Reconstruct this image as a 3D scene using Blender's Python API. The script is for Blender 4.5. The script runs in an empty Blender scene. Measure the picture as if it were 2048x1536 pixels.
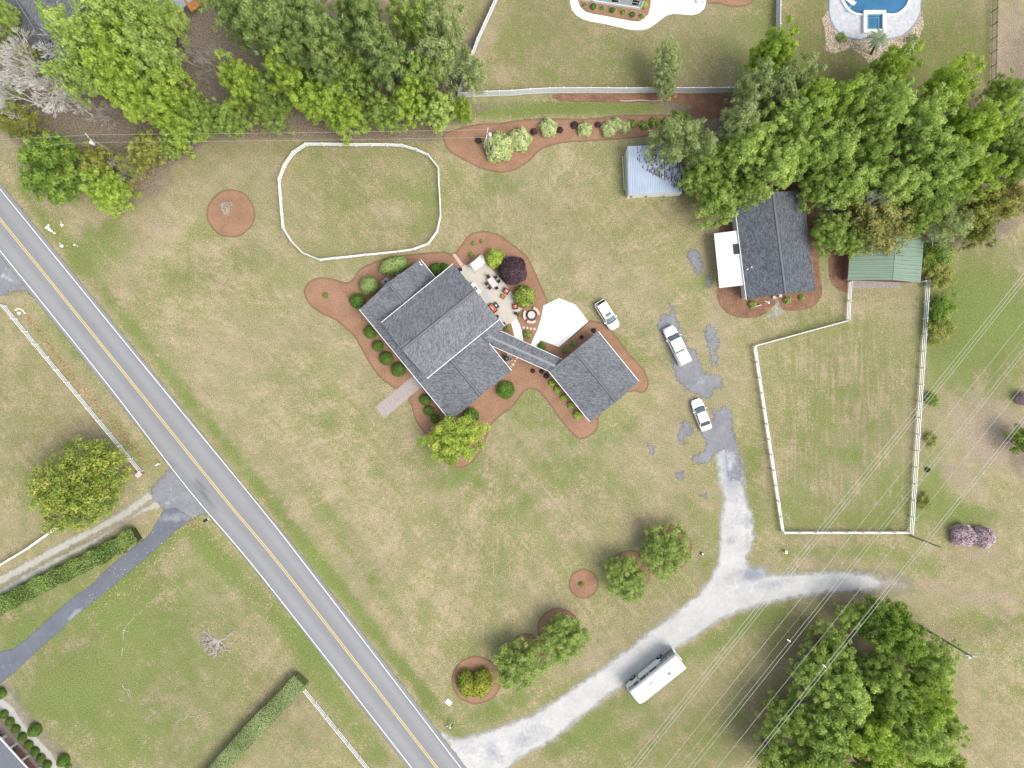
import bpy, math, random
import numpy as np
from mathutils import Vector, Matrix
from mathutils.geometry import tessellate_polygon

# ---------------------------------------------------------------- camera, sky, sun, exposure
S, H = 0.075, 107.0            # metres per photo pixel on the ground, height of the drone
scene = bpy.context.scene
C = scene.collection
cam_d = bpy.data.cameras.new('camera'); cam = bpy.data.objects.new('camera', cam_d); C.objects.link(cam)
cam.location = (0, 0, H); cam.rotation_euler = (0, 0, 0)
cam_d.sensor_width = 36; cam_d.lens = 36*H/(2048*S); cam_d.clip_end = 3000; cam_d.clip_start = 0.5
scene.camera = cam
world = bpy.data.worlds.new('World'); scene.world = world; world.use_nodes = True
SUN = Vector((0.46, -0.28, 0.84)).normalized()
wn = world.node_tree.nodes; wl = world.node_tree.links
sky = wn.new('ShaderNodeTexSky'); sky.sky_type = 'NISHITA'; sky.sun_disc = False
sky.sun_elevation = math.asin(SUN.z); sky.sun_rotation = math.atan2(SUN.x, SUN.y)
sky.air_density = 1.0; sky.dust_density = 3.0; sky.ozone_density = 1.0
bg = wn['Background']; bg.inputs['Strength'].default_value = 0.15
hs = wn.new('ShaderNodeHueSaturation'); hs.inputs['Saturation'].default_value = 0.45      # thin cloud over the blue
wl.new(sky.outputs['Color'], hs.inputs['Color']); wl.new(hs.outputs['Color'], bg.inputs['Color'])
sun_d = bpy.data.lights.new('sun', 'SUN'); sun_d.energy = 1.1; sun_d.angle = math.radians(30); sun_d.color = (1.0, 0.95, 0.86)
sun = bpy.data.objects.new('sun', sun_d); C.objects.link(sun); sun.location = (40, -30, 80)
sun.rotation_euler = SUN.to_track_quat('Z', 'Y').to_euler()
scene.view_settings.view_transform = 'Standard'; scene.view_settings.look = 'None'
scene.view_settings.exposure = 0.80; scene.view_settings.gamma = 1.0; scene.view_settings.use_curve_mapping = False
scene.cycles.max_bounces = 7; scene.cycles.diffuse_bounces = 5; scene.cycles.transparent_max_bounces = 8
scene.cycles.use_denoising = True

def W(px, py, z=0.0):
    k = (H-z)/H*S
    return Vector(((px-1024)*k, (768-py)*k, z))
def W2(px, py, z=0.0):
    p = W(px, py, z); return (p.x, p.y)
rnd = random.Random(7)

# ---------------------------------------------------------------- materials
def newmat(name):
    m = bpy.data.materials.new(name); m.use_nodes = True
    nt = m.node_tree; b = nt.nodes['Principled BSDF']
    return m, nt, b
def N(nt, t, **kw):
    n = nt.nodes.new(t)
    for k, v in kw.items():
        if k in n.inputs: n.inputs[k].default_value = v
        else: setattr(n, k, v)
    return n
def coords(nt, scale=(1, 1, 1), rot=0.0, kind='Object'):
    tc = N(nt, 'ShaderNodeTexCoord'); mp = N(nt, 'ShaderNodeMapping')
    mp.inputs['Scale'].default_value = scale; mp.inputs['Rotation'].default_value = (0, 0, rot)
    nt.links.new(tc.outputs[kind], mp.inputs['Vector'])
    if rot and len(set(scale)) > 1:                      # turn first, then stretch
        mp.inputs['Scale'].default_value = (1, 1, 1); m2 = N(nt, 'ShaderNodeMapping'); m2.inputs['Scale'].default_value = scale
        nt.links.new(mp.outputs['Vector'], m2.inputs['Vector']); return m2.outputs['Vector']
    return mp.outputs['Vector']
def noise(nt, vec, sc, detail=3.0, rough=0.55):
    n = N(nt, 'ShaderNodeTexNoise'); n.inputs['Scale'].default_value = sc
    n.inputs['Detail'].default_value = detail; n.inputs['Roughness'].default_value = rough
    nt.links.new(vec, n.inputs['Vector']); return n.outputs['Fac']
def math_(nt, op, a, b=None, clamp=False):
    n = N(nt, 'ShaderNodeMath'); n.operation = op; n.use_clamp = clamp
    for i, v in enumerate((a, b)):
        if v is None: continue
        if isinstance(v, (int, float)): n.inputs[i].default_value = v
        else: nt.links.new(v, n.inputs[i])
    return n.outputs[0]
def mrange(nt, v, a, b, c=0.0, d=1.0, smooth=False):
    n = N(nt, 'ShaderNodeMapRange'); n.clamp = True
    if smooth: n.interpolation_type = 'SMOOTHSTEP'
    nt.links.new(v, n.inputs[0])
    for i, x in enumerate((a, b, c, d)): n.inputs[1+i].default_value = x
    return n.outputs[0]
def mix(nt, f, a, b, mode='MIX'):
    n = N(nt, 'ShaderNodeMix'); n.data_type = 'RGBA'; n.blend_type = mode
    if isinstance(f, (int, float)): n.inputs[0].default_value = f
    else: nt.links.new(f, n.inputs[0])
    for i, v in ((6, a), (7, b)):
        if isinstance(v, tuple): n.inputs[i].default_value = (*v, 1)
        else: nt.links.new(v, n.inputs[i])
    return n.outputs[2]
def attr(nt, name):
    n = N(nt, 'ShaderNodeAttribute'); n.attribute_name = name; return n.outputs['Fac']
def bump(nt, b, h, strength=0.3, dist=0.02):
    n = N(nt, 'ShaderNodeBump'); n.inputs['Strength'].default_value = strength; n.inputs['Distance'].default_value = dist
    nt.links.new(h, n.inputs['Height']); nt.links.new(n.outputs[0], b.inputs['Normal'])
def simple(name, col, rough=0.6, var=0.12, sc=3.0, metal=0.0, spec=0.4, dirt=None):
    m, nt, b = newmat(name)
    v = coords(nt); n = noise(nt, v, sc, 4.0)
    f = mrange(nt, n, 0.3, 0.7, 1-var, 1+var)
    c = mix(nt, 1.0, tuple(col), f, 'MULTIPLY')
    if dirt:
        n2 = noise(nt, v, dirt[1], 5.0, 0.65); c = mix(nt, mrange(nt, n2, 0.5, 0.72, 0, dirt[2]), c, dirt[0])
    nt.links.new(c, b.inputs['Base Color']); b.inputs['Roughness'].default_value = rough
    b.inputs['Metallic'].default_value = metal; b.inputs['Specular IOR Level'].default_value = spec
    return m
def glass(name, col, rough=0.08):
    m, nt, b = newmat(name)
    b.inputs['Base Color'].default_value = (*col, 1); b.inputs['Roughness'].default_value = rough
    b.inputs['Specular IOR Level'].default_value = 0.7; b.inputs['Coat Weight'].default_value = 0.3
    return m

def ground_mat():
    m, nt, b = newmat('lawn_grass'); v = coords(nt)
    g, br, st, lt = attr(nt, 'green'), attr(nt, 'bare'), attr(nt, 'stripe'), attr(nt, 'litter')
    n1 = noise(nt, v, 0.09, 4.0, 0.6); nA = noise(nt, v, 0.22, 4.0, 0.6); n2 = noise(nt, v, 0.42, 5.0, 0.62); n3 = noise(nt, v, 1.7, 4.0, 0.65); n4 = noise(nt, v, 3.4, 3.0, 0.75)
    vs = coords(nt, (1.9, 0.16, 1)); ns = noise(nt, vs, 1.0, 3.0)
    vr = coords(nt, (0.1, 1.3, 1), math.radians(51)); nr = noise(nt, vr, 1.0, 3.0)
    f = math_(nt, 'ADD', g, math_(nt, 'MULTIPLY', math_(nt, 'SUBTRACT', n1, 0.5), 1.9))
    for n, a in ((nA, 1.4), (n2, 1.6), (n3, 2.6), (n4, 3.6), (nr, 1.0)):
        f = math_(nt, 'ADD', f, math_(nt, 'MULTIPLY', math_(nt, 'SUBTRACT', n, 0.5), a))
    f = math_(nt, 'ADD', f, math_(nt, 'MULTIPLY', math_(nt, 'MULTIPLY', math_(nt, 'SUBTRACT', ns, 0.5), st), 4.5))
    tan = mix(nt, mrange(nt, n2, 0.35, 0.65), (0.36, 0.282, 0.178), (0.30, 0.262, 0.135))
    pale = mix(nt, mrange(nt, n4, 0.47, 0.62), tan, (0.49, 0.425, 0.275))
    grn = mix(nt, mrange(nt, n3, 0.35, 0.68), (0.175, 0.188, 0.068), (0.245, 0.247, 0.108))
    grn = mix(nt, mrange(nt, g, 0.62, 1.0), grn, (0.15, 0.20, 0.052))
    c = mix(nt, mrange(nt, f, 0.14, 0.86, 0, 1, True), pale, grn)
    nb = noise(nt, v, 0.055, 5.0, 0.65)
    c = mix(nt, mrange(nt, nb, 0.42, 0.62, 0, 0.45), c, mix(nt, mrange(nt, n4, 0.4, 0.6), (0.27, 0.215, 0.145), (0.37, 0.305, 0.215)))
    c = mix(nt, math_(nt, 'MULTIPLY', attr(nt, 'olive'), mrange(nt, n4, 0.3, 0.7, 0.75, 1.0), True), c, mix(nt, mrange(nt, f, 0.1, 0.9), (0.185, 0.155, 0.075), (0.125, 0.135, 0.042)))
    fl_ = mrange(nt, math_(nt, 'ADD', g, math_(nt, 'ADD', math_(nt, 'MULTIPLY', math_(nt, 'SUBTRACT', nA, 0.5), 1.2), math_(nt, 'ADD', math_(nt, 'MULTIPLY', math_(nt, 'SUBTRACT', n4, 0.5), 1.0), math_(nt, 'MULTIPLY', math_(nt, 'SUBTRACT', n2, 0.5), 0.9)))), 0.66, 1.12, 0, 0.82, True)
    c = mix(nt, fl_, c, mix(nt, mrange(nt, n4, 0.38, 0.62), (0.13, 0.17, 0.045), (0.20, 0.228, 0.075)))
    # small dark weeds
    nw = noise(nt, v, 2.6, 2.0, 0.5); w = math_(nt, 'MULTIPLY', mrange(nt, nw, 0.60, 0.68), mrange(nt, n2, 0.42, 0.55))
    c = mix(nt, math_(nt, 'MULTIPLY', w, 0.55), c, (0.105, 0.16, 0.035))
    fb = math_(nt, 'ADD', br, math_(nt, 'ADD', math_(nt, 'MULTIPLY', math_(nt, 'SUBTRACT', n3, 0.5), 1.1), math_(nt, 'MULTIPLY', math_(nt, 'SUBTRACT', n4, 0.5), 0.7)))
    dirt = mix(nt, mrange(nt, n4, .4, .6), (0.26, 0.20, 0.14), (0.36, 0.295, 0.225))
    c = mix(nt, mrange(nt, fb, 0.25, 0.8), c, dirt)
    fl = math_(nt, 'ADD', lt, math_(nt, 'ADD', math_(nt, 'MULTIPLY', math_(nt, 'SUBTRACT', n2, 0.5), 0.9), math_(nt, 'MULTIPLY', math_(nt, 'SUBTRACT', n4, 0.5), 1.0)))
    leafl = mix(nt, mrange(nt, n4, 0.35, 0.65), (0.135, 0.11, 0.08), (0.28, 0.23, 0.17))
    c = mix(nt, mrange(nt, fl, 0.3, 0.75), c, leafl)
    # fine grain
    n5 = noise(nt, v, 7.0, 2.0, 0.7)
    c = mix(nt, 1.0, c, mrange(nt, n5, 0.35, 0.65, 0.66, 1.34), 'MULTIPLY')
    c = mix(nt, 1.0, c, mrange(nt, n1, 0.35, 0.65, 0.93, 1.07), 'MULTIPLY')
    nt.links.new(c, b.inputs['Base Color']); b.inputs['Roughness'].default_value = 0.95; b.inputs['Specular IOR Level'].default_value = 0.1
    bump(nt, b, n4, 0.5, 0.05)
    return m
def edged(name, cols, amp=0.5, soft=0.15, sc=(0.5, 2.5, 8.0), tonecol=None, edgecol=None, grain=0.2, nsc=1.2, tonethr=(0.3, 0.7), rough=0.9):
    """ground covering whose rim breaks up into what lies below; cols = two colours mixed by noise"""
    m, nt, b = newmat(name); v = coords(nt)
    n1 = noise(nt, v, sc[0], 4.0, 0.6); n2 = noise(nt, v, sc[1], 4.0, 0.6); n3 = noise(nt, v, sc[2], 3.0, 0.7)
    c = mix(nt, mrange(nt, math_(nt, 'ADD', math_(nt, 'MULTIPLY', n1, 0.6), math_(nt, 'MULTIPLY', n2, 0.4)), 0.36, 0.64), cols[0], cols[1])
    if tonecol:
        t = attr(nt, 'tone'); ft = math_(nt, 'ADD', t, math_(nt, 'ADD', math_(nt, 'MULTIPLY', math_(nt, 'SUBTRACT', n1, 0.5), 0.6), math_(nt, 'MULTIPLY', math_(nt, 'SUBTRACT', n2, 0.5), 0.7)))
        c = mix(nt, mrange(nt, ft, *tonethr), c, tonecol)
    sd = attr(nt, 'sd')
    if edgecol: c = mix(nt, mrange(nt, sd, 0.0, 0.35, 0.55, 0.0), c, edgecol)
    c = mix(nt, 1.0, c, mrange(nt, n3, 0.3, 0.7, 1-grain, 1+grain), 'MULTIPLY')
    nt.links.new(c, b.inputs['Base Color']); b.inputs['Roughness'].default_value = rough; b.inputs['Specular IOR Level'].default_value = 0.15
    ne = noise(nt, v, nsc, 5.0, 0.7)
    a = mrange(nt, math_(nt, 'ADD', sd, math_(nt, 'MULTIPLY', math_(nt, 'SUBTRACT', ne, 0.5), amp*6)), -soft, soft)
    nt.links.new(a, b.inputs['Alpha']); bump(nt, b, n3, 0.4, 0.03)
    return m
def shingle_mat(name, dark, light, axis_rot=0.0, blue=0.0):
    m, nt, b = newmat(name); v = coords(nt, (1, 1, 1), axis_rot)
    tc = N(nt, 'ShaderNodeTexCoord')
    br = N(nt, 'ShaderNodeTexBrick'); br.inputs['Scale'].default_value = 1.0; br.inputs['Brick Width'].default_value = 0.32; br.inputs['Row Height'].default_value = 0.14
    br.inputs['Mortar Size'].default_value = 0.008; br.inputs['Color1'].default_value = (0, 0, 0, 1); br.inputs['Color2'].default_value = (1, 1, 1, 1); br.inputs['Mortar'].default_value = (0.1, 0.1, 0.1, 1)
    nt.links.new(v, br.inputs['Vector'])
    n2 = noise(nt, v, 0.35, 5.0, 0.65); n3 = noise(nt, v, 6.5, 3.0, 0.75); n4 = noise(nt, coords(nt, (0.8, 3.2, 1), axis_rot), 1.6, 3.0)
    f = math_(nt, 'ADD', math_(nt, 'MULTIPLY', n3, 0.55), math_(nt, 'MULTIPLY', br.outputs['Color'], 0.22))
    f = math_(nt, 'ADD', f, math_(nt, 'MULTIPLY', n4, 0.35))
    c = mix(nt, mrange(nt, f, 0.43, 0.69), dark, light)
    c = mix(nt, 1.0, c, mrange(nt, n2, 0.3, 0.7, 0.86, 1.12), 'MULTIPLY')
    nt.links.new(c, b.inputs['Base Color']); b.inputs['Roughness'].default_value = 0.85; b.inputs['Specular IOR Level'].default_value = 0.25
    bump(nt, b, f, 0.35, 0.01)
    return m
def leaf_mat(name, cols, trans=0.42, objvar=0.25):
    """cols: dark, mid, light"""
    m, nt, b = newmat(name)
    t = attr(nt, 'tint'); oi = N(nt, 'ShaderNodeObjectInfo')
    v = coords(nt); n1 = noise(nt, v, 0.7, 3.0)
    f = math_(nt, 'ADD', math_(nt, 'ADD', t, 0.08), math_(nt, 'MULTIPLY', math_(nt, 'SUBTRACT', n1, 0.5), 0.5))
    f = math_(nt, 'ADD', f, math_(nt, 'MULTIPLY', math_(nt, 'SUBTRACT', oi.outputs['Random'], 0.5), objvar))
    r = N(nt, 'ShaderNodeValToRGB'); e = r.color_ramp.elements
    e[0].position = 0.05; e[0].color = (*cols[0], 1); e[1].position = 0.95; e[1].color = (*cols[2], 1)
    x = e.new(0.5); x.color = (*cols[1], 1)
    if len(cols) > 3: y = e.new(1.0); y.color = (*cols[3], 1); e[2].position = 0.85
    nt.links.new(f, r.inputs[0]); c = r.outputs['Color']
    nt.links.new(c, b.inputs['Base Color']); b.inputs['Roughness'].default_value = 0.55; b.inputs['Specular IOR Level'].default_value = 0.25
    tr = N(nt, 'ShaderNodeBsdfTranslucent'); nt.links.new(c, tr.inputs['Color'])
    ms = N(nt, 'ShaderNodeMixShader'); ms.inputs[0].default_value = trans
    nt.links.new(b.outputs[0], ms.inputs[1]); nt.links.new(tr.outputs[0], ms.inputs[2])
    nt.links.new(ms.outputs[0], nt.nodes['Material Output'].inputs['Surface'])
    return m

M = {}
M['ground'] = ground_mat()
M['mulch'] = edged('pine_straw_mulch', ((0.255, 0.145, 0.09), (0.345, 0.205, 0.13)), 0.035, 0.05, (0.5, 3.0, 9.0), edgecol=(0.12, 0.07, 0.045), grain=0.28, nsc=2.0, tonecol=(0.33, 0.195, 0.135))
M['leafy_mulch'] = edged('leafy_mulch', ((0.16, 0.088, 0.055), (0.29, 0.165, 0.105)), 0.05, 0.06, (0.6, 4.0, 7.0), grain=0.45, nsc=2.0)
M['gravel'] = edged('crushed_limestone', ((0.56, 0.55, 0.53), (0.43, 0.425, 0.405)), 0.34, 0.45, (0.35, 1.8, 9.0), tonecol=(0.25, 0.265, 0.305), grain=0.1, nsc=0.9, tonethr=(0.22, 1.05))
M['gravel2'] = edged('sandy_gravel', ((0.46, 0.44, 0.39), (0.38, 0.355, 0.30)), 0.2, 0.25, (0.5, 2.0, 8.0), grain=0.15, nsc=1.4)
M['oldasphalt'] = edged('worn_asphalt', ((0.185, 0.19, 0.205), (0.265, 0.268, 0.28)), 0.40, 0.2, (0.4, 2.0, 8.0), grain=0.12, nsc=1.3, tonecol=(0.42, 0.43, 0.44))
M['faint'] = edged('thin_gravel', ((0.37, 0.335, 0.26), (0.31, 0.285, 0.22)), 0.7, 1.1, (0.5, 2.0, 8.0), grain=0.2, nsc=1.1)
M['drive'] = edged('dark_driveway_asphalt', ((0.125, 0.135, 0.16), (0.165, 0.175, 0.20)), 0.05, 0.06, (0.25, 1.4, 8.0), tonecol=(0.27, 0.275, 0.285), grain=0.1, nsc=1.6)
M['rock_mulch'] = edged('river_stones', ((0.27, 0.21, 0.14), (0.46, 0.39, 0.29)), 0.05, 0.05, (1.0, 3.0, 4.5), grain=0.9, nsc=2.0)
def road_mat():
    m, nt, b = newmat('road_asphalt'); v = coords(nt)
    t = attr(nt, 'tone'); n1 = noise(nt, v, 0.12, 4.0); n2 = noise(nt, v, 7.0, 3.0, 0.7)
    ns = noise(nt, coords(nt, (0.03, 1.6, 1), math.radians(51)), 1.0, 3.0)
    f = math_(nt, 'ADD', math_(nt, 'MULTIPLY', n1, 0.35), math_(nt, 'ADD', math_(nt, 'MULTIPLY', ns, 0.35), math_(nt, 'MULTIPLY', t, 0.5)))
    c = mix(nt, mrange(nt, f, 0.35, 0.85), (0.215, 0.218, 0.224), (0.278, 0.28, 0.283))
    st = noise(nt, coords(nt, (0.16, 0.9, 1), math.radians(51)), 1.0, 4.0, 0.6)
    c = mix(nt, math_(nt, 'MULTIPLY', attr(nt, 'stain'), mrange(nt, st, 0.35, 0.6)), c, (0.15, 0.153, 0.16))
    c = mix(nt, 1.0, c, mrange(nt, n2, 0.3, 0.7, 0.92, 1.08), 'MULTIPLY')
    nt.links.new(c, b.inputs['Base Color']); b.inputs['Roughness'].default_value = 0.85; bump(nt, b, n2, 0.3, 0.01)
    return m
M['road'] = road_mat()
M['white_line'] = simple('white_road_paint', (0.72, 0.72, 0.70), 0.7, 0.1, 6)
M['yellow_line'] = simple('yellow_road_paint', (0.66, 0.50, 0.20), 0.7, 0.12, 6)
M['concrete'] = simple('pale_concrete', (0.80, 0.795, 0.77), 0.8, 0.035, 0.8)
M['concrete_w'] = simple('white_concrete', (0.86, 0.855, 0.83), 0.8, 0.02, 0.5)
M['joint'] = simple('concrete_joint', (0.5, 0.49, 0.47), 0.9, 0.1)
M['patio'] = simple('beige_patio_concrete', (0.52, 0.475, 0.41), 0.75, 0.06, 1.2)
M['paver'] = simple('weathered_pavers', (0.37, 0.325, 0.29), 0.85, 0.16, 5, dirt=((0.25, 0.235, 0.22), 1.6, 0.6))
M['brick'] = simple('brick', (0.36, 0.20, 0.15), 0.85, 0.2, 7)
M['pinkbrick'] = simple('pale_brick', (0.55, 0.42, 0.36), 0.85, 0.15, 7)
M['roof'] = shingle_mat('grey_shingles', (0.10, 0.107, 0.12), (0.225, 0.232, 0.245), math.radians(-39))
M['roof2'] = shingle_mat('charcoal_shingles', (0.06, 0.068, 0.082), (0.155, 0.165, 0.185), math.radians(-8))
M['roof3'] = shingle_mat('old_shingles', (0.09, 0.095, 0.105), (0.195, 0.20, 0.215), math.radians(35))
M['ridge'] = simple('ridge_shingles', (0.155, 0.158, 0.168), 0.85, 0.25, 8)
M['trim'] = simple('white_trim', (0.78, 0.78, 0.76), 0.5, 0.05)
M['siding'] = simple('pale_siding', (0.60, 0.62, 0.63), 0.6, 0.05)
M['siding_b'] = simple('blue_grey_siding', (0.50, 0.56, 0.62), 0.6, 0.05)
M['redwall'] = simple('dark_red_boards', (0.16, 0.065, 0.06), 0.8, 0.2)
M['glass_d'] = glass('dark_glass', (0.02, 0.025, 0.03)); M['glass_c'] = glass('car_glass', (0.025, 0.03, 0.035))
M['glass_w'] = glass('tinted_windscreen', (0.12, 0.17, 0.18))
M['pvc'] = simple('white_vinyl', (0.80, 0.80, 0.80), 0.45, 0.03); M['pvc_b'] = simple('white_vinyl_boards', (0.70, 0.715, 0.74), 0.45, 0.04, 1.0)
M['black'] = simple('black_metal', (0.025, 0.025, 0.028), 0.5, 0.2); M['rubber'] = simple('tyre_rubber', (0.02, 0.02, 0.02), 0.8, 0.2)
M['steel'] = simple('brushed_steel', (0.45, 0.46, 0.47), 0.35, 0.08, metal=0.7)
M['wire'] = simple('bright_cable', (0.60, 0.60, 0.52), 0.5, 0.05); M['wire_g'] = simple('grey_cable', (0.42, 0.42, 0.39), 0.5, 0.05)
M['pole'] = simple('weathered_pole_wood', (0.27, 0.25, 0.21), 0.85, 0.2, 5)
M['bark'] = simple('bark', (0.17, 0.14, 0.11), 0.9, 0.3, 4); M['greybark'] = simple('pale_grey_bark', (0.56, 0.54, 0.49), 0.9, 0.2, 4)
M['twig'] = simple('grey_twigs', (0.36, 0.33, 0.29), 0.9, 0.2, 4)
M['paint'] = simple('white_car_paint', (0.83, 0.83, 0.84), 0.2, 0.01, 1, spec=0.6)
M['wpanel'] = simple('white_panel', (0.72, 0.72, 0.675), 0.5, 0.04, 0.6)
M['rvroof'] = simple('white_rubber_roof', (0.86, 0.86, 0.86), 0.5, 0.03, 1.0)
M['rvgrey'] = simple('grey_graphic_panel', (0.30, 0.33, 0.34), 0.35, 0.05); M['rvdark'] = simple('dark_graphic_panel', (0.12, 0.14, 0.15), 0.3, 0.05)
M['rvside'] = simple('pale_side_panel', (0.74, 0.77, 0.76), 0.3, 0.04)
M['plate'] = simple('red_lamp', (0.4, 0.02, 0.02), 0.2, 0.05); M['lamp'] = simple('headlamp', (0.6, 0.62, 0.64), 0.1, 0.05)
M['orange'] = simple('orange_cushion', (0.50, 0.14, 0.07), 0.85, 0.12, 5); M['wicker'] = simple('dark_wicker', (0.055, 0.035, 0.028), 0.8, 0.3, 12)
M['pillow'] = simple('white_pillow', (0.8, 0.72, 0.66), 0.9, 0.1, 8)
M['stone'] = simple('mottled_stone', (0.56, 0.53, 0.50), 0.8, 0.25, 8); M['pinkstone'] = simple('pink_stone', (0.60, 0.48, 0.42), 0.85, 0.15, 6)
M['rock'] = simple('white_rock', (0.72, 0.72, 0.70), 0.85, 0.15, 5)
M['rug'] = simple('pale_blue_rug', (0.42, 0.43, 0.46), 0.95, 0.06)
M['greenlid'] = simple('dark_green_enamel', (0.03, 0.055, 0.05), 0.25, 0.1)
M['tub'] = simple('white_canvas', (0.80, 0.80, 0.77), 0.7, 0.05, 3)
M['coping'] = simple('white_coping', (0.78, 0.77, 0.76), 0.6, 0.04, 4)
def metal_roof(name, col, dark, axis, pitch=0.3, dirt=None):
    m, nt, b = newmat(name); v = coords(nt)
    sx = N(nt, 'ShaderNodeSeparateXYZ'); nt.links.new(v, sx.inputs[0])
    w = math_(nt, 'FRACT', math_(nt, 'DIVIDE', sx.outputs[axis], pitch))
    line = mrange(nt, math_(nt, 'ABSOLUTE', math_(nt, 'SUBTRACT', w, 0.5)), 0.36, 0.48)
    n = noise(nt, v, 0.5, 4.0); c = mix(nt, mrange(nt, n, 0.3, 0.7), col, tuple(x*0.86 for x in col))
    c = mix(nt, math_(nt, 'MULTIPLY', line, 0.5), c, dark)
    nt.links.new(c, b.inputs['Base Color']); b.inputs['Roughness'].default_value = 0.42; b.inputs['Metallic'].default_value = 0.15
    bump(nt, b, line, 0.4, 0.03)
    return m
M['bluemetal'] = metal_roof('galvanised_sheet', (0.41, 0.49, 0.60), (0.22, 0.26, 0.33), 0, 0.33)
M['greenmetal'] = metal_roof('green_metal_sheet', (0.195, 0.275, 0.205), (0.10, 0.15, 0.11), 1, 0.62)
M['greymetal'] = metal_roof('grey_corrugated_sheet', (0.36, 0.38, 0.42), (0.2, 0.21, 0.24), 0, 0.25)
M['rust'] = simple('rusty_sheet', (0.36, 0.16, 0.04), 0.8, 0.3, 3)
def water_mat():
    m, nt, b = newmat('pool_water'); v = coords(nt); n = noise(nt, v, 1.2, 3.0)
    b.inputs['Base Color'].default_value = (0.55, 0.8, 0.88, 1); b.inputs['Roughness'].default_value = 0.05
    b.inputs['Transmission Weight'].default_value = 1.0; b.inputs['IOR'].default_value = 1.2
    bump(nt, b, n, 0.15, 0.02); return m
M['water'] = water_mat()
M['poolfloor'] = simple('pool_plaster', (0.10, 0.25, 0.42), 0.6, 0.12, 0.5)
M['pooledge'] = simple('pale_tile', (0.5, 0.68, 0.78), 0.4, 0.1, 3)
M['deck'] = simple('grey_travertine', (0.46, 0.47, 0.49), 0.7, 0.12, 2.2, dirt=((0.62, 0.62, 0.62), 1.3, 0.7))
M['deckedge'] = simple('slate_border', (0.22, 0.28, 0.33), 0.7, 0.12, 2)

G_ = dict
M['lf_spring'] = leaf_mat('spring_leaves', ((0.29, 0.38, 0.105), (0.44, 0.57, 0.15), (0.62, 0.74, 0.22)))
M['lf_bright'] = leaf_mat('lime_leaves', ((0.27, 0.38, 0.07), (0.41, 0.55, 0.09), (0.57, 0.69, 0.14)))
M['lf_mid'] = leaf_mat('mid_green_leaves', ((0.21, 0.30, 0.07), (0.33, 0.45, 0.10), (0.47, 0.59, 0.16)))
M['lf_pine'] = leaf_mat('pine_needles', ((0.125, 0.195, 0.06), (0.24, 0.325, 0.095), (0.39, 0.48, 0.16)), 0.25)
M['lf_grey'] = leaf_mat('grey_green_leaves', ((0.23, 0.29, 0.11), (0.36, 0.43, 0.16), (0.50, 0.57, 0.26)), 0.3)
M['lf_olive'] = leaf_mat('olive_leaves', ((0.17, 0.20, 0.045), (0.30, 0.335, 0.075), (0.46, 0.45, 0.12)), 0.3)
M['lf_rusty'] = leaf_mat('yellow_brown_leaves', ((0.18, 0.21, 0.06), (0.36, 0.375, 0.11), (0.54, 0.47, 0.17)), 0.3)
M['lf_small'] = leaf_mat('soft_green_leaves', ((0.15, 0.23, 0.055), (0.27, 0.38, 0.085), (0.43, 0.52, 0.15)), 0.35, 0.15)
M['lf_yellowgreen'] = leaf_mat('yellow_green_leaves', ((0.17, 0.27, 0.04), (0.32, 0.46, 0.07), (0.56, 0.62, 0.12)), 0.35, 0.1)
M['lf_dense'] = leaf_mat('fresh_green_leaves', ((0.10, 0.19, 0.03), (0.20, 0.32, 0.05), (0.35, 0.47, 0.09)), 0.35, 0.15)
M['lf_magnolia'] = leaf_mat('glossy_leaves', ((0.085, 0.145, 0.03), (0.20, 0.28, 0.045), (0.34, 0.39, 0.07), (0.50, 0.50, 0.10)), 0.15)
M['lf_dark'] = leaf_mat('dark_shrub_leaves', ((0.05, 0.115, 0.018), (0.11, 0.215, 0.03), (0.18, 0.30, 0.05)), 0.2, 0.1)
M['lf_box'] = leaf_mat('boxwood_leaves', ((0.046, 0.104, 0.019), (0.111, 0.202, 0.026), (0.195, 0.286, 0.046)), 0.2, 0.1)
M['lf_lime'] = leaf_mat('pale_shrub_leaves', ((0.16, 0.26, 0.06), (0.30, 0.42, 0.12), (0.46, 0.55, 0.22)), 0.25, 0.1)
M['lf_var'] = leaf_mat('cream_variegated_leaves', ((0.28, 0.36, 0.10), (0.50, 0.57, 0.23), (0.70, 0.74, 0.40)), 0.25, 0.1)
M['lf_purple'] = leaf_mat('purple_leaves', ((0.033, 0.021, 0.026), (0.085, 0.05, 0.062), (0.15, 0.092, 0.10)), 0.15, 0.1)
M['lf_golden'] = leaf_mat('golden_leaves', ((0.075, 0.135, 0.022), (0.185, 0.25, 0.035), (0.48, 0.45, 0.06)), 0.2, 0.1)
M['lf_pink'] = leaf_mat('pink_blossom', ((0.33, 0.23, 0.20), (0.60, 0.42, 0.48), (0.80, 0.68, 0.76)), 0.25, 0.1)
M['lf_hedge'] = leaf_mat('hedge_leaves', ((0.078, 0.133, 0.031), (0.172, 0.258, 0.055), (0.296, 0.390, 0.109)), 0.2, 0.1)
M['lf_clip'] = leaf_mat('clipped_hedge_leaves', ((0.16, 0.22, 0.08), (0.28, 0.35, 0.135), (0.42, 0.48, 0.22)), 0.2, 0.1)
M['lf_palm'] = leaf_mat('palm_fronds', ((0.10, 0.14, 0.08), (0.20, 0.25, 0.15), (0.30, 0.36, 0.22)), 0.2, 0.1)
M['lf_fallen'] = leaf_mat('fallen_leaves', ((0.17, 0.10, 0.05), (0.36, 0.21, 0.10), (0.50, 0.36, 0.20)), 0.1, 0.1)
M['lf_straw'] = leaf_mat('pale_fallen_leaves', ((0.40, 0.34, 0.12), (0.55, 0.48, 0.2), (0.68, 0.62, 0.38)), 0.1, 0.1)
M['core'] = simple('shaded_twigs', (0.045, 0.06, 0.02), 0.95, 0.2); M['core_p'] = simple('dark_purple_twigs', (0.025, 0.015, 0.02), 0.95, 0.2)
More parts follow.
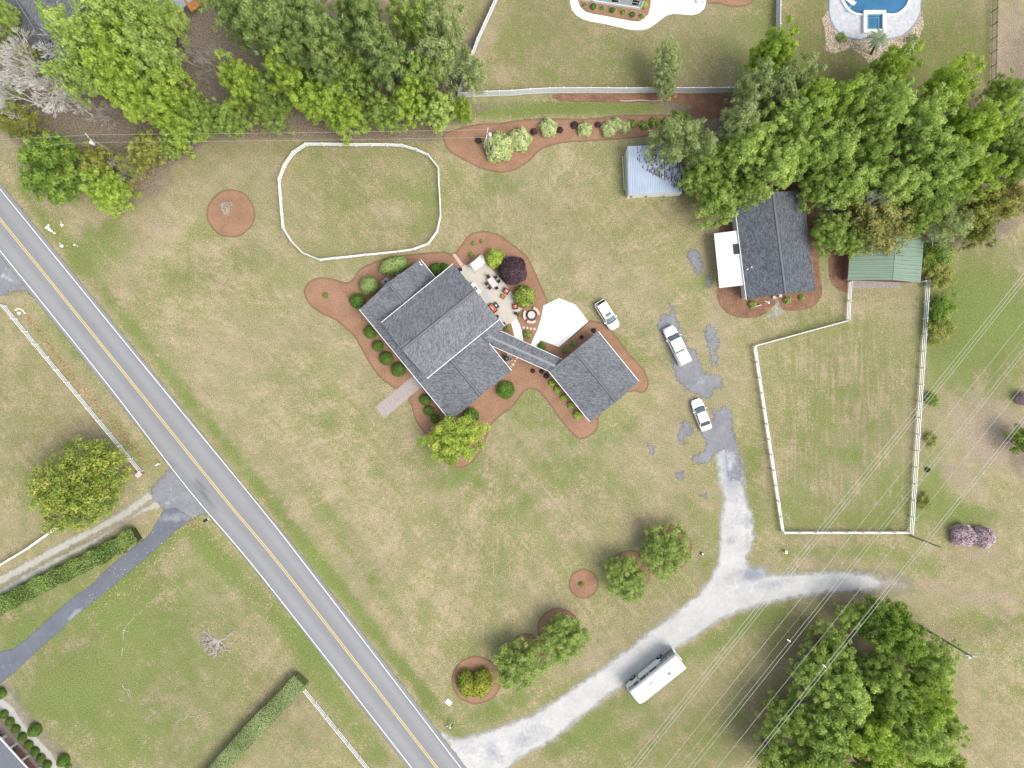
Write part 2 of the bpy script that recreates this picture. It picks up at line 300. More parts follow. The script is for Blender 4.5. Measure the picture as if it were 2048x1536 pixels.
M['core_l'] = simple('light_twigs', (0.12, 0.17, 0.05), 0.95, 0.2)

# ---------------------------------------------------------------- objects
def tag(o, label=None, cat=None, group=None, kind=None):
    if label: o['label'] = label
    if cat: o['category'] = cat
    if group: o['group'] = group
    if kind: o['kind'] = kind
    return o
def thing(name, label, cat, loc=(0, 0, 0), rz=0.0, group=None):
    o = bpy.data.objects.new(name, None); C.objects.link(o); o.empty_display_size = 0.3
    o.location = loc; o.rotation_euler = (0, 0, rz)
    return tag(o, label, cat, group)
class MB:
    def __init__(s): s.v = []; s.f = []; s.m = []
    def face(s, pts, mi=0):
        n = len(s.v); s.v += [tuple(p) for p in pts]; s.f.append(tuple(range(n, n+len(pts)))); s.m.append(mi)
    def hexa(s, b, t, mi=0):
        n = len(s.v); s.v += [tuple(p) for p in b] + [tuple(p) for p in t]; k = len(b)
        s.f.append(tuple(n+i for i in reversed(range(k)))); s.m.append(mi)
        s.f.append(tuple(n+k+i for i in range(k))); s.m.append(mi)
        for i in range(k):
            j = (i+1) % k; s.f.append((n+i, n+j, n+k+j, n+k+i)); s.m.append(mi)
    def box(s, c, d, rz=0.0, mi=0, tilt=None):
        x, y, z = d[0]/2, d[1]/2, d[2]/2; R = Matrix.Rotation(rz, 3, 'Z')
        if tilt: R = R @ Matrix.Rotation(tilt[0], 3, tilt[1])
        c = Vector(c)
        b = [c+R@Vector(p) for p in ((-x, -y, -z), (x, -y, -z), (x, y, -z), (-x, y, -z))]
        t = [c+R@Vector(p) for p in ((-x, -y, z), (x, -y, z), (x, y, z), (-x, y, z))]
        s.hexa(b, t, mi)
    def prism(s, pts, z0, z1, mi=0):
        a = sum(pts[i][0]*pts[(i+1) % len(pts)][1]-pts[(i+1) % len(pts)][0]*pts[i][1] for i in range(len(pts)))
        if a < 0: pts = pts[::-1]
        s.hexa([(p[0], p[1], z0) for p in pts], [(p[0], p[1], z1) for p in pts], mi)
    def tube(s, p0, p1, r0, r1=None, n=8, mi=0, cap=True):
        r1 = r0 if r1 is None else r1; p0, p1 = Vector(p0), Vector(p1); d = (p1-p0)
        if d.length < 1e-6: return
        q = d.to_track_quat('Z', 'Y'); k = len(s.v)
        for p, r in ((p0, r0), (p1, r1)):
            for i in range(n):
                a = 2*math.pi*i/n; s.v.append(tuple(p+q@Vector((r*math.cos(a), r*math.sin(a), 0))))
        for i in range(n):
            j = (i+1) % n; s.f.append((k+i, k+j, k+n+j, k+n+i)); s.m.append(mi)
        if cap: s.f.append(tuple(k+i for i in reversed(range(n)))); s.f.append(tuple(k+n+i for i in range(n))); s.m += [mi, mi]
    def cyl(s, c, r, h, n=16, mi=0, r1=None): s.tube(c, (c[0], c[1], c[2]+h), r, r1, n, mi)
    def lathe(s, c, prof, n=20, mi=0):
        k = len(s.v); c = Vector(c)
        for r, z in prof:
            for i in range(n):
                a = 2*math.pi*i/n; s.v.append((c.x+r*math.cos(a), c.y+r*math.sin(a), c.z+z))
        for q in range(len(prof)-1):
            for i in range(n):
                j = (i+1) % n; s.f.append((k+q*n+i, k+q*n+j, k+(q+1)*n+j, k+(q+1)*n+i)); s.m.append(mi)
        s.f.append(tuple(k+i for i in reversed(range(n)))); s.f.append(tuple(k+(len(prof)-1)*n+i for i in range(n))); s.m += [mi, mi]
    def build(s, name, mats, parent=None, smooth=False, bevel=0.0, origin=None):
        if not isinstance(mats, (list, tuple)): mats = [mats]
        me = bpy.data.meshes.new(name); v = s.v
        if origin is not None: v = [(a-origin[0], b-origin[1], c-origin[2]) for a, b, c in v]
        me.from_pydata(v, [], s.f)
        for m in mats: me.materials.append(m)
        me.polygons.foreach_set('material_index', s.m)
        if smooth: me.polygons.foreach_set('use_smooth', [True]*len(s.f))
        me.update(); o = bpy.data.objects.new(name, me); C.objects.link(o)
        if origin is not None and parent is None: o.location = origin
        if bevel:
            b = o.modifiers.new('bevel', 'BEVEL'); b.width = bevel; b.segments = 2; b.limit_method = 'ANGLE'; b.angle_limit = math.radians(40)
        if parent: o.parent = parent
        return o
def copy_tree(o, parent=None):
    c = o.copy(); C.objects.link(c)
    if parent: c.parent = parent
    for ch in [x for x in bpy.data.objects if x.parent == o]: copy_tree(ch, c)
    return c
def smooth_poly(pts, n=5, closed=True):
    P = [np.array(p, float) for p in pts]; L = len(P); out = []
    rng_ = range(L) if closed else range(L-1)
    for i in rng_:
        if closed: a, b, c, d = P[i-1], P[i], P[(i+1) % L], P[(i+2) % L]
        else: a, b, c, d = P[max(i-1, 0)], P[i], P[i+1], P[min(i+2, L-1)]
        for k in range(n):
            t = k/n; out.append(tuple(0.5*((2*b)+(-a+c)*t+(2*a-5*b+4*c-d)*t*t+(-a+3*b-3*c+d)*t**3)))
    if not closed: out.append(tuple(P[-1]))
    return out
def sdist(P, poly):
    P = np.asarray(P, float); poly = np.asarray(poly, float); d = np.full(len(P), 1e9); ins = np.zeros(len(P), bool)
    for i in range(len(poly)):
        a, b = poly[i], poly[(i+1) % len(poly)]; e = b-a; w = P-a; L = e@e
        if L < 1e-12: continue
        t = np.clip((w@e)/L, 0, 1); d = np.minimum(d, np.hypot(*(w-t[:, None]*e).T))
        c = ((a[1] <= P[:, 1]) != (b[1] <= P[:, 1])) & (P[:, 0] < a[0]+(P[:, 1]-a[1])*e[0]/(e[1] if abs(e[1]) > 1e-12 else 1e-12))
        ins ^= c
    return np.where(ins, d, -d)
def blob(px, py, lst):
    t = np.zeros(len(px))
    for x, y, rx, ry, ang, a in lst:
        c, s = math.cos(math.radians(ang)), math.sin(math.radians(ang)); dx, dy = px-x, py-y
        u, v = (dx*c+dy*s)/rx, (-dx*s+dy*c)/ry; t += a*np.exp(-(u*u+v*v)**1.5)
    return t
def fmesh(name, verts, quads, mat, attrs=None, domain='POINT', extra=()):
    me = bpy.data.meshes.new(name); nq = len(quads); k = quads.shape[1]
    me.vertices.add(len(verts)); me.vertices.foreach_set('co', np.asarray(verts, np.float32).ravel())
    me.loops.add(nq*k); me.loops.foreach_set('vertex_index', quads.astype(np.int32).ravel())
    me.polygons.add(nq); me.polygons.foreach_set('loop_start', np.arange(0, nq*k, k, dtype=np.int32)); me.polygons.foreach_set('loop_total', np.full(nq, k, np.int32))
    me.materials.append(mat)
    for e in extra: me.materials.append(e)
    me.update(calc_edges=True)
    for n, a in (attrs or {}).items():
        at = me.attributes.new(n, 'FLOAT', domain); at.data.foreach_set('value', np.asarray(a, np.float32))
    return me
def grid_sheet(name, poly, z, mat, cell=0.3, margin=0.8, smooth=5, tone=(), label=None, cat=None, kind='structure', holes=(), grow=0.0):
    """flat covering cut out of a fine grid; poly in photo pixels of the ground"""
    pw = [W2(*p) for p in poly]
    if smooth: pw = smooth_poly(pw, smooth)
    a = np.array(pw); x0, y0 = a.min(0)-margin-cell; x1, y1 = a.max(0)+margin+cell
    nx, ny = int((x1-x0)/cell)+2, int((y1-y0)/cell)+2
    X, Y = np.meshgrid(x0+np.arange(nx)*cell, y0+np.arange(ny)*cell); P = np.stack([X.ravel(), Y.ravel()], 1)
    sd = sdist(P, pw)+grow
    for h in holes: sd = np.minimum(sd, -sdist(P, smooth_poly([W2(*p) for p in h], 5)))
    idx = np.arange(nx*ny).reshape(ny, nx); q = np.stack([idx[:-1, :-1], idx[:-1, 1:], idx[1:, 1:], idx[1:, :-1]], -1).reshape(-1, 4)
    q = q[(sd[q] > -margin).any(1)]; used = np.unique(q); mp = np.zeros(nx*ny, int); mp[used] = np.arange(len(used)); q = mp[q]; P, sd = P[used], sd[used]
    at = {'sd': sd, 'tone': blob(P[:, 0]/S+1024, 768-P[:, 1]/S, tone)}
    me = fmesh(name, np.c_[P, np.full(len(P), z)], q, mat, at)
    o = bpy.data.objects.new(name, me); C.objects.link(o); tag(o, label, cat, kind=kind); return o
def flat(name, poly, z, mat, label=None, kind='structure', smooth=0, thick=0.0, world_pts=False, cat=None):
    pw = poly if world_pts else [W2(*p) for p in poly]
    if smooth: pw = smooth_poly(pw, smooth)
    tri = tessellate_polygon([[Vector((x, y, 0)) for x, y in pw]])
    mb = MB(); n = len(pw); mb.v = [(x, y, z) for x, y in pw]
    for t in tri:
        a, b, c = [Vector(pw[i]) for i in t]
        t = t if (b-a).cross(c-a) > 0 else t[::-1]
        mb.f.append(tuple(t)); mb.m.append(0)
    if thick:
        mb.v += [(x, y, z-thick) for x, y in pw]
        ar = sum(pw[i][0]*pw[(i+1) % n][1]-pw[(i+1) % n][0]*pw[i][1] for i in range(n))
        for i in range(n):
            j = (i+1) % n; mb.f.append((i, n+i, n+j, j) if ar > 0 else (j, n+j, n+i, i)); mb.m.append(0)
    o = mb.build(name, mat); tag(o, label, cat, kind=kind); return o

# ================================================================ THE SETTING
def ground():
    def axis(lo, hi):
        a = [-900, -600, -400, -280, -200, -150, -120, -100]; a = [x for x in a if x < lo-6]
        fine = list(np.arange(lo, hi+0.01, 0.6)); b = [-x for x in reversed([-900, -600, -400, -280, -200, -150, -120, -100]) if -x > hi+6]
        return np.array(a+fine+b, float)
    xs, ys = axis(-84, 84), axis(-66, 66); X, Y = np.meshgrid(xs, ys); x, y = X.ravel(), Y.ravel()
    px, py = x/S+1024, 768-y/S
    g = 0.50+blob(px, py, [
        # verges along the road
        *[(t*0.795+62, 400+t, 60, 17, 51, 0.22+0.0003*t) for t in range(0, 1050, 60)], (700, 1060, 130, 12, 51, .2), (1130, 860, 60, 30, 0, .1), (930, 960, 60, 20, 0, .2), (60, 940, 60, 70, 0, .12), (1000, 370, 60, 26, 0, .2), (1260, 690, 30, 60, -30, .2), (1240, 850, 60, 40, 0, .25), (1120, 950, 90, 60, 0, .2), (1040, 1020, 60, 40, 0, .2), (980, 1170, 50, 60, 0, .15), (770, 960, 60, 16, 45, .2), (880, 1050, 60, 24, 45, .2), (540, 780, 40, 50, 0, .2), (650, 850, 26, 30, 0, .2), (480, 520, 60, 26, 0, .2), (380, 560, 60, 24, 0, .2), (560, 540, 40, 30, 0, .15),
        (200, 490, 80, 50, -30, 0.42), (235, 440, 60, 14, -35, 0.2), (160, 600, 60, 30, 50, 0.15), (330, 560, 60, 40, 0, 0.15),
        (20, 780, 120, 90, 0, 0.1), (250, 880, 70, 22, 51, 0.35), (60, 1000, 80, 60, 0, 0.1), (150, 690, 120, 22, 51, 0.3),
        (250, 1300, 260, 200, 0, 0.5), (130, 1400, 90, 70, 0, 0.35), (60, 1250, 60, 60, 0, 0.25), (350, 1500, 200, 60, 0, 0.2), (270, 1130, 150, 20, -38, 0.45), (440, 1120, 90, 25, 51, 0.5), (600, 1280, 140, 28, 51, 0.5), (700, 1440, 140, 26, 51, 0.5), (600, 1480, 90, 50, 51, 0.1),
        (140, 1090, 160, 20, -33, 0.1), (720, 390, 150, 90, 0, 0.18), (840, 430, 40, 50, 0, 0.25), (500, 330, 80, 50, 0, 0.1), (690, 330, 60, 30, 0, 0.12), (1000, 400, 120, 60, 0, 0.1),
        (1060, 60, 90, 120, 0, 0.22), (1180, 150, 120, 40, 0, 0.1), (1300, 110, 200, 60, 0, 0.16), (1500, 60, 60, 90, 0, 0.25), (1640, 120, 120, 130, 0, 0.25), (1900, 100, 90, 110, 0, 0.3),
        (1160, 215, 210, 14, 0, 0.75), (1000, 228, 80, 12, 0, 0.45),
        (960, 1120, 260, 150, 30, 0.05), (1080, 900, 200, 110, 0, 0.14), (1040, 820, 60, 50, 0, 0.3), (900, 930, 90, 40, 0, 0.2), (1180, 1050, 200, 100, 0, 0.08), (1500, 1000, 26, 160, 4, 0.35), (1410, 1080, 50, 60, 0, 0.32), (1380, 960, 60, 60, 0, 0.15),
        (880, 1270, 26, 140, -38, 0.3), (760, 1180, 18, 130, -38, 0.35), (640, 1010, 18, 100, -35, 0.3), (980, 1430, 100, 24, -28, 0.45), (1130, 1380, 60, 20, -30, 0.25),
        (1700, 900, 130, 200, 0, 0.16), (1740, 650, 80, 70, 0, 0.12), (1580, 1030, 50, 40, 0, 0.3), (1800, 1000, 60, 60, 0, 0.25), (1700, 1040, 120, 20, 0, 0.2),
        (1960, 620, 120, 110, 0, 0.7), (1900, 720, 50, 90, 0, 0.4), (1990, 780, 60, 60, 0, 0.2), (1930, 1030, 90, 30, 10, 0.4), (1870, 960, 30, 60, 0, 0.3), (1880, 880, 40, 60, 0, 0.15),
        (1650, 1105, 150, 14, 0, 0.35), (1960, 1240, 130, 24, 3, 0.3), (1850, 1130, 120, 24, 0, 0.2), (1950, 1160, 90, 30, 0, 0.1),
        (1230, 1420, 170, 26, -33, 0.5), (1450, 1270, 150, 22, -28, 0.4), (1380, 1480, 140, 70, -20, 0.2), (1570, 1230, 90, 24, -8, 0.3), (1200, 1500, 110, 40, 0, 0.2),
        (1640, 640, 60, 30, 0, 0.15), (1420, 560, 20, 40, 0, 0.35), (1380, 590, 40, 30, 0, 0.1), (1230, 560, 60, 60, 0, -0.1), (1250, 450, 160, 50, 0, -0.1), (1130, 520, 30, 60, -20, 0.15),
        (430, 700, 160, 60, 55, -0.22), (720, 1000, 130, 60, 45, -0.25), (330, 470, 110, 30, -50, -0.35), (560, 860, 120, 50, 50, -0.15), (850, 1220, 90, 110, 0, -0.3), (1110, 1010, 50, 40, 0, -0.2), (1300, 880, 60, 50, 0, -0.12), (1500, 620, 90, 30, 0, -0.1), (1330, 960, 40, 40, 0, -0.15), (790, 420, 60, 20, 0, -0.35), (1700, 880, 130, 190, 0, 0.12), (1430, 1450, 200, 80, -25, .15), (1290, 1440, 90, 16, -33, .2), (1960, 700, 120, 140, 0, .15),
        (700, 720, 40, 80, 0, -0.2), (640, 800, 60, 40, 0, 0.05), (1420, 800, 20, 40, 0, 0.1), (1960, 1420, 80, 110, 0, -0.15)])
    b = blob(px, py, [
        (600, 1010, 130, 3.4, 51, 0.35), (700, 1140, 130, 3.4, 51, 0.35), (810, 1290, 120, 3.0, 53, 0.28), (500, 880, 90, 5, 51, 0.22), (400, 750, 120, 6, 51, 0.2),
        (330, 450, 60, 26, 15, 0.35), (275, 510, 60, 20, -60, 0.3), (150, 430, 60, 22, 20, 0.3), (780, 430, 70, 26, 0, 0.4), (700, 380, 40, 30, 0, 0.1), (640, 460, 30, 20, 0, 0.15),
        (1970, 860, 110, 90, 30, 0.65), (1920, 960, 90, 26, 38, 0.45), (1990, 880, 60, 60, 0, 0.2), (1620, 1280, 80, 26, -52, 0.45), (1560, 1350, 60, 40, 0, 0.22), (1960, 1420, 60, 110, 0, 0.28), (1960, 1110, 90, 12, 0, 0.5), (1850, 1170, 60, 14, 0, 0.4), (1900, 1195, 160, 8, 0, 0.35), (1760, 1150, 40, 20, 0, 0.5),  # first patch: brown grey bare ground with tree shadow painted into the tone
        (430, 1280, 44, 26, 15, 0.4), (200, 1300, 60, 40, 30, 0.12), (290, 1440, 40, 16, 30, 0.25), (380, 1490, 40, 20, 0, 0.12), (300, 1200, 40, 30, 0, 0.1),
        (1440, 590, 30, 100, 0, 0.4), (1430, 680, 26, 60, 0, 0.3), (1400, 520, 34, 30, 0, 0.45), (1300, 900, 26, 14, 0, 0.3), (1360, 940, 20, 34, 0, 0.35), (1410, 990, 24, 24, 0, 0.35), (1450, 980, 18, 90, 0, 0.3), (1480, 1110, 70, 24, 0, 0.2), (1390, 1110, 22, 16, 0, 0.4), (1540, 1060, 8, 60, 0, 0.25), (1534, 880, 3, 150, 4, .3), (1546, 960, 3, 110, 4, .3), (1490, 760, 3, 130, 0, .2), (1477, 740, 3, 120, 0, .18), (1260, 1262, 110, 3.5, -36, .25), (1270, 1276, 110, 3.5, -36, .22), (1140, 1340, 90, 3.5, -34, .22), (860, 770, 3, 3, 0, 0), (1700, 1112, 190, 3, 0, .3), (1700, 1128, 190, 3, 0, .25), (1330, 740, 3, 90, -25, .2), (1900, 1180, 120, 10, 8, .3), (2000, 1196, 90, 8, 0, .35),
        (1780, 720, 12, 150, 3, 0.3), (1820, 620, 26, 50, 0, 0.4), (1740, 575, 80, 12, 0, 0.35), (1580, 640, 30, 40, 0, 0.2), (1655, 500, 10, 90, 0, 0.3), (1300, 430, 110, 20, 0, 0.28), (1350, 520, 60, 90, 0, 0.1),
        (1310, 1320, 120, 10, -33, 0.2), (1200, 1290, 90, 30, -33, 0.3), (950, 1450, 60, 12, -15, 0.3), (880, 1410, 26, 22, 0, 0.3), (1080, 390, 30, 20, 0, 0.1), (1130, 80, 60, 60, 0, 0.12), (1200, 110, 90, 30, 0, 0.12), (1390, 170, 100, 14, 0, 0.25), (960, 100, 18, 120, 35, 0.55),
        (300, 955, 30, 24, 0, 0.35), (0, 600, 24, 12, 0, 0.5), (1880, 640, 12, 60, 0, 0.4), (230, 830, 60, 5, 51, 0.2), (1990, 120, 14, 120, 0, 0.4), (2030, 90, 40, 120, 0, 0.7)])
    ol = np.clip(blob(px, py, [(1650, 110, 120, 130, 0, .85), (1900, 110, 110, 150, 0, .85), (1780, 140, 150, 60, 0, .6), (1250, 90, 330, 110, 0, .38), (1060, 30, 80, 80, 0, .25), (1600, 640, 60, 40, 0, .2), (1700, 850, 150, 220, 0, .22), (1700, 1040, 140, 40, 0, .2), (1380, 1470, 220, 110, -20, .35), (1600, 1260, 110, 60, 0, .4), (1960, 1260, 120, 26, 0, .4), (1950, 660, 110, 140, 0, .25),
        (1180, 440, 200, 60, 0, .22), (620, 290, 330, 26, 0, .35), (380, 340, 70, 40, -30, .35), (80, 900, 130, 100, 0, .2), (60, 760, 80, 80, 0, .15), (250, 1340, 260, 170, 0, .18), (720, 400, 170, 110, 0, .12), (1330, 1200, 160, 60, -30, .15), (890, 900, 80, 50, 0, .3), (600, 1480, 60, 60, 0, .2), (1400, 380, 60, 60, 0, .4), (1290, 190, 200, 40, 0, .3), (1950, 1420, 90, 110, 0, .15), (1480, 1000, 16, 150, 4, .2)]), 0, .9)
    s = blob(px, py, [(1700, 850, 150, 260, 0, 0.8), (1650, 120, 130, 130, 0, 0.5), (1900, 100, 110, 130, 0, 0.5)])
    l = blob(px, py, [(250, 150, 280, 150, 0, 1.0), (600, 130, 300, 140, 0, 1.0), (850, 150, 90, 110, 0, 1.0), (120, 240, 160, 60, 10, 1.0), (230, 340, 120, 60, 20, 1.0), (10, 60, 90, 120, 0, 0.9), (90, 300, 60, 30, 0, 0.3), (600, 262, 340, 14, 2, 0.9), (350, 300, 60, 24, -25, 0.8), (430, 60, 60, 80, 0, 0.5),
        (1600, 300, 300, 100, 0, 1.0), (1900, 320, 160, 130, 0, 1.0), (1960, 430, 90, 70, 0, 0.8), (1700, 430, 160, 80, 0, 0.8), (1480, 350, 80, 60, 0, 0.8), (1250, 197, 150, 9, 0, 1.1), (1390, 210, 60, 22, 0, 0.8), (1000, 212, 90, 10, -6, 0.5),
        (1760, 1400, 150, 130, 0, 0.9), (1900, 1270, 50, 30, 0, 0.4), (2040, 900, 26, 60, 0, 0.8), (590, 1402, 30, 26, 0, 0.55), (2040, 200, 50, 110, 0, 0.5), (2030, 60, 34, 110, 0, 0.45), (1980, 860, 70, 60, 30, 0.3), (2000, 800, 60, 30, 0, 0.2), (1880, 930, 8, 8, 0, 0.6), (960, 60, 12, 120, 33, 0.5)])  # patches left of the far right edge: litter tone also paints in tree shadow
    idx = np.arange(len(x)).reshape(len(ys), len(xs)); q = np.stack([idx[:-1, :-1], idx[:-1, 1:], idx[1:, 1:], idx[1:, :-1]], -1).reshape(-1, 4)
    me = fmesh('lawn', np.c_[x, y, np.zeros(len(x))], q, M['ground'], dict(green=g, bare=b, stripe=s, litter=l, olive=ol))
    # a hole where the pool basin is sunk
    o = bpy.data.objects.new('lawn', me); C.objects.link(o); tag(o, 'wide lawn of tan and green patchy grass around the houses', kind='structure'); return o
ground()

# road: strip between the two white edge lines
RL = [(-330, 95), (-120, 353), (0, 501), (215, 768), (374, 975), (523, 1152), (824, 1536), (1010, 1775), (1200, 2015)]
RR = [(-260, 50), (-80, 277), (5, 384), (318, 768), (512, 1004), (628, 1152), (922, 1536), (1105, 1775), (1290, 2015)]
RC = [(-295, 72), (-100, 315), (0, 438), (266, 768), (446, 993), (577.5, 1152), (874.5, 1536), (1058, 1775), (1245, 2015)]
def poly_w(pts, n=8): return [Vector((*p, 0)) for p in smooth_poly([W2(*p) for p in pts], n, False)]
def strip(name, path, offs, z, mat, label=None, tone=None, stain=(), sd=None):
    vs, at, q = [], [], []; n = len(path); m = len(offs)
    for i, p in enumerate(path):
        d = (path[min(i+1, n-1)]-path[max(i-1, 0)]).normalized(); nn = Vector((-d.y, d.x, 0))
        for k, o in enumerate(offs): w = p+nn*o; vs.append((w.x, w.y, z)); at.append(tone[k] if tone else 0)
    for i in range(n-1):
        for k in range(m-1): a = i*m+k; q.append((a, a+m, a+m+1, a+1))
    va = np.array(vs); stn = blob(va[:, 0]/S+1024, 768-va[:, 1]/S, stain)
    nz = (va[q[0][1]]-va[q[0][0]])[:2]; e2 = (va[q[0][3]]-va[q[0][0]])[:2]
    q = np.array(q);
    if nz[0]*e2[1]-nz[1]*e2[0] < 0: q = q[:, ::-1]
    me = fmesh(name, va, q, mat, dict(tone=at, stain=stn, sd=(list(sd)*n if sd else [1.0]*(n*m)))); o = bpy.data.objects.new(name, me); C.objects.link(o); tag(o, label, kind='structure'); return o
centre = poly_w(RC, 14); hw = 3.0
strip('road', centre, [-3.35, -2.6, -2.1, -1.6, -0.9, -0.3, 0.3, 0.9, 1.6, 2.1, 2.6, 3.35], 0.030, M['road'], 'two lane asphalt road running diagonally past the houses',
      [0.1, 0.3, 0.9, 0.9, 0.3, 0.1, 0.1, 0.3, 0.9, 0.9, 0.3, 0.1], [(400, 975, 24, 9, 51, 1.1), (418, 1000, 30, 6, 51, 0.8), (350, 925, 10, 6, 40, 0.8), (372, 945, 16, 4, 51, 0.6)])
M['shoulder'] = edged('gritty_shoulder', ((0.26, 0.25, 0.22), (0.21, 0.20, 0.165)), 0.10, 0.10, (0.5, 2.0, 8.0), grain=0.25, nsc=1.5)
for s_ in (1, -1): strip('road_shoulder', centre, [s_*3.1, s_*3.38, s_*3.52, s_*3.8], 0.024, M['shoulder'], 'gritty pale shoulder along the road edge', sd=[.3, .12, -.05, -.4])
left, right = poly_w(RL, 14), poly_w(RR, 14)
for o in (0.13, -0.13): strip('centre_line', centre, [o-0.06, o+0.06], 0.035, M['yellow_line'], 'yellow line down the middle of the road')
strip('edge_line', left, [-0.065, 0.065], 0.035, M['white_line'], 'white line along the lower left road edge')
strip('edge_line', right, [-0.065, 0.065], 0.035, M['white_line'], 'white line along the upper right road edge')

# aprons, drives and lanes
grid_sheet('drive_apron', [(355, 925), (338, 932), (331, 950), (318, 960), (303, 975), (301, 990), (312, 1003), (327, 1012), (325, 1030), (345, 1042), (372, 1050), (383, 1040), (400, 1028), (418, 1026), (440, 1040), (420, 1000), (380, 950)], 0.016, M['oldasphalt'], 0.25, smooth=0,
           tone=[(330, 1010, 20, 6, -30, 0.5), (365, 1043, 20, 5, 10, 0.5), (345, 985, 40, 20, 20, 0.25)], label='worn grey asphalt apron where the drives meet the road')
grid_sheet('driveway', [(327, 1020), (311, 1048), (300, 1068), (286, 1081), (268, 1093), (250, 1108), (232, 1123), (213, 1140), (200, 1150), (188, 1166), (160, 1186), (130, 1208), (92, 1243), (55, 1276), (25, 1299), (-10, 1304), (-60, 1302), (-60, 1400), (0, 1368), (30, 1343), (72, 1304), (98, 1280), (120, 1262), (150, 1232), (172, 1216), (205, 1190), (230, 1168), (255, 1147), (280, 1126), (305, 1104), (330, 1082), (350, 1062), (372, 1047), (385, 1036), (350, 1015)], 0.022, M['drive'], 0.3, smooth=0,
           tone=[(150, 1228, 20, 6, -40, 0.8), (15, 1330, 30, 16, 0, 0.35), (350, 1035, 40, 12, 0, 0.6), (270, 1115, 14, 5, -40, 0.4), (200, 1180, 30, 10, -40, 0.15)], label='dark asphalt driveway curving to the lower left corner')
grid_sheet('gravel_drive', [(312, 992), (296, 984), (270, 1003), (240, 1024), (205, 1044), (165, 1065), (120, 1087), (60, 1121), (0, 1152), (-60, 1185), (-60, 1222), (0, 1190), (70, 1152), (130, 1118), (190, 1087), (240, 1053), (285, 1025), (322, 1014)], 0.010, M['gravel2'], 0.25, smooth=0,
           holes=[[(303, 1000), (280, 1015), (250, 1036), (200, 1062), (130, 1099), (60, 1138), (0, 1170), (-50, 1196), (-52, 1206), (0, 1178), (60, 1144), (135, 1104), (205, 1069), (255, 1041), (285, 1018), (306, 1005)]], label='two pale gravel wheel tracks beside the long hedge')
grid_sheet('side_road', [(-60, 480), (0, 504), (40, 548), (72, 590), (66, 594), (58, 586), (48, 581), (30, 582), (10, 588), (-60, 595)], 0.020, M['oldasphalt'], 0.3, smooth=0, tone=[(20, 560, 22, 5, 30, 0.5), (8, 545, 4, 20, 20, 0.4)], label='grey asphalt turning off the road at the left edge')
grid_sheet('gravel_lane', [(885, 1468), (893, 1478), (915, 1481), (960, 1472), (1024, 1450), (1070, 1431), (1120, 1399), (1180, 1358), (1240, 1314), (1290, 1274), (1340, 1237), (1394, 1196), (1428, 1152), (1440, 1120), (1444, 1080), (1442, 1045), (1452, 1010), (1447, 980), (1440, 950), (1436, 915), (1440, 880), (1462, 880), (1474, 905), (1481, 940), (1486, 975), (1491, 1000), (1500, 1030), (1505, 1060), (1503, 1090), (1493, 1110), (1492, 1128), (1505, 1140), (1525, 1136), (1532, 1150),
            (1570, 1153), (1620, 1149), (1690, 1146), (1735, 1152), (1765, 1166), (1735, 1178), (1690, 1179), (1630, 1186), (1580, 1194), (1534, 1204), (1490, 1217), (1449, 1231), (1400, 1262), (1351, 1295), (1300, 1330), (1230, 1378), (1170, 1424), (1100, 1480), (1040, 1512), (1000, 1545), (985, 1600), (1010, 1640), (960, 1580)], 0.014, M['gravel'], 0.3, smooth=0, grow=0.22,
           tone=[(1465, 940, 26, 70, -8, 0.85), (1510, 1150, 26, 16, 0, 0.9), (1475, 1160, 40, 26, -40, 0.45), (1540, 1170, 60, 8, -10, 0.5), (1495, 1060, 8, 60, 0, 0.45), (1475, 1040, 30, 14, 0, 0.3), (1060, 1470, 50, 22, -30, 0.55), (990, 1505, 30, 14, 60, 0.6), (940, 1500, 50, 24, 20, 0.35), (1460, 1080, 12, 10, 0, 0.5), (1680, 1160, 70, 5, 0, 0.3), (1300, 1330, 60, 6, -33, 0.2)], label='pale crushed limestone lane with a fork')
old = [
 ([(1317, 643), (1328, 629), (1343, 626), (1338, 610), (1346, 614), (1352, 640), (1362, 660), (1372, 688), (1384, 700), (1393, 706), (1402, 730), (1411, 748), (1430, 749), (1442, 756), (1443, 775), (1428, 779), (1421, 795), (1404, 796), (1390, 786), (1372, 777), (1354, 756), (1346, 730), (1340, 700), (1330, 676), (1318, 655)], [(1400, 760, 24, 18, 0, 0.3)]),
 ([(1411, 653), (1428, 655), (1434, 672), (1437, 690), (1432, 705), (1436, 722), (1430, 732), (1421, 722), (1419, 700), (1413, 680)], []),
 ([(1424, 818), (1438, 822), (1450, 812), (1462, 830), (1465, 860), (1473, 890), (1482, 930), (1478, 960), (1456, 950), (1449, 900), (1440, 902), (1428, 906), (1416, 926), (1392, 926), (1386, 912), (1402, 908), (1411, 896), (1412, 880), (1400, 862), (1412, 846), (1428, 838)], [(1455, 925, 20, 30, 0, 0.6)]),
 ([(1370, 843), (1384, 856), (1383, 868), (1371, 872), (1368, 888), (1358, 880), (1358, 864)], []),
 ([(1374, 508), (1390, 499), (1402, 520), (1403, 542), (1392, 545), (1384, 528)], [(1385, 520, 8, 8, 0, 0.3)]),
 ([(1411, 555), (1419, 555), (1422, 566), (1415, 572)], []),
 ([(1298, 893), (1306, 892), (1306, 904), (1300, 905)], []), ([(1354, 948), (1364, 944), (1366, 956), (1356, 960)], []), ([(1404, 990), (1413, 988), (1411, 998)], [])]
lab = ['grey asphalt patch under the white pickup', 'narrow grey asphalt strip right of the pickup', 'grey asphalt patch right of the white saloon car', 'small grey asphalt patch left of the saloon car', 'grey asphalt patch left of the white lean-to roof', 'tiny grey asphalt spot below the lean-to patch', 'tiny grey gravel spot right of the garage bed', 'tiny grey gravel spot above the lane', 'tiny grey gravel spot beside the lane']
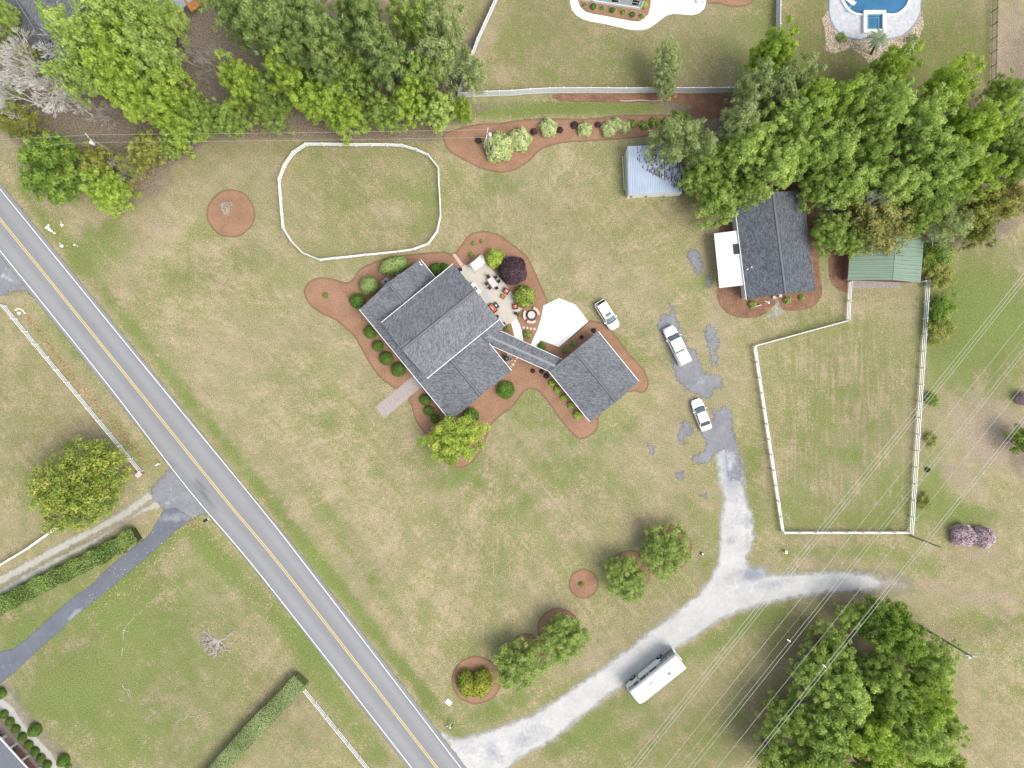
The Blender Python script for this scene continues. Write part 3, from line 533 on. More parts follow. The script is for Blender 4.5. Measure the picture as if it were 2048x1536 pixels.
for i, (p, t) in enumerate(old): grid_sheet('asphalt_patch', p, 0.018+0.004*(i == 2), M['oldasphalt'], 0.2, smooth=3, tone=t, label=lab[i])

# planting beds
grid_sheet('mulch_bed', [(608, 584), (612, 571), (622, 561), (639, 555), (662, 557), (687, 564), (699, 564), (709, 554), (719, 539), (737, 529), (762, 519), (799, 511), (849, 506), (887, 504), (902, 508), (909, 506), (922, 491), (934, 474), (949, 465), (974, 463), (999, 470), (1024, 488), (1039, 499), (1056, 516), (1069, 541), (1081, 569), (1093, 598), (1105, 640), (1130, 680), (1176, 643), (1186, 642), (1204, 646), (1219, 655), (1231, 671), (1249, 696), (1274, 724), (1289, 741), (1295, 756), (1297, 768), (1294, 779), (1284, 786), (1268, 783), (1240, 790), (1200, 830), (1197, 845), (1195, 855), (1186, 868), (1166, 878), (1151, 874), (1136, 858), (1116, 833), (1099, 808), (1084, 790), (1074, 780), (1061, 777), (1049, 782), (1039, 795), (1024, 815), (999, 833), (982, 850), (974, 873), (967, 893), (952, 915), (937, 930), (912, 935), (882, 918), (862, 888), (854, 873), (839, 853), (829, 835), (824, 815), (816, 798), (822, 790), (803, 775), (791, 777), (775, 767), (759, 754), (742, 731), (727, 706), (712, 679), (697, 661), (672, 641), (647, 629), (627, 616), (614, 601)],
           0.020, M['mulch'], 0.3, smooth=3, tone=[(960, 850, 60, 40, 0, 0.35), (660, 590, 50, 40, 0, 0.4), (690, 630, 30, 40, 0, 0.3), (1160, 860, 40, 20, 0, 0.5), (1040, 760, 50, 30, 0, 0.4), (780, 520, 60, 16, 0, -0.2)], label='red brown mulch bed around the big house and garage')
def circle(x, y, rx, ry=None, n=22, jit=0.02, rot=0.0):
    ry = ry or rx; r = random.Random(int(x)); return [(x+rx*math.cos(2*math.pi*i/n)*(1+r.uniform(-jit, jit)), y+ry*math.sin(2*math.pi*i/n)*(1+r.uniform(-jit, jit))) for i in range(n)]
for p, l in ((circle(462, 427, 48), 'round mulch bed with the bare shrub beside the paddock'), (circle(1167, 1167, 29.5), 'smallest round mulch bed on the lawn, nearly empty'), (circle(1335, 1096, 48, 47), 'round mulch bed under the uppermost lawn tree'),
             (circle(1259, 1143, 42), 'round mulch bed under the second lawn tree from the top'), (circle(1117, 1258, 42), 'round mulch bed under the lawn tree beside the lane'), (circle(1052, 1299, 32), 'mulch bed mostly hidden by the lowest lawn tree'), (circle(953, 1360, 50, 48), 'round mulch bed around the golden shrubs')):
    grid_sheet('mulch_ring', p, 0.020, M['mulch'], 0.25, smooth=3, tone=[(p[0][0]-60, p[0][1]-20, 40, 30, 0, 0.35)], label=l)
grid_sheet('mulch_bed', [(886, 270), (889, 287), (902, 305), (932, 322), (962, 337), (999, 345), (1024, 342), (1039, 335), (1061, 320), (1081, 300), (1106, 290), (1136, 285), (1199, 281), (1280, 275), (1350, 262), (1380, 245), (1370, 232), (1300, 230), (1230, 232), (1170, 238), (1100, 237), (1040, 240), (1000, 246), (960, 248), (925, 255), (900, 262)], 0.020, M['mulch'], 0.3, smooth=3, tone=[(1150, 270, 90, 20, 0, 0.3), (1300, 250, 60, 20, 0, -0.1)], label='long mulch bed with cream shrubs below the white privacy fence')
grid_sheet('mulch_bed', [(1105, 189), (1180, 188), (1290, 188), (1400, 188), (1440, 190), (1470, 205), (1440, 235), (1400, 236), (1370, 222), (1395, 212), (1330, 203), (1250, 205), (1180, 203), (1120, 202)], 0.020, M['leafy_mulch'], 0.3, smooth=2, label='brown leaf strewn strip under the top white fence')
grid_sheet('track', [(1715, 1148), (1780, 1152), (1815, 1164), (1815, 1176), (1780, 1182), (1715, 1182)], 0.010, M['faint'], 0.4, smooth=2, label='faint gravel where the lane fades into the meadow')
grid_sheet('mulch_bed', [(1434, 560), (1434, 596), (1444, 616), (1461, 630), (1486, 636), (1511, 634), (1532, 626), (1548, 610), (1562, 616), (1576, 621), (1611, 619), (1631, 609), (1641, 596), (1644, 579), (1638, 534), (1634, 459), (1628, 400), (1600, 370), (1480, 380), (1440, 440)], 0.020, M['leafy_mulch'], 0.3, smooth=2, label='leaf strewn mulch bed around the charcoal roofed house')
grid_sheet('mulch_bed', [(1657, 470), (1657, 530), (1660, 560), (1672, 576), (1696, 586), (1700, 580), (1700, 480)], 0.020, M['leafy_mulch'], 0.3, smooth=2, label='narrow mulch bed left of the green shed')
grid_sheet('mulch_bed', [(1150, -20), (1155, 8), (1166, 20), (1182, 28), (1210, 33), (1250, 40), (1276, 44), (1292, 40), (1301, 28), (1304, 8), (1305, -20)], 0.020, M['mulch'], 0.2, smooth=2, label='mulch bed of ringed young shrubs at the white house')
grid_sheet('mulch_bed', [(1406, -10), (1412, 6), (1440, 8), (1465, 14), (1490, 12), (1504, 4), (1508, -12)], 0.020, M['mulch'], 0.2, smooth=2, label='mulch bed at the top edge right of the white path')
grid_sheet('mulch_bed', [(-60, 1380), (22, 1380), (28, 1403), (40, 1417), (53, 1430), (65, 1450), (85, 1470), (100, 1488), (115, 1502), (128, 1514), (150, 1536), (180, 1570), (60, 1570), (-60, 1450)], 0.012, M['faint'], 0.25, smooth=2, label='thin brown mulch beside the lower left house')
grid_sheet('stone_bed', [(1657, 20), (1648, 32), (1643, 40), (1650, 62), (1651, 80), (1652, 100), (1668, 107), (1688, 101), (1706, 100), (1726, 112), (1743, 130), (1765, 120), (1790, 112), (1826, 107), (1836, 95), (1841, 68), (1848, 52), (1846, 36), (1842, 20), (1800, -20), (1700, -20)], 0.014, M['rock_mulch'], 0.2, smooth=3, label='tan river stone bed around the pool deck')

# concrete
flat('parking_pad', [(1118, 596.5), (1150, 609), (1164, 626), (1176, 643), (1118, 694), (1081, 680), (1073, 695.5), (1061, 690), (1075, 659), (1083, 634), (1087, 611.5)], 0.045, M['concrete_w'], 'bright white concrete pad between patio and garage', thick=0.05)
flat('walkway', [(1033, 637), (1039, 648), (1043, 660), (1046, 674), (1046.5, 688), (1028, 680), (1028.5, 674), (1026, 660), (1022, 646)], 0.040, M['concrete_w'], 'white curved walk from patio to covered walkway', thick=0.05)
flat('patio', [(920, 546), (920, 537), (930, 529), (936, 534), (963, 511), (973, 526), (985, 540), (1003, 560), (1022, 583), (1033, 603), (1048, 614.5), (1033, 627), (1034, 636), (1022, 646), (1009, 650), (1000, 640), (960, 600), (930, 560), (915, 545)], 0.055, M['patio'], 'beige concrete patio behind the big house', thick=0.05)
flat('paver_walk', [(751.5, 813), (768, 837), (845, 772), (826, 752)], 0.040, M['paver'], 'weathered paver walk ending on the front lawn', thick=0.05)
flat('brick_path', [(905, 509), (910, 507), (927, 529), (922, 534)], 0.040, M['pinkbrick'], 'narrow brick path from the lawn to the patio', thick=0.04)
flat('garden_path', [(1549, 594), (1558, 594), (1558, 606), (1564, 618), (1572, 626), (1540, 640), (1530, 634), (1545, 622), (1551, 606)], 0.036, M['gravel2'], 'narrow pale path to the charcoal roofed house')
flat('concrete_path', [(1140, -30), (1140, 5), (1144, 20), (1153, 31), (1165, 38), (1180, 43), (1210, 48), (1240, 55), (1262, 60), (1281, 60.5), (1295, 58), (1308, 50), (1321, 40), (1333, 31), (1348, 27.5), (1365, 29), (1384, 30.5), (1397, 27), (1408, 18), (1412, 5), (1414, -30), (1303, -30), (1301, 10), (1297, 28), (1288, 38), (1277, 43.5), (1262, 42), (1240, 38), (1210, 32), (1186, 28), (1172, 24), (1160, 14), (1156, 2), (1156, -30)], 0.045, M['concrete'], 'white concrete path curving around the white house', smooth=0, thick=0.05)
for (a, b_) in (((1302, 14), (1336, 14)), ((1332, -10), (1335, 30)), ((1360, -10), (1359, 29)), ((1262, 41), (1262, 60)), ((1240, 38), (1240, 55)), ((1219, 33), (1216, 49)), ((1196, 30), (1192, 45)), ((1280, 43), (1281, 60))):
    mb = MB(); p, q = W(*a), W(*b_); d = (q-p).normalized()*0; n = Vector((-(q-p).y, (q-p).x, 0)).normalized()*0.02
    mb.face([p+n+Vector((0, 0, 0.05)), q+n+Vector((0, 0, 0.05)), q-n+Vector((0, 0, 0.05)), p-n+Vector((0, 0, 0.05))]); o = mb.build('path_joint', M['joint']); tag(o, kind='structure')
flat('stone_path', [(-60, 1345), (0, 1396), (6, 1399), (27, 1416), (42, 1441), (55, 1456), (72, 1473), (88, 1490.5), (102.5, 1506), (111, 1523), (116, 1540), (130, 1565), (116, 1565), (103, 1533), (88, 1513), (70, 1493), (55, 1474), (29, 1446.5), (4, 1415), (0, 1410), (-60, 1370)], 0.036, simple('flagstone', (0.43, 0.42, 0.385), 0.85, 0.1, 2.5, dirt=((0.36, 0.37, 0.38), 1.0, 0.6)), 'grey flagstone path beside the lower left house')
flat('porch_floor', [(-60, 1385), (-10, 1432), (8, 1450), (24, 1468), (40, 1486), (60, 1508), (82, 1536), (100, 1560), (20, 1600), (-80, 1500)], 0.10, M['pinkbrick'], 'pale brick porch floor of the lower left house', thick=0.1)
flat('porch_steps', [(14, 1494), (30, 1484), (48, 1504), (70, 1532), (86, 1556), (50, 1560)], 0.16, M['brick'], 'red brick porch steps of the lower left house', thick=0.12)

# swimming pool: raised rim, sunk basin look, square spa
def pool():
    deck = [(1657, -60), (1657, 0), (1657, 25), (1660, 40), (1668, 57), (1679, 68), (1691, 75), (1706, 79), (1721, 80.5), (1748, 81), (1773, 79.5), (1790, 77), (1806, 72), (1818, 62), (1829, 50), (1837, 36), (1841, 25), (1843, 0), (1843, -60)]
    flat('pool_deck', deck, 0.060, M['deckedge'], 'slate edged stone terrace around the swimming pool', thick=0.05)
    c = np.array([1749, 0.0]); inner = [(c[0]+(x-c[0])*0.975, y*0.97 if y > 0 else y) for x, y in deck]
    flat('deck_paving', inner, 0.068, M['deck'], 'pale grey travertine paving around the pool')
    t = thing('swimming_pool', 'blue swimming pool with white rim and square spa', 'swimming pool', W(1750, 10))
    out = smooth_poly([W2(*p) for p in [(1679, -90), (1679, -10), (1684, 8), (1690, 18), (1700, 27), (1712, 31.5), (1728, 32.5), (1750, 32), (1775, 32), (1790, 32), (1802, 27), (1812, 18), (1818, 8), (1821, -10), (1821, -90)]], 4)
    cx, cy = W2(1750, -30); inn = [(cx+(x-cx)*0.93, cy+(y-cy)*0.95) for x, y in out]
    n = len(out); mb = MB()
    for i in range(n):
        j = (i+1) % n
        for (a, b_, za, zb, c_, d_) in ((out, out, 0.06, 0.30, 0, 0), (inn, inn, 0.30, 0.10, 0, 0)):
            mb.face([(a[j][0], a[j][1], za), (a[i][0], a[i][1], za), (b_[i][0], b_[i][1], zb), (b_[j][0], b_[j][1], zb)])
        mb.face([(out[j][0], out[j][1], 0.30), (out[i][0], out[i][1], 0.30), (inn[i][0], inn[i][1], 0.30), (inn[j][0], inn[j][1], 0.30)])
    mb.build('coping', M['coping'], t, origin=t.location)
    def part(nm, pts, z, m, z1=None):
        o = flat(nm, pts, z, m, world_pts=True, kind='structure'); del o['kind']
        for v in o.data.vertices: v.co -= Vector((t.location.x, t.location.y, 0))
        o.parent = t; return o
    part('basin_floor', inn, 0.085, M['poolfloor']); part('water', inn, 0.24, M['water'])
    # sun shelf, steps
    part('sun_shelf', [W2(*p) for p in [(1683, -20), (1684, 3), (1690, 9), (1699, 14), (1712, -4), (1712, -20)]], 0.13, simple('shelf_plaster', (0.16, 0.33, 0.5), 0.6, 0.1))
    for k, r in enumerate((9, 7, 5)):
        part('step', [W2(1692+r*math.cos(a), 17+r*0.9*math.sin(a)) for a in np.linspace(-1.25, 1.9, 10)]+[W2(1690, 17)], 0.10+0.02*k, simple('step_plaster', (0.18+0.05*k, 0.36+0.05*k, 0.52+0.04*k), 0.6, 0.05))
    mb = MB(); mb.tube(W(1698, 18, 0.22), W(1714, -6, 0.22), 0.04, n=6); mb.build('rope', M['pooledge'], t, origin=t.location)
    # spa
    sp = MB(); x0, y0 = W2(1724, 68.5); x1, y1 = W2(1768.5, 24); a = 0.52
    for q in ((x0, y0, x1, y0+a), (x0, y1-a, x1, y1), (x0, y0+a, x0+a, y1-a), (x1-a, y0+a, x1, y1-a)):
        sp.box(((q[0]+q[2])/2, (q[1]+q[3])/2, 0.32), (q[2]-q[0], q[3]-q[1], 0.52))
    sp.build('spa_wall', M['coping'], t, origin=t.location, bevel=0.02)
    q = [(x0+a, y0+a), (x1-a, y0+a), (x1-a, y1-a), (x0+a, y1-a)]
    part('spa_floor', q, 0.15, M['poolfloor'])
    e = 0.25; b2 = [(x0+a+e, y0+a+e), (x1-a-e*2, y0+a+e), (x1-a-e*2, y1-a-e*2), (x0+a+e, y1-a-e*2)]
    mb = MB()
    for i in range(4): p, r = b2[i], b2[(i+1) % 4]; mb.tube((*p, 0.30), (*r, 0.30), 0.035, n=6)
    mb.build('spa_bench_edge', M['pooledge'], t, origin=t.location); part('spa_water', q, 0.44, M['water'])
    # lounge chair on the shelf
    ch = thing('pool_lounger', 'white moulded lounger lying in the pool shallows', 'lounger', W(1698, 2, 0.2), math.radians(-38))
    mb = MB(); pr = [(-1.0, 0.35), (-0.5, 0.12), (0.0, 0.2), (0.45, 0.1), (1.0, 0.3)]
    pts = smooth_poly(pr, 5, False)
    for (xa, za), (xb, zb) in zip(pts[:-1], pts[1:]): mb.hexa([(xa, -0.33, za), (xb, -0.33, zb), (xb, 0.33, zb), (xa, 0.33, za)], [(xa, -0.33, za+.06), (xb, -0.33, zb+.06), (xb, 0.33, zb+.06), (xa, 0.33, za+.06)])
    mb.build('seat', M['coping'], ch); mb = MB(); mb.box((0, 0, 0.04), (1.2, 0.5, 0.12)); mb.build('base', M['coping'], ch)
pool()

# ================================================================ BUILDINGS
def rotp(p, c, a):
    x, y = p[0]-c[0], p[1]-c[1]; return (c[0]+x*math.cos(a)-y*math.sin(a), c[1]+x*math.sin(a)+y*math.cos(a))
class Frame:
    """local frame of a building: origin at its centre, x along the ridge"""
    def __init__(s, a, b, c, d, z):
        A, B, Cc, D = [W(*p, z) for p in (a, b, c, d)]       # a-b is one gable end, c-d the other
        m1, m2 = (A+B)/2, (Cc+D)/2; s.c = (A+B+Cc+D)/4; ax = (m2-m1); s.rz = math.atan2(ax.y, ax.x)
        s.L = ((D-A).length+(Cc-B).length)/2; s.W = ((B-A).length+(Cc-D).length)/2; s.loc = Vector((s.c.x, s.c.y, 0))
def gable(root, L, Wd, ze, zr, roofmat, wallmat, over=0.35, oe=0.3, z0=0.0, trim_sides=(1, 1), trim_ends=(0, 0), ridge_off=0.0, axis_ridge=True, wname='wall', gable_mat=None):
    """gable roof with real thickness, walls under it, gutters and ridge cap; local x is the ridge"""
    hw, hl, t = Wd/2, L/2, 0.14
    for s in (1, -1):
        mb = MB(); e0 = (-hl, s*hw, ze); e1 = (hl, s*hw, ze); r0 = (-hl, ridge_off, zr); r1 = (hl, ridge_off, zr)
        q = [e0, e1, r1, r0] if s < 0 else [e1, e0, r0, r1]
        mb.hexa([(x, y, z-t) for x, y, z in q], q); mb.build('roof', roofmat, root)
        if trim_sides[0 if s > 0 else 1]:
            g = MB(); g.box((0, s*(hw+0.055), ze-0.08), (L, 0.11, 0.13)); g.build('gutter', M['trim'], root, bevel=0.02)
    for nm, w, dz, mt in (('ridge_vent_shade', 0.21, 0.035, M['black']), ('ridge_cap', 0.15, 0.06, M['ridge'])):  # black strips beside the cap paint in the shadow gap of a ridge vent
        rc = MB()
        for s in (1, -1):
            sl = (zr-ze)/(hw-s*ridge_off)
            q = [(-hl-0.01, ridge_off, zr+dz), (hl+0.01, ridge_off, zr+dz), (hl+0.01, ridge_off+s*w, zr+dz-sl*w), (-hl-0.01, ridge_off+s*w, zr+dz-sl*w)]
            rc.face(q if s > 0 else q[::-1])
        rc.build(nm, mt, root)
    for e, on in ((-1, trim_ends[0]), (1, trim_ends[1])):
        if not on: continue
        mb = MB()
        for s in (1, -1):
            a, b_ = Vector((e*(hl+0.03), s*hw, ze-0.03)), Vector((e*(hl+0.03), ridge_off, zr-0.03)); mb.hexa([a+Vector((-.03, 0, -.14)), a+Vector((.03, 0, -.14)), b_+Vector((.03, 0, -.14)), b_+Vector((-.03, 0, -.14))], [a+Vector((-.03, 0, 0.02)), a+Vector((.03, 0, 0.02)), b_+Vector((.03, 0, 0.02)), b_+Vector((-.03, 0, 0.02))])
        mb.build('rake_board', M['trim'], root)
    a, w = hl-over, hw-oe; sl = (zr-ze)/hw; mb = MB(); zt = ze+sl*oe-t-0.02
    mb.hexa([(-a, -w, z0), (a, -w, z0), (a, w, z0), (-a, w, z0)], [(-a, -w, zt), (a, -w, zt), (a, w, zt), (-a, w, zt)])
    for e in (-1, 1):
        q = [(e*a, -w, zt), (e*a, w, zt), (e*a, ridge_off, zr-t-0.04)]; q2 = [(e*(a-0.1), y, z) for _, y, z in q]
        mb.hexa(q, q2)
    mb.build(wname, wallmat, root)
def window(root, x, y, z, w, h, rz, name='window'):
    mb = MB(); d = 0.05
    for q in ((0, h/2+.04, w+.16, .08), (0, -h/2-.04, w+.16, .08), (w/2+.04, 0, .08, h), (-w/2-.04, 0, .08, h), (0, 0, w, .04)):
        c = Vector((q[0], 0, q[1])); c.rotate(Matrix.Rotation(rz, 3, 'Z')); mb.box((x+c.x, y+c.y, z+c.z), (q[2], 0.09, q[3]), rz)
    o = mb.build(name, M['trim'], root)
    g = MB(); g.box((x, y, z), (w, 0.03, h), rz); g.build('pane', M['glass_d'], o)
def door(root, x, y, z, w, h, rz, mat=None):
    mb = MB(); mb.box((x, y, z+h/2), (w, 0.07, h), rz); o = mb.build('door', mat or M['trim'], root)
    k = MB(); c = Vector((w*0.38, -0.06, 0)); c.rotate(Matrix.Rotation(rz, 3, 'Z')); k.tube((x+c.x, y+c.y, z+1.0), (x+c.x, y+c.y, z+1.12), 0.03); k.build('handle', M['steel'], o)

def main_house():
    f = Frame((842, 519), (718, 619), (901, 839), (1023, 744), 3.1)      # lower gable; x runs to the lower right
    t = thing('house', 'big grey shingled house with two crossing gable roofs', 'house', f.loc, f.rz)
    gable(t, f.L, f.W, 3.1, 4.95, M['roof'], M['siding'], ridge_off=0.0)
    g = Frame((763, 645), (853, 757), (997, 639), (907, 528), 5.3)
    up = thing('upper_storey', None, None, (0, 0, 0)); up.parent = t
    R = Matrix.Rotation(-f.rz, 3, 'Z'); loc = R @ (g.loc-f.loc); up.location = loc; up.rotation_euler = (0, 0, g.rz-f.rz)
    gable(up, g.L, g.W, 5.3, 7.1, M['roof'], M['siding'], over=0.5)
    hl, hw = g.L/2-0.5, g.W/2-0.3
    for y in (-3.2, 0, 3.2): window(up, -hl-0.02, y, 4.9 if y == 0 else 4.5, 1.1, 1.0, math.pi/2)
    for y in (-3, 3): window(up, hl+0.03, y, 4.3, 1.2, 1.2, math.pi/2); window(up, hl+0.03, y, 1.5, 1.5, 1.4, math.pi/2)
    door(up, hl+0.04, 0, 0.1, 1.8, 2.1, math.pi/2)
    bpy.context.view_layer.update()
    for ch in [x for x in bpy.data.objects if x.parent == up]: ch.parent = t; ch.location = up.location; ch.rotation_euler = up.rotation_euler
    bpy.data.objects.remove(up)
    a, w = f.L/2-0.35, f.W/2-0.3
    for x in (-9, -6, -3, 3, 6, 9):
        if abs(x) < a-1: window(t, x, -w-0.03, 1.6, 1.0, 1.4, 0); window(t, x, w+0.03, 1.6, 1.0, 1.4, 0) if abs(x) > 5 else None
    door(t, 0.6, -w-0.05, 0.1, 1.1, 2.1, 0)
    for y in (-3, 0, 3): window(t, a+0.03, y, 1.6, 1.1, 1.3, math.pi/2); window(t, -a-0.03, y, 1.6, 1.1, 1.3, math.pi/2)
    # low side porch roof beside the covered walkway
    q = [W(*p, 0) for p in ((957, 668), (998, 638), (1010, 652), (978, 684))]
    zz = (3.55, 3.3, 3.05, 3.2)
    mb = MB(); top = []
    for p, z in zip(((960, 666), (998, 637.5), (1010, 652), (976, 690)), zz): w_ = W(*p, z); top.append((R @ (Vector((w_.x, w_.y, 0))-f.loc))+Vector((0, 0, z)))
    top = top[::-1]; mb.hexa([p-Vector((0, 0, .12)) for p in top], top); o = mb.build('porch_roof', M['roof'], t)
    mb = MB(); a_, b_ = top[2], top[1]; mb.tube(a_, b_, 0.05, n=6); mb.build('gutter', M['trim'], t)
    # vents
    for k, (x, y, hh) in enumerate(((841, 527, .45), (843.5, 530.5, .35))):
        p = W(x, y, 3.6); l = R @ (Vector((p.x, p.y, 0))-f.loc); mb = MB(); mb.cyl((l.x, l.y, 3.2), 0.06, 0.6+hh); mb.box((l.x, l.y, 3.85+hh), (.4, .1, .08), 0.5*k); mb.build('vent_pipe', M['trim'], t)
    # box bay with flat roof on the upper left gable end
    p = W(771, 563, 2.6); l = R @ (Vector((p.x, p.y, 0))-f.loc)
    mb = MB(); mb.box((l.x+0.2, l.y, 1.3), (1.2, 1.1, 2.6)); mb.build('flue_box', simple('grey_box_metal', (0.16, 0.18, 0.20), 0.5, .1), t, bevel=0.02)
    mb = MB(); mb.box((l.x+0.0, l.y, 2.63), (.35, .3, .06)); mb.cyl((l.x, l.y, 2.6), .12, .25); mb.build('flue_cap', M['black'], t)
    return t, f
HOUSE, HF = main_house()

def breezeway():
    t = thing('covered_walkway', 'long narrow shingled roof joining the big house to the garage', 'covered walkway', W(1045, 695))
    o = Vector(t.location); P = lambda x, y, z: W(x, y, z)-o
    A, B, Cc, D = P(999.5, 661, 2.7), P(1124.5, 718.5, 2.7), P(1100, 743.5, 2.7), P(980, 690, 2.7)
    r0, r1 = P(976, 672, 3.3), P(1110, 731.5, 3.3); dn = Vector((0, 0, .12))
    for q in ((r0, r1, B, A), (D, Cc, r1, r0)): mb = MB(); mb.hexa([p-dn for p in q], list(q)); mb.build('roof', M['roof'], t)
    for a, b_ in ((A, B), (D, Cc)): mb = MB(); mb.tube(a-Vector((0, 0, .03)), b_-Vector((0, 0, .03)), 0.055, n=6); mb.build('gutter', M['trim'], t)
    mb = MB(); d = (r1-r0).normalized(); n = Vector((-d.y, d.x, 0))*0.17; up = Vector((0, 0, .04))
    mb.face([r0+up, r1+up, r1+n-up*.6, r0+n-up*.6]); mb.face([r0-n-up*.6, r1-n-up*.6, r1+up, r0+up]); mb.build('ridge_cap', simple('pale_ridge', (.27, .275, .28), .85, .2, 8), t)
    for k in (0.22, 0.5, 0.78):
        for a, b_ in ((A, B), (D, Cc)):
            p = a.lerp(b_, k); p = p.lerp(r0.lerp(r1, k), .18); mb = MB(); mb.box((p.x, p.y, 1.32), (.14, .14, 2.6)); mb.build('post', M['trim'], t)
    floor = [A.lerp(r0, .3), B.lerp(r1, .3), Cc.lerp(r1, .3), D.lerp(r0, .3)]; mb = MB(); mb.prism([(p.x, p.y) for p in floor], 0.0, 0.065); mb.build('floor_slab', M['patio'], t)
breezeway()

def garage():
    f = Frame((1099, 744), (1195, 661.5), (1278, 764), (1180, 842.5), 2.9)
    t = thing('garage', 'square grey shingled garage at the end of the covered walkway', 'garage', f.loc, f.rz)
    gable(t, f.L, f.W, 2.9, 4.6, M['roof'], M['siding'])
    hl, hw = f.L/2-.35, f.W/2-.3
    for y in (-2.6, 2.6):
        mb = MB(); mb.box((hl+.04, y, 1.15), (.07, 2.7, 2.2))
        for z in (0.6, 1.15, 1.7): mb.box((hl+.08, y, z), (.02, 2.6, .03))
        mb.build('garage_door', M['trim'], t)
    for x in (-2.5, 2.5): window(t, x, hw+.03, 1.6, 1, 1.1, 0); window(t, x, -hw-.03, 1.6, 1, 1.1, 0)
    door(t, -hl-.04, -2.2, 0, .95, 2.05, math.pi/2)
garage()

def cottage():
    f = Frame((1470, 403), (1605, 377), (1632, 581.5), (1493, 599), 3.0)
    t = thing('cottage', 'charcoal shingled building partly under the trees with white lean-to', 'building', f.loc, f.rz)
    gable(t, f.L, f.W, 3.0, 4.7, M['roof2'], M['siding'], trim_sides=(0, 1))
    hl, hw = f.L/2-.35, f.W/2-.3
    for y in (-3, 3): window(t, hl+.03, y, 1.6, 1.2, 1.2, math.pi/2)
    door(t, hl+.04, 0, 0, 1.0, 2.05, math.pi/2, M['redwall'])
    for x in (-4, 0, 4): window(t, x, hw+.03, 1.6, 1, 1.2, 0)
    R = Matrix.Rotation(-f.rz, 3, 'Z'); Q = lambda x, y, z: (R @ (Vector((W(x, y, z).x, W(x, y, z).y, 0))-f.loc))+Vector((0, 0, z))
    # vent pipes
    for x, y, dx in ((1494, 539, .0), (1502, 535, .2), (1578.5, 571.5, 0)):
        p = Q(x, y, 3.5); mb = MB(); mb.cyl((p.x, p.y, 3.0), .06, .85); mb.box((p.x, p.y, 3.87), (.2, .12, .06)); mb.build('vent_pipe', M['trim'], t)
    # white lean-to with a dark skylight
    a = thing('lean_to_roof', 'flat white metal lean-to roof with a black opening', 'lean-to roof', W(1458, 518)); o = Vector(a.location)
    c = [W(*p, z)-o for p, z in (((1428, 467), 2.35), ((1439, 576), 2.35), ((1489.5, 570), 2.75), ((1476.5, 461), 2.75))]
    U = lambda u, v: (c[0]*(1-u)+c[3]*u)*(1-v)+(c[1]*(1-u)+c[2]*u)*v
    mb = MB(); us, vs = (0, .70, .965, 1), (0, .235, .425, 1)
    for i in range(3):
        for j in range(3):
            if (i, j) == (1, 1): continue
            q = [U(us[i], vs[j]), U(us[i], vs[j+1]), U(us[i+1], vs[j+1]), U(us[i+1], vs[j])]; mb.hexa([p-Vector((0, 0, .08)) for p in q], q)
    mb.build('panel', M['wpanel'], a)
    mb = MB(); q = [U(.70, .235)-Vector((0, 0, .05)), U(.70, .425)-Vector((0, 0, .05)), U(.965, .425)-Vector((0, 0, .05)), U(.965, .235)-Vector((0, 0, .05))]; mb.hexa([p-Vector((0, 0, .03)) for p in q], q); mb.build('skylight', M['glass_d'], a)
    for u, v in ((.16, .06), (.16, .5), (.16, .94)): p = U(u, v); mb = MB(); mb.box((p.x, p.y, p.z/2-.04), (.1, .1, p.z-.08)); mb.build('post', M['trim'], a)
cottage()

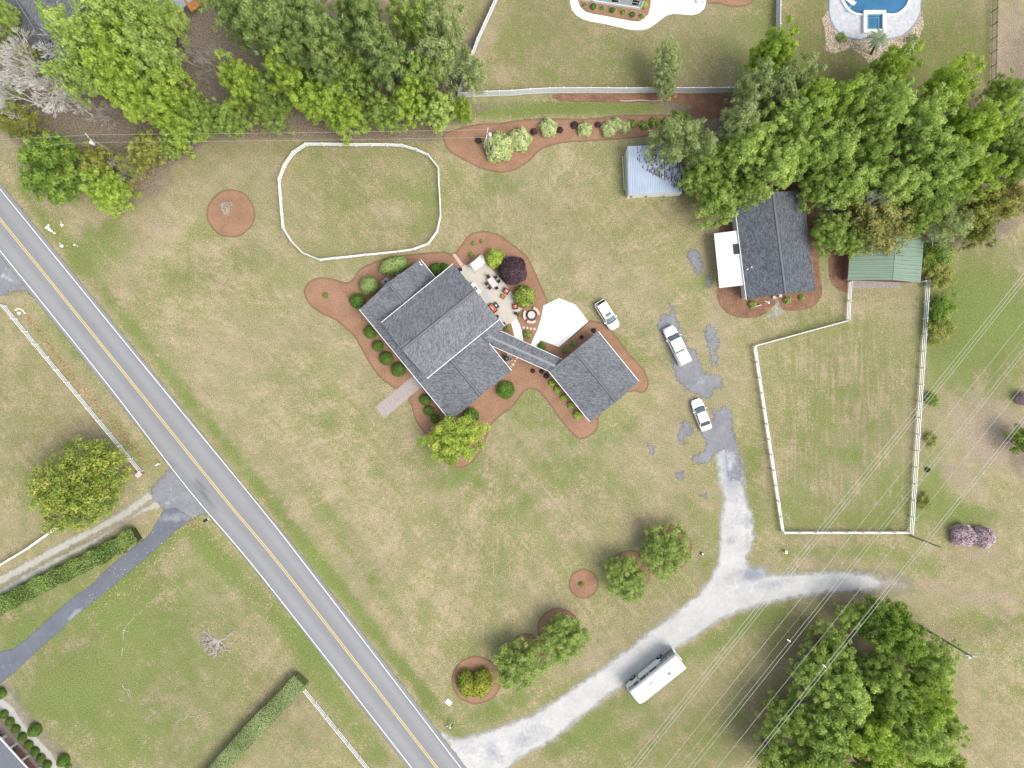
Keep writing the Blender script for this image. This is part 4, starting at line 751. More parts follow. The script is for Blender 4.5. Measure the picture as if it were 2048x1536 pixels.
def metal_shed():
    z = 2.35; t = thing('metal_shed', 'open shed with pale blue corrugated metal roof under the trees', 'shed', W(1308, 342)); o = Vector(t.location)
    c = [W(*p, q)-o for p, q in (((1255, 292.5), 2.75), ((1257.5, 389), 2.3), ((1366, 384.5), 2.3), ((1364, 288), 2.75))]
    mb = MB(); mb.hexa([p-Vector((0, 0, .06)) for p in c], c); r = mb.build('roof', M['bluemetal'], t)
    mb = MB()
    for k in range(33):
        u = (k+.5)/33; a, b_ = c[0].lerp(c[3], u), c[1].lerp(c[2], u); n = Vector((.035, 0, 0)); up = Vector((0, 0, .035)); mb.face([b_-n, b_+up, a+up, a-n]); mb.face([b_+up, b_+n, a+n, a+up])
    mb.build('roof_ridges', M['bluemetal'], r)
    ins = [Vector((p.x, p.y, 0))*0.985 for p in c]
    mb = MB(); mb.hexa([Vector((p.x, p.y, 0)) for p in (ins[1], ins[2], ins[2]+Vector((0, .12, 0)), ins[1]+Vector((0, .12, 0)))], [Vector((p.x, p.y, 2.2)) for p in (ins[1], ins[2], ins[2]+Vector((0, .12, 0)), ins[1]+Vector((0, .12, 0)))]); mb.build('wall', M['wpanel'], t)
    mb = MB(); mb.hexa([Vector((p.x, p.y, 0)) for p in (ins[1], ins[0], ins[0]+Vector((.12, 0, 0)), ins[1]+Vector((.12, 0, 0)))], [Vector((p.x, p.y, 2.2)) for p in (ins[1], ins[0], ins[0]+Vector((.12, 0, 0)), ins[1]+Vector((.12, 0, 0)))]); mb.build('wall', M['wpanel'], t)
    for x in (-3.6, -1.4, 1.2, 3.4):
        mb = MB(); mb.box((x, ins[1].y-.06, 1.0), (.28, .1, .5)); mb.build('bracket', M['bark'], t)
    for k, (x, y0, y1) in enumerate(((1245.3, 313, 380), (1249.3, 311, 391))):
        mb = MB(); mb.tube(W(x, y0, .5), W(x+3.5, y1, .5), .10, n=8); q = mb.build('long_pipe', simple('pale_green_pipe', (.40, .45, .36), .6, .1), origin=W(x+2, (y0+y1)/2, 0))
        tag(q, 'pale green pipe lying left of the metal shed, '+('the outer one' if k == 0 else 'the one nearer the wall'), 'pipe', 'pipes beside the metal shed')
        for y in (y0+8, y1-8): mb = MB(); p = W(x+2, y); mb.box((p.x, p.y, .2), (.3, .12, .4)); s = mb.build('trestle', M['pole'], q); s.location = -Vector(q.location)
    # leaves lying on the roof
    r_ = random.Random(3); mb = MB()
    for k in range(900):
        u, v = r_.random()**.8, r_.random()
        if u < .12 or v > 0.28+u*.72 or r_.random() > u*1.5: continue
        u2 = (math.floor(u*33)+.95+r_.uniform(-.05, .25))/33
        p = c[0].lerp(c[3], min(u2, .99)).lerp(c[1].lerp(c[2], min(u2, .99)), v)+Vector((0, 0, .04)); a = r_.uniform(.03, .075); l = r_.uniform(.06, .30)
        mb.face([p+Vector((-a, -l, 0)), p+Vector((a, -l*.8, 0.01)), p+Vector((a*.8, l, 0)), p+Vector((-a, l*.9, .01))])
    q = mb.build('leaf_litter', simple('wet_brown_leaves', (.10, .055, .045), .9, .3)); q.location = o; tag(q, 'brown leaves caught in the metal shed roof channels', 'leaf litter', kind='stuff')
metal_shed()

def green_shed():
    t = thing('green_shed', 'small barn with green ribbed metal roof at the paddock corner', 'shed', W(1768, 520)); o = Vector(t.location)
    P = lambda x, y, z: W(x, y, z)-o
    E0, E1 = P(1695.5, 560, 2.5), P(1702, 470, 2.5); F0, F1 = P(1841, 565.5, 2.4), P(1848, 480, 2.4); r0, r1 = P(1785.5, 560, 3.6), P(1793, 470, 3.6)
    for q in ((E0, r0, r1, E1), (r0, F0, F1, r1)):
        mb = MB(); mb.hexa([p-Vector((0, 0, .07)) for p in q], list(q)); ro = mb.build('roof', M['greenmetal'], t)
        rb = MB()
        for k in range(12):
            v = (k+.5)/12; a, b_ = q[0].lerp(q[3], v), q[1].lerp(q[2], v); n = Vector((0, .03, 0)); up = Vector((0, 0, .03)); rb.face([a-n, b_-n, b_+up, a+up]); rb.face([a+up, b_+up, b_+n, a+n])
        rb.build('roof_ribs', M['greenmetal'], ro)
    mb = MB(); mb.tube(r0+Vector((0, 0, .0)), r1, .06, n=6); mb.build('ridge_cap', simple('darker_green', (.15, .25, .19), .4, .05), t)
    mb = MB(); a, b_, c_ = Vector((E0.x+.25, E0.y+.35, 0)), Vector((F0.x-.25, F0.y+.35, 0)), Vector((F1.x-.25, F1.y-.3, 0)); d_ = Vector((E1.x+.25, E1.y-.3, 0))
    mb.hexa([a, b_, c_, d_], [p+Vector((0, 0, 2.3)) for p in (a, b_, c_, d_)])
    mb.hexa([a+Vector((0, 0, 2.3)), b_+Vector((0, 0, 2.3)), Vector((r0.x, r0.y+.35, 3.45))], [a+Vector((0, .1, 2.3)), b_+Vector((0, .1, 2.3)), Vector((r0.x, r0.y+.45, 3.45))]); mb.build('wall', M['redwall'], t)
    mb = MB(); mb.box(((a.x+b_.x)/2-.6, a.y-.06, 2.35), (2.6, .12, .16)); mb.build('door_track', M['trim'], t)
    door(t, (a.x+b_.x)/2-1.0, a.y-.05, 0, 1.9, 2.2, 0, M['trim'])
    mb = MB(); mb.box(((a.x+b_.x)/2, (a.y+E0.y)/2-.45, .04), (7.2, 1.1, .08)); mb.build('doorstep', simple('dusty_slab', (.30, .27, .24), .9, .2, 3), t)
green_shed()

def corner_houses():
    # upper left house
    z = 3.0; f = Frame((104, 150), (146, 122), (50, -60), (-16, -18), z)
    t = thing('house', 'dark shingled house with brick walls hidden behind trees in the upper left corner', 'house', f.loc, f.rz)
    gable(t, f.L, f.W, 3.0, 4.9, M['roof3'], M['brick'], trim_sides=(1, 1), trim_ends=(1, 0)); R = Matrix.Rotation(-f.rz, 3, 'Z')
    Q = lambda x, y, z: (R @ (Vector((W(x, y, z).x, W(x, y, z).y, 0))-f.loc))+Vector((0, 0, z))
    mb = MB(); q = [Q(97, 82, 4.85), Q(158, 19, 3.5), Q(190, -4, 3.2), Q(170, -80, 3.6), Q(36, -2, 4.88)]; mb.hexa([p-Vector((0, 0, .12)) for p in q], q); mb.build('wing_roof', M['roof3'], t)
    mb = MB(); mb.tube(q[1], q[2], .12, n=6); mb.tube(q[0].lerp(q[1], .6), q[1], .1, n=6); mb.build('gutter', M['trim'], t)
    mb = MB(); q = [Q(12, 68, 2.9), Q(18, 84, 2.9), Q(78, 48, 4.3), Q(58, 49, 4.3), Q(28, 50, 2.9)]; q = [Q(10, 66, 2.9), Q(19, 82, 2.9), Q(70, 55, 4.2), Q(56, 46, 4.4)]; mb.hexa([p-Vector((0, 0, .12)) for p in q], q); mb.build('porch_roof', simple('weathered_grey_shingles', (.13, .135, .14), .85, .25, 5), t)
    mb = MB(); q = [Q(8, 20, 2.9), Q(27, 52, 2.9), Q(62, 48, 4.3), Q(38, 0, 4.6), Q(0, -10, 3.2)]; mb.hexa([p-Vector((0, 0, .12)) for p in q], q); mb.build('side_roof', simple('leaf_stained_shingles', (.13, .125, .12), .85, .25, 5, dirt=((.26, .17, .08), .5, .5)), t)
    # rusty roofed shed at the top
    t = thing('shed', 'small shed with half grey and half rust coloured roof at the top edge', 'shed', W(375, -5)); o = Vector(t.location); P = lambda x, y, z: W(x, y, z)-o
    q = [P(340, -2, 2.6), P(361, 19, 2.6), P(383, 3, 2.9), P(420, -30, 2.9), P(360, -60, 2.6)]
    q = [P(318, -24, 2.5), P(361, 19, 2.5), P(386, 0, 2.8), P(340, -46, 2.8)]; mb = MB(); mb.hexa([p-Vector((0, 0, .08)) for p in q], q); mb.build('roof', M['greymetal'], t)
    q = [P(340, -46, 2.8), P(372, 8, 2.75), P(383, 24, 2.3), P(418, -2, 2.3), P(390, -46, 2.3)]; mb = MB(); mb.hexa([p-Vector((0, 0, .08)) for p in q], q); mb.build('rusty_roof', M['rust'], t)
    q = [P(363, 20, 0), P(384, 25, 0), P(416, 0, 0), P(380, -40, 0), P(330, -20, 0)]; mb = MB(); mb.hexa(q, [Vector((p.x, p.y, 2.2)) for p in q]); mb.build('wall', M['greymetal'], t)
    mb = MB(); p = W(358, 27); mb.box((p.x, p.y, .3), (.55, .6, .6), .5); q = mb.build('concrete_block', M['patio'], bevel=.02); tag(q, 'pale concrete block beside the rusty roofed shed', 'concrete block')
    # white house at the top
    t = thing('house', 'white sided house with blue grey windows at the top edge', 'house', W(1215, -30)); o = Vector(t.location); P = lambda x, y, z=0: W(x, y, z)-o
    base = [P(1133, -14), P(1183, -3), P(1184, 3.5), P(1281, 18.5), P(1288, -10), P(1284, -70), P(1133, -90)]; base = [Vector((p.x, p.y, 0)) for p in base]
    mb = MB(); mb.prism([(p.x, p.y) for p in base], 0.0, 3.0); mb.build('wall', M['siding_b'], t)
    d = (base[3]-base[2]).normalized(); ang = math.atan2(d.y, d.x); n = Vector((d.y, -d.x, 0))
    mb = MB(); m_ = (base[2]+base[3])/2+n*.05; mb.box((m_.x, m_.y, .25), ((base[3]-base[2]).length+.1, .16, .5), ang); mb.build('skirt_board', M['trim'], t)
    mb = MB()
    for p in (base[2], base[3]): mb.box((p.x+n.x*.03, p.y+n.y*.03, 1.5), (.2, .2, 3.0), ang)
    mb.build('corner_board', M['trim'], t)
    for k in (.45, .86): p = base[2].lerp(base[3], k)+n*.04; window(t, p.x, p.y, 1.65, 1.05, 1.5, ang)
    mb = MB(); rp = [(p.x*1.06, p.y*1.04-.2) for p in base]; mb.prism(rp, 3.02, 3.22); mb.build('roof', M['roof2'], t)
    mb = MB(); p0, p1 = P(1160, -2), P(1183, 3); mb.box(((p0.x+p1.x)/2, (p0.y+p1.y)/2, .5), (1.9, .3, 1.0), ang); mb.build('porch_rail', M['trim'], t)
    p0 = P(1287, 1); mb = MB(); mb.box((p0.x, p0.y, .6), (.6, .6, 1.2), ang); mb.build('downpipe_box', M['trim'], t)
    # lower left house
    t = thing('house', 'grey roofed house with white porch columns in the lower left corner', 'house', W(-10, 1545)); o = Vector(t.location); P = lambda x, y, z=0: W(x, y, z)-o
    q = [P(-30, 1444, 3.0), P(55, 1537, 3.0), P(90, 1577, 3.0), P(20, 1640, 4.6), P(-110, 1500, 4.6)]; mb = MB(); mb.hexa([p-Vector((0, 0, .14)) for p in q], q); mb.build('roof', simple('slate_grey_shingles', (.14, .15, .17), .8, .08, 3), t)
    mb = MB(); mb.hexa([q[0]+Vector((-.09, -.09, -.14)), q[2]+Vector((-.09, -.09, -.14)), q[2]+Vector((.09, .09, -.14)), q[0]+Vector((.09, .09, -.14))], [q[0]+Vector((-.09, -.09, .02)), q[2]+Vector((-.09, -.09, .02)), q[2]+Vector((.09, .09, .02)), q[0]+Vector((.09, .09, .02))]); mb.build('gutter', M['trim'], t)
    for x, y in ((34, 1486), (58, 1510), (13, 1471), (81, 1535)): p = P(x, y); mb = MB(); mb.box((p.x, p.y, 1.5), (.26, .26, 2.72)); mb.box((p.x, p.y, .22), (.36, .36, .2)); mb.build('column', M['trim'], t)
    a, b_ = P(-60, 1470), P(70, 1600); mb = MB(); w_ = [a, b_, b_+Vector((-3, -3, 0)), a+Vector((-3, -3, 0))]; mb.hexa(w_, [p+Vector((0, 0, 2.85)) for p in w_]); mb.build('wall', M['siding'], t)
corner_houses()

# ================================================================ FENCES, POLES, CABLES
def rail_fence(pts, label, z_mid=0.0, closed=False, hgt=1.35, name='rail_fence', posts=None, nrails=3, group=None, rw=.045):
    """post and rail fence; pts = photo pixels of its line on the ground (or at height z_mid), one post on each"""
    P = [W(*p, z_mid) for p in pts]; P = [Vector((p.x, p.y, 0)) for p in P]; t = thing(name, label, 'fence', P[0], 0, group); o = Vector(P[0])
    # spread posts so that none is farther than 2.6 m from the next
    Q = []; L = len(P)
    for i in range(L if closed else L-1):
        a, b_ = P[i], P[(i+1) % L]; n = max(1, round((b_-a).length/2.42)); Q += [a.lerp(b_, k/n) for k in range(n)]
    if not closed: Q.append(P[-1])
    post = None
    for i, q in enumerate(Q):
        if post is None:
            mb = MB(); mb.box((0, 0, hgt/2+.02), (.16, .16, hgt+.04)); mb.hexa([(-.085, -.085, hgt+.04), (.085, -.085, hgt+.04), (.085, .085, hgt+.04), (-.085, .085, hgt+.04)], [(-.02, -.02, hgt+.11), (.02, -.02, hgt+.11), (.02, .02, hgt+.11), (-.02, .02, hgt+.11)])
            post = mb.build('post', M['pvc'], t); c = post
        else: c = post.copy(); C.objects.link(c); c.parent = t
        a, b_ = Q[i-1] if i or closed else Q[0], Q[(i+1) % len(Q)] if closed or i+1 < len(Q) else Q[-1]; d = b_-a
        c.location = q-o; c.rotation_euler = (0, 0, math.atan2(d.y, d.x))
    zs = [hgt*(.93-.33*k) for k in range(nrails)]
    for z in zs:
        mb = MB(); n = len(Q)
        for i in range(n if closed else n-1):
            a, b_ = Q[i]-o, Q[(i+1) % n]-o; d = (b_-a).normalized(); s = Vector((-d.y, d.x, 0))*rw/2; e = d*.055; h = Vector((0, 0, .065)); zz = Vector((0, 0, z))
            mb.hexa([a+e-s-h+zz, b_-e-s-h+zz, b_-e+s-h+zz, a+e+s-h+zz], [a+e-s+h+zz, b_-e-s+h+zz, b_-e+s+h+zz, a+e+s+h+zz])
        mb.build('rail', M['pvc'], t)
    return t
oval = [(613, 289), (646, 289), (678, 289.5), (711, 290), (742, 290), (773, 290), (804.5, 291.5), (833, 300), (857, 311), (877, 336), (878.5, 374), (880, 396.5), (881.5, 433), (874.5, 464), (857, 488), (827, 499), (797, 503.5), (764.5, 507), (732, 510), (701, 513.5), (671, 516.5), (639.5, 520), (607, 506.5), (584.5, 484), (567, 456.5), (564, 426), (561.5, 394), (559, 360), (569, 332.5), (587, 306)]
rail_fence(oval, 'closed oval of white post and rail fence around a grass paddock', 0.65, True, rw=.09)
rail_fence([(1696, 565), (1691.5, 641)], 'short white rail fence running down from the green shed', 0, rw=.075)
rail_fence([(1689, 643), (1506, 693)], 'slanting white rail fence along the top of the right paddock', .4, rw=.09)
rail_fence([(1508, 694), (1564, 1063)], 'long white rail fence on the left side of the right paddock', .4, rw=.09)
rail_fence([(1565, 1064), (1817, 1064)], 'white rail fence along the bottom of the right paddock', .3, rw=.09)
rail_fence([(1817, 1065), (1854, 506), (1859, 430), (1862, 360), (1856, 254)], 'longest white rail fence on the right side of the right paddock', 0, rw=.075)
rail_fence([(1841, 564), (1851, 564)], 'tiny white rail fence between green shed and long fence', 0)
rail_fence([(1656, 440), (1660, 390), (1668, 320), (1673, 254)], 'white rail fence buried under the trees right of the charcoal roof', 0)
rail_fence([(1674, 253), (1850, 256)], 'white rail fence running left to right beneath the right hand trees', 0)
rail_fence([(11, 612), (284, 942)], 'white rail fence along the left roadside above the magnolia', .3, rw=.075)
rail_fence([(122, 1052), (60, 1096), (-30, 1150)], 'white rail fence along the gravel wheel tracks at the left edge', 0, rw=.1)
rail_fence([(610, 1377), (742, 1540), (800, 1612)], 'white rail fence at the bottom edge starting at the clipped hedge', .3, rw=.07)

def privacy(pts, label, h=1.75):
    P = [W(*p) for p in pts]; t = thing('privacy_fence', label, 'fence', P[0]); o = Vector(P[0]); Q = []
    for i in range(len(P)-1):
        a, b_ = P[i], P[i+1]; n = max(1, round((b_-a).length/2.4)); Q += [a.lerp(b_, k/n) for k in range(n)]
    Q.append(P[-1])
    for i, q in enumerate(Q):
        mb = MB(); mb.box((q.x-o.x, q.y-o.y, h/2+.04), (.13, .13, h+.08)); mb.box((q.x-o.x, q.y-o.y, h+.1), (.17, .17, .05)); mb.build('post', M['pvc'], t)
        if i+1 < len(Q):
            a, b_ = q-o, Q[i+1]-o; d = (b_-a); an = math.atan2(d.y, d.x); m_ = (a+b_)/2; mb = MB(); mb.box((m_.x, m_.y, h/2), (d.length-.13, .045, h-.16), an)
            for k in range(15): p = a.lerp(b_, (k+.6)/15.6); mb.box((p.x, p.y, h/2), (.012, .06, h-.2), an, 1)
            for z in (.09, h-.03): mb.box((m_.x, m_.y, z), (d.length-.13, .09, .13), an)
            mb.build('panel', [M['pvc_b'], simple('board_gap', (.45, .46, .48)) if 'board_gap' not in bpy.data.materials else bpy.data.materials['board_gap']], t)
    return t
privacy([(917, 195), (975, 192), (1024, 190.5), (1060, 187.5), (1099, 185.5), (1180, 185), (1249, 185.5), (1290, 185), (1380, 185), (1450, 184.5), (1510, 183), (1551, 180)], 'tall white board fence running across the top above the long mulch bed')
privacy([(998, -40), (995, 0), (955, 88), (917, 195)][::1], 'tall white board fence slanting up to the top edge beside the wood')
privacy([(1551, 178), (1552.5, 60), (1553.5, -50)], 'tall white board fence running up to the top edge left of the pool')
def iron_fence():
    t = thing('iron_fence', 'black metal picket fence near the top right corner', 'fence', W(1982, 90)); o = Vector(t.location); a, b_ = W(1984, -30), W(1980, 190); n = 8
    for k in range(n+1): p = a.lerp(b_, k/n)-o; mb = MB(); mb.box((p.x, p.y, .75), (.07, .07, 1.5)); mb.build('post', M['black'], t)
    for z in (.2, 1.2, 1.42): mb = MB(); mb.tube(a-o+Vector((0, 0, z)), b_-o+Vector((0, 0, z)), .025, n=4); mb.build('rail', M['black'], t)
    mb = MB()
    for k in range(140): p = a.lerp(b_, (k+.5)/140)-o; mb.box((p.x, p.y, .78), (.02, .02, 1.3))
    mb.build('pickets', M['black'], t)
iron_fence()

def pole(top, h, label, arm=1.8, arm_rz=0.0, transformer=True, lean=None, r=.14):
    p = W(*top, h); b = Vector((p.x, p.y, 0)); t = thing('utility_pole', label, 'utility pole', b)
    mb = MB(); mb.tube((0, 0, 0), (0, 0, h), r*1.25, r*.8, 10); mb.build('post', M['pole'], t, smooth=False)
    if arm:
        mb = MB(); mb.box((0, 0, h-.4), (arm, .1, .12), arm_rz); mb.build('cross_arm', M['greybark'], t)
        for s in (-.45, 0, .45):
            c, sn = math.cos(arm_rz), math.sin(arm_rz); mb = MB(); mb.lathe((s*arm*c, s*arm*sn, h-.34), [(.03, 0), (.06, .05), (.035, .1), (.05, .16), (.02, .2)], 8); mb.build('insulator', M['trim'], t)
    if transformer:
        mb = MB(); a = arm_rz-1.1; mb.lathe((.38*math.cos(a), .38*math.sin(a), h-1.7), [(.2, 0), (.24, .05), (.24, .85), (.2, .92), (.08, .95)], 14); mb.build('transformer', simple('pale_grey_can', (.62, .64, .66), .4, .05), t, smooth=True)
    return t, b
P1, p1 = pole((176, 275), 9.5, 'wooden pole with white transformer at the edge of the upper left wood', 1.7, math.radians(-50))
P2, p2 = pole((974, 265), 9.5, 'wooden pole standing in the cream coloured shrubs', 1.6, math.radians(80))
P3, p3 = pole((1945, 1314), 10.2, 'wooden pole with transformer right of the lower right trees', 1.8, math.radians(-5))
P4, p4 = pole((1883, 1095), 7.6, 'plain grey pole at the lower right corner of the paddock fence', 0, 0, False, r=.11)
def cable(pts, r, mat, label, group, sag=0.0, n=14):
    mb = MB(); t0 = pts[0]; t0 = Vector(t0)
    for a, b_ in zip(pts[:-1], pts[1:]):
        a, b_ = Vector(a), Vector(b_)
        for k in range(n):
            u, v = k/n, (k+1)/n; p = a.lerp(b_, u)-Vector((0, 0, sag*4*u*(1-u))); q = a.lerp(b_, v)-Vector((0, 0, sag*4*v*(1-v))); mb.tube(p, q, r, n=4, cap=False)
    o = mb.build('power_line', mat, origin=(t0.x, t0.y, t0.z)); tag(o, label, 'power line', group); return o
gl = 'thin cables along the upper left wood'
for k, (dy, dz, w) in enumerate(((0.5, 0.0, 'upper'), (-0.35, -.6, 'lower'))):
    cable([W(-120, 290, 9)+Vector((0, dy, dz)), (p1.x, p1.y+dy, 9.2+dz), (p2.x, p2.y+dy, 9.2+dz)], .016, M['wire_g'], w+' of two thin cables strung between the poles above the paddock', gl, .25)
for k, d in enumerate((0.35, -0.25)):
    cable([(p3.x+.2, p3.y+d, 9.8), W(2180, 1322+k*6, 9.6)], .012, M['wire_g'], ('upper' if k == 0 else 'lower')+' thin cable leaving the transformer pole to the right edge', 'service cables at the right pole', .2)
cable([(p4.x, p4.y, 7.4), W(1817, 1066, 1.2)], .012, M['wire_g'], 'guy wire from the plain grey pole to the fence corner', 'guy wires', 0)
ZW = 13.5
for i, (y0, xb, yb, nm) in enumerate((((546), 1255, 1536, 'leftmost of the three tight bright power cables'), (556.5, 1265, 1536, 'middle of the three tight bright power cables'), (566, 1273, 1536, 'rightmost of the three tight bright power cables'),
        (641.5, 1329, 1536, 'single bright power cable right of the tight trio'), (675, 1356, 1536, 'faintest single power cable of the corridor'), (696.5, 1376.5, 1536, 'left cable of the middle bright pair'), (706.5, 1386.5, 1536, 'right cable of the middle bright pair'),
        (769, 1434, 1536, 'lone cable between the middle pair and the thick pair'), (834, 1486.5, 1536, 'left cable of the thickest pair on the right'), (844, 1495, 1536, 'right cable of the thickest pair on the right'))):
    a = Vector((2048, y0)); b_ = Vector((xb, yb)); d = b_-a; A, B = a-d*.25, b_+d*.25
    r = (.024, .024, .024, .021, .011, .022, .022, .021, .030, .030)[i]
    cable([W(A.x, A.y, ZW), W(B.x, B.y, ZW)], r, M['wire'], nm, 'power cables crossing the right side', 0, 10)
for x, y, l in ((1577.5, 1281, 'small spacer clamp on the middle pair of cables'), (1648.5, 1332, 'small spacer clamp on the thick pair of cables')):
    mb = MB(); p = W(x, y, ZW); mb.box((0, 0, 0), (.55, .07, .08), math.radians(-38)); o = mb.build('cable_spacer', M['steel'], origin=(0, 0, 0)); o.location = p; tag(o, l, 'spacer')

# ================================================================ VEHICLES
def loft(mb, stations, mi=0, closed_ends=True):
    """stations: list of rings with equal point counts"""
    k = len(mb.v); n = len(stations[0])
    for r in stations: mb.v += [tuple(p) for p in r]
    for i in range(len(stations)-1):
        for j in range(n-1): a = k+i*n+j; mb.f.append((a, a+1, a+n+1, a+n)); mb.m.append(mi)
    if closed_ends: mb.f.append(tuple(k+j for j in range(n))); mb.m.append(mi); mb.f.append(tuple(k+(len(stations)-1)*n+j for j in reversed(range(n)))); mb.m.append(mi)
def wheel(t, x, y, r=.34, w=.22):
    s = 1 if y > 0 else -1; mb = MB(); mb.tube((x, y-s*w/2, r), (x, y+s*w/2, r), r, n=22); o = mb.build('wheel', M['rubber'], t, bevel=.03)
    mb = MB(); mb.tube((x, y+s*(w/2-.02), r), (x, y+s*(w/2+.015), r), r*.64, n=16)
    for k in range(5): a = k*1.2566; mb.box((x+math.cos(a)*r*.33, y+s*(w/2+.02), r+math.sin(a)*r*.33), (r*.6, .02, .06), 0, 0, (-a, 'Y'))
    mb.build('rim', M['steel'], o)
def car(name, label, cat, loc, rz, L, Wd, body, wb, rf, rr, rb, zb, zr, roofw=.62, sunroof=False, kind='sedan'):
    """body: (x, half width, height of the top) from tail to nose; wb..rb: windscreen base, roof front, roof rear, rear window base"""
    t = thing(name, label, cat, loc, rz); mb = MB(); st = []
    for x, hw, zt in body:
        st.append([(x, -hw*.94, .22), (x, -hw, .45), (x, -hw, min(zt-.18, .78)), (x, -hw*.965, zt-.07), (x, -hw*.86, zt), (x, -hw*.45, zt+.025), (x, 0, zt+.035), (x, hw*.45, zt+.025), (x, hw*.86, zt), (x, hw*.965, zt-.07), (x, hw, min(zt-.18, .78)), (x, hw, .45), (x, hw*.94, .22), (x, 0, .2)])
    for r in st: r.append(r[0])
    loft(mb, st); mb.build('body', M['paint'], t, smooth=True)
    # cabin
    w0, w1 = Wd/2*.90, Wd/2*roofw*1.28
    def ring(x, z, f): hw = w0+(w1-w0)*f; return [(x, -hw, z), (x, -hw*.5, z+.02*f), (x, 0, z+.03*f), (x, hw*.5, z+.02*f), (x, hw, z)]
    base_f, base_r = ring(wb, zb, 0), ring(rb, zb, 0); top_f, top_r = ring(rf, zr, 1), ring(rr, zr, 1)
    base_f = [(x+.16*(1-(y/w0)**2), y, z) for x, y, z in base_f]; base_r = [(x-.08*(1-(y/w0)**2), y, z) for x, y, z in base_r]; top_f = [(x+.05*(1-(y/w1)**2), y, z) for x, y, z in top_f]
    sh = MB()
    for a, b_ in ((base_f, top_f), (top_r, base_r)):
        loft(sh, [a, b_], closed_ends=False)
    for s in (0, -1): sh.face([base_f[s], top_f[s], top_r[s], base_r[s]])
    sh.build('cabin', M['paint'], t)
    V = Vector
    def pane(name, a, b_, c, d, off, ins, mat, sub=6):
        q = [V(a), V(b_), V(c), V(d)]; m = sum(q, V())/4; n = (q[1]-q[0]).cross(q[3]-q[0]).normalized()
        if n.dot(V(off)) < 0: n = -n
        g = MB(); g.face([p.lerp(m, ins)+n*.012 for p in q]); return g.build(name, mat, t)
    def curved(name, lo, hi, mat, a0, a1, out):
        g = MB(); r0 = [V(p).lerp(V(q), a0)+V(out)*.014 for p, q in zip(lo, hi)]; r1 = [V(p).lerp(V(q), a1)+V(out)*.014 for p, q in zip(lo, hi)]
        r0 = [V((p.x, p.y*.93, p.z)) for p in r0]; r1 = [V((p.x, p.y*.93, p.z)) for p in r1]
        loft(g, [[tuple(p) for p in r0], [tuple(p) for p in r1]], closed_ends=False); return g.build(name, mat, t, smooth=True)
    curved('windscreen', base_f, top_f, M['glass_w'], .03, .97, (.6, 0, .8)); curved('rear_window', base_r, top_r, M['glass_c'], .10, .92, (-.6, 0, .8))
    g = MB(); w_ = [V((base_f[i][0]+.02, base_f[i][1]*.97, zb+.035)) for i in range(5)]; loft(g, [[tuple(p+V((-.05, 0, .02))) for p in w_], [tuple(p+V((.09, 0, 0))) for p in w_]], closed_ends=False); g.build('cowl', M['black'], t)
    for s, sg in ((0, -1), (-1, 1)):
        bf, tf, tr, br = V(base_f[s]), V(top_f[s]), V(top_r[s]), V(base_r[s])
        for k, (u0, u1) in enumerate(((.10, .50), (.54, .93))):
            lo0, lo1 = bf.lerp(br, u0+(.02 if k == 0 else 0)), bf.lerp(br, u1); hi0, hi1 = tf.lerp(tr, max(0, (u0*1.0-.06))), tf.lerp(tr, min(1, u1+.02))
            g = MB(); n = V((0, sg*.93, .35))*.014; q = [lo0.lerp(hi0, .08), lo1.lerp(hi1, .08), lo1.lerp(hi1, .86), lo0.lerp(hi0, .86)]; g.face([p+n for p in q]); g.build('side_window', M['glass_c'], t)
    rp = MB(); rr_ = []
    for k in range(7):
        x = rf+(rr-rf)*k/6; b = .035*math.sin(math.pi*k/6); rr_.append([(x+(.05*(1-(y/w1)**2) if k == 0 else 0), y*1.0, zr+.012+b*(1-.2*abs(y))-(.03 if abs(y) > w1*.95 else 0)+.03*(1-(y/w1)**2)) for y in (-w1, -w1*.8, -w1*.4, 0, w1*.4, w1*.8, w1)])
    loft(rp, rr_, closed_ends=False); rp.build('roof', M['paint'], t, smooth=True)
    if sunroof: g = MB(); x = rf-.42; g.box((x, 0, zr+.072), (.42, .92, .012)); g.build('sunroof', simple('grey_sunroof_glass', (.16, .165, .18), .15, .02), t, bevel=.004)
    ax = L/2-.95
    for x in (ax, -ax+.05):
        for s in (-1, 1): wheel(t, x, s*(Wd/2-.10))
    for s in (-1, 1):
        g = MB(); g.box((wb-.28, s*(Wd/2+.10), zb+.05), (.16, .2, .13)); g.build('wing_mirror', M['paint'], t, bevel=.03)
        hx = body[-1][0]; g = MB(); g.box((hx-.1, s*(body[-1][1]*.80), .66), (.24, .34, .12), s*-.35); g.build('headlight', M['lamp'], t, bevel=.02)
        hx = body[0][0]; g = MB(); g.box((hx+.05, s*(body[0][1]*.84), .82), (.12, .3, .16), s*.2); g.build('tail_light', M['plate'], t, bevel=.02)
    g = MB(); g.box((body[-1][0]+.005, 0, .5), (.04, .9, .2)); g.build('grille', M['black'], t)
    g = MB(); g.box((body[0][0]-.005, 0, .75), (.03, .5, .13)); g.build('number_plate', M['lamp'], t)
    return t
def ang(p, q): a, b_ = W(*p), W(*q); d = b_-a; return math.atan2(d.y, d.x)
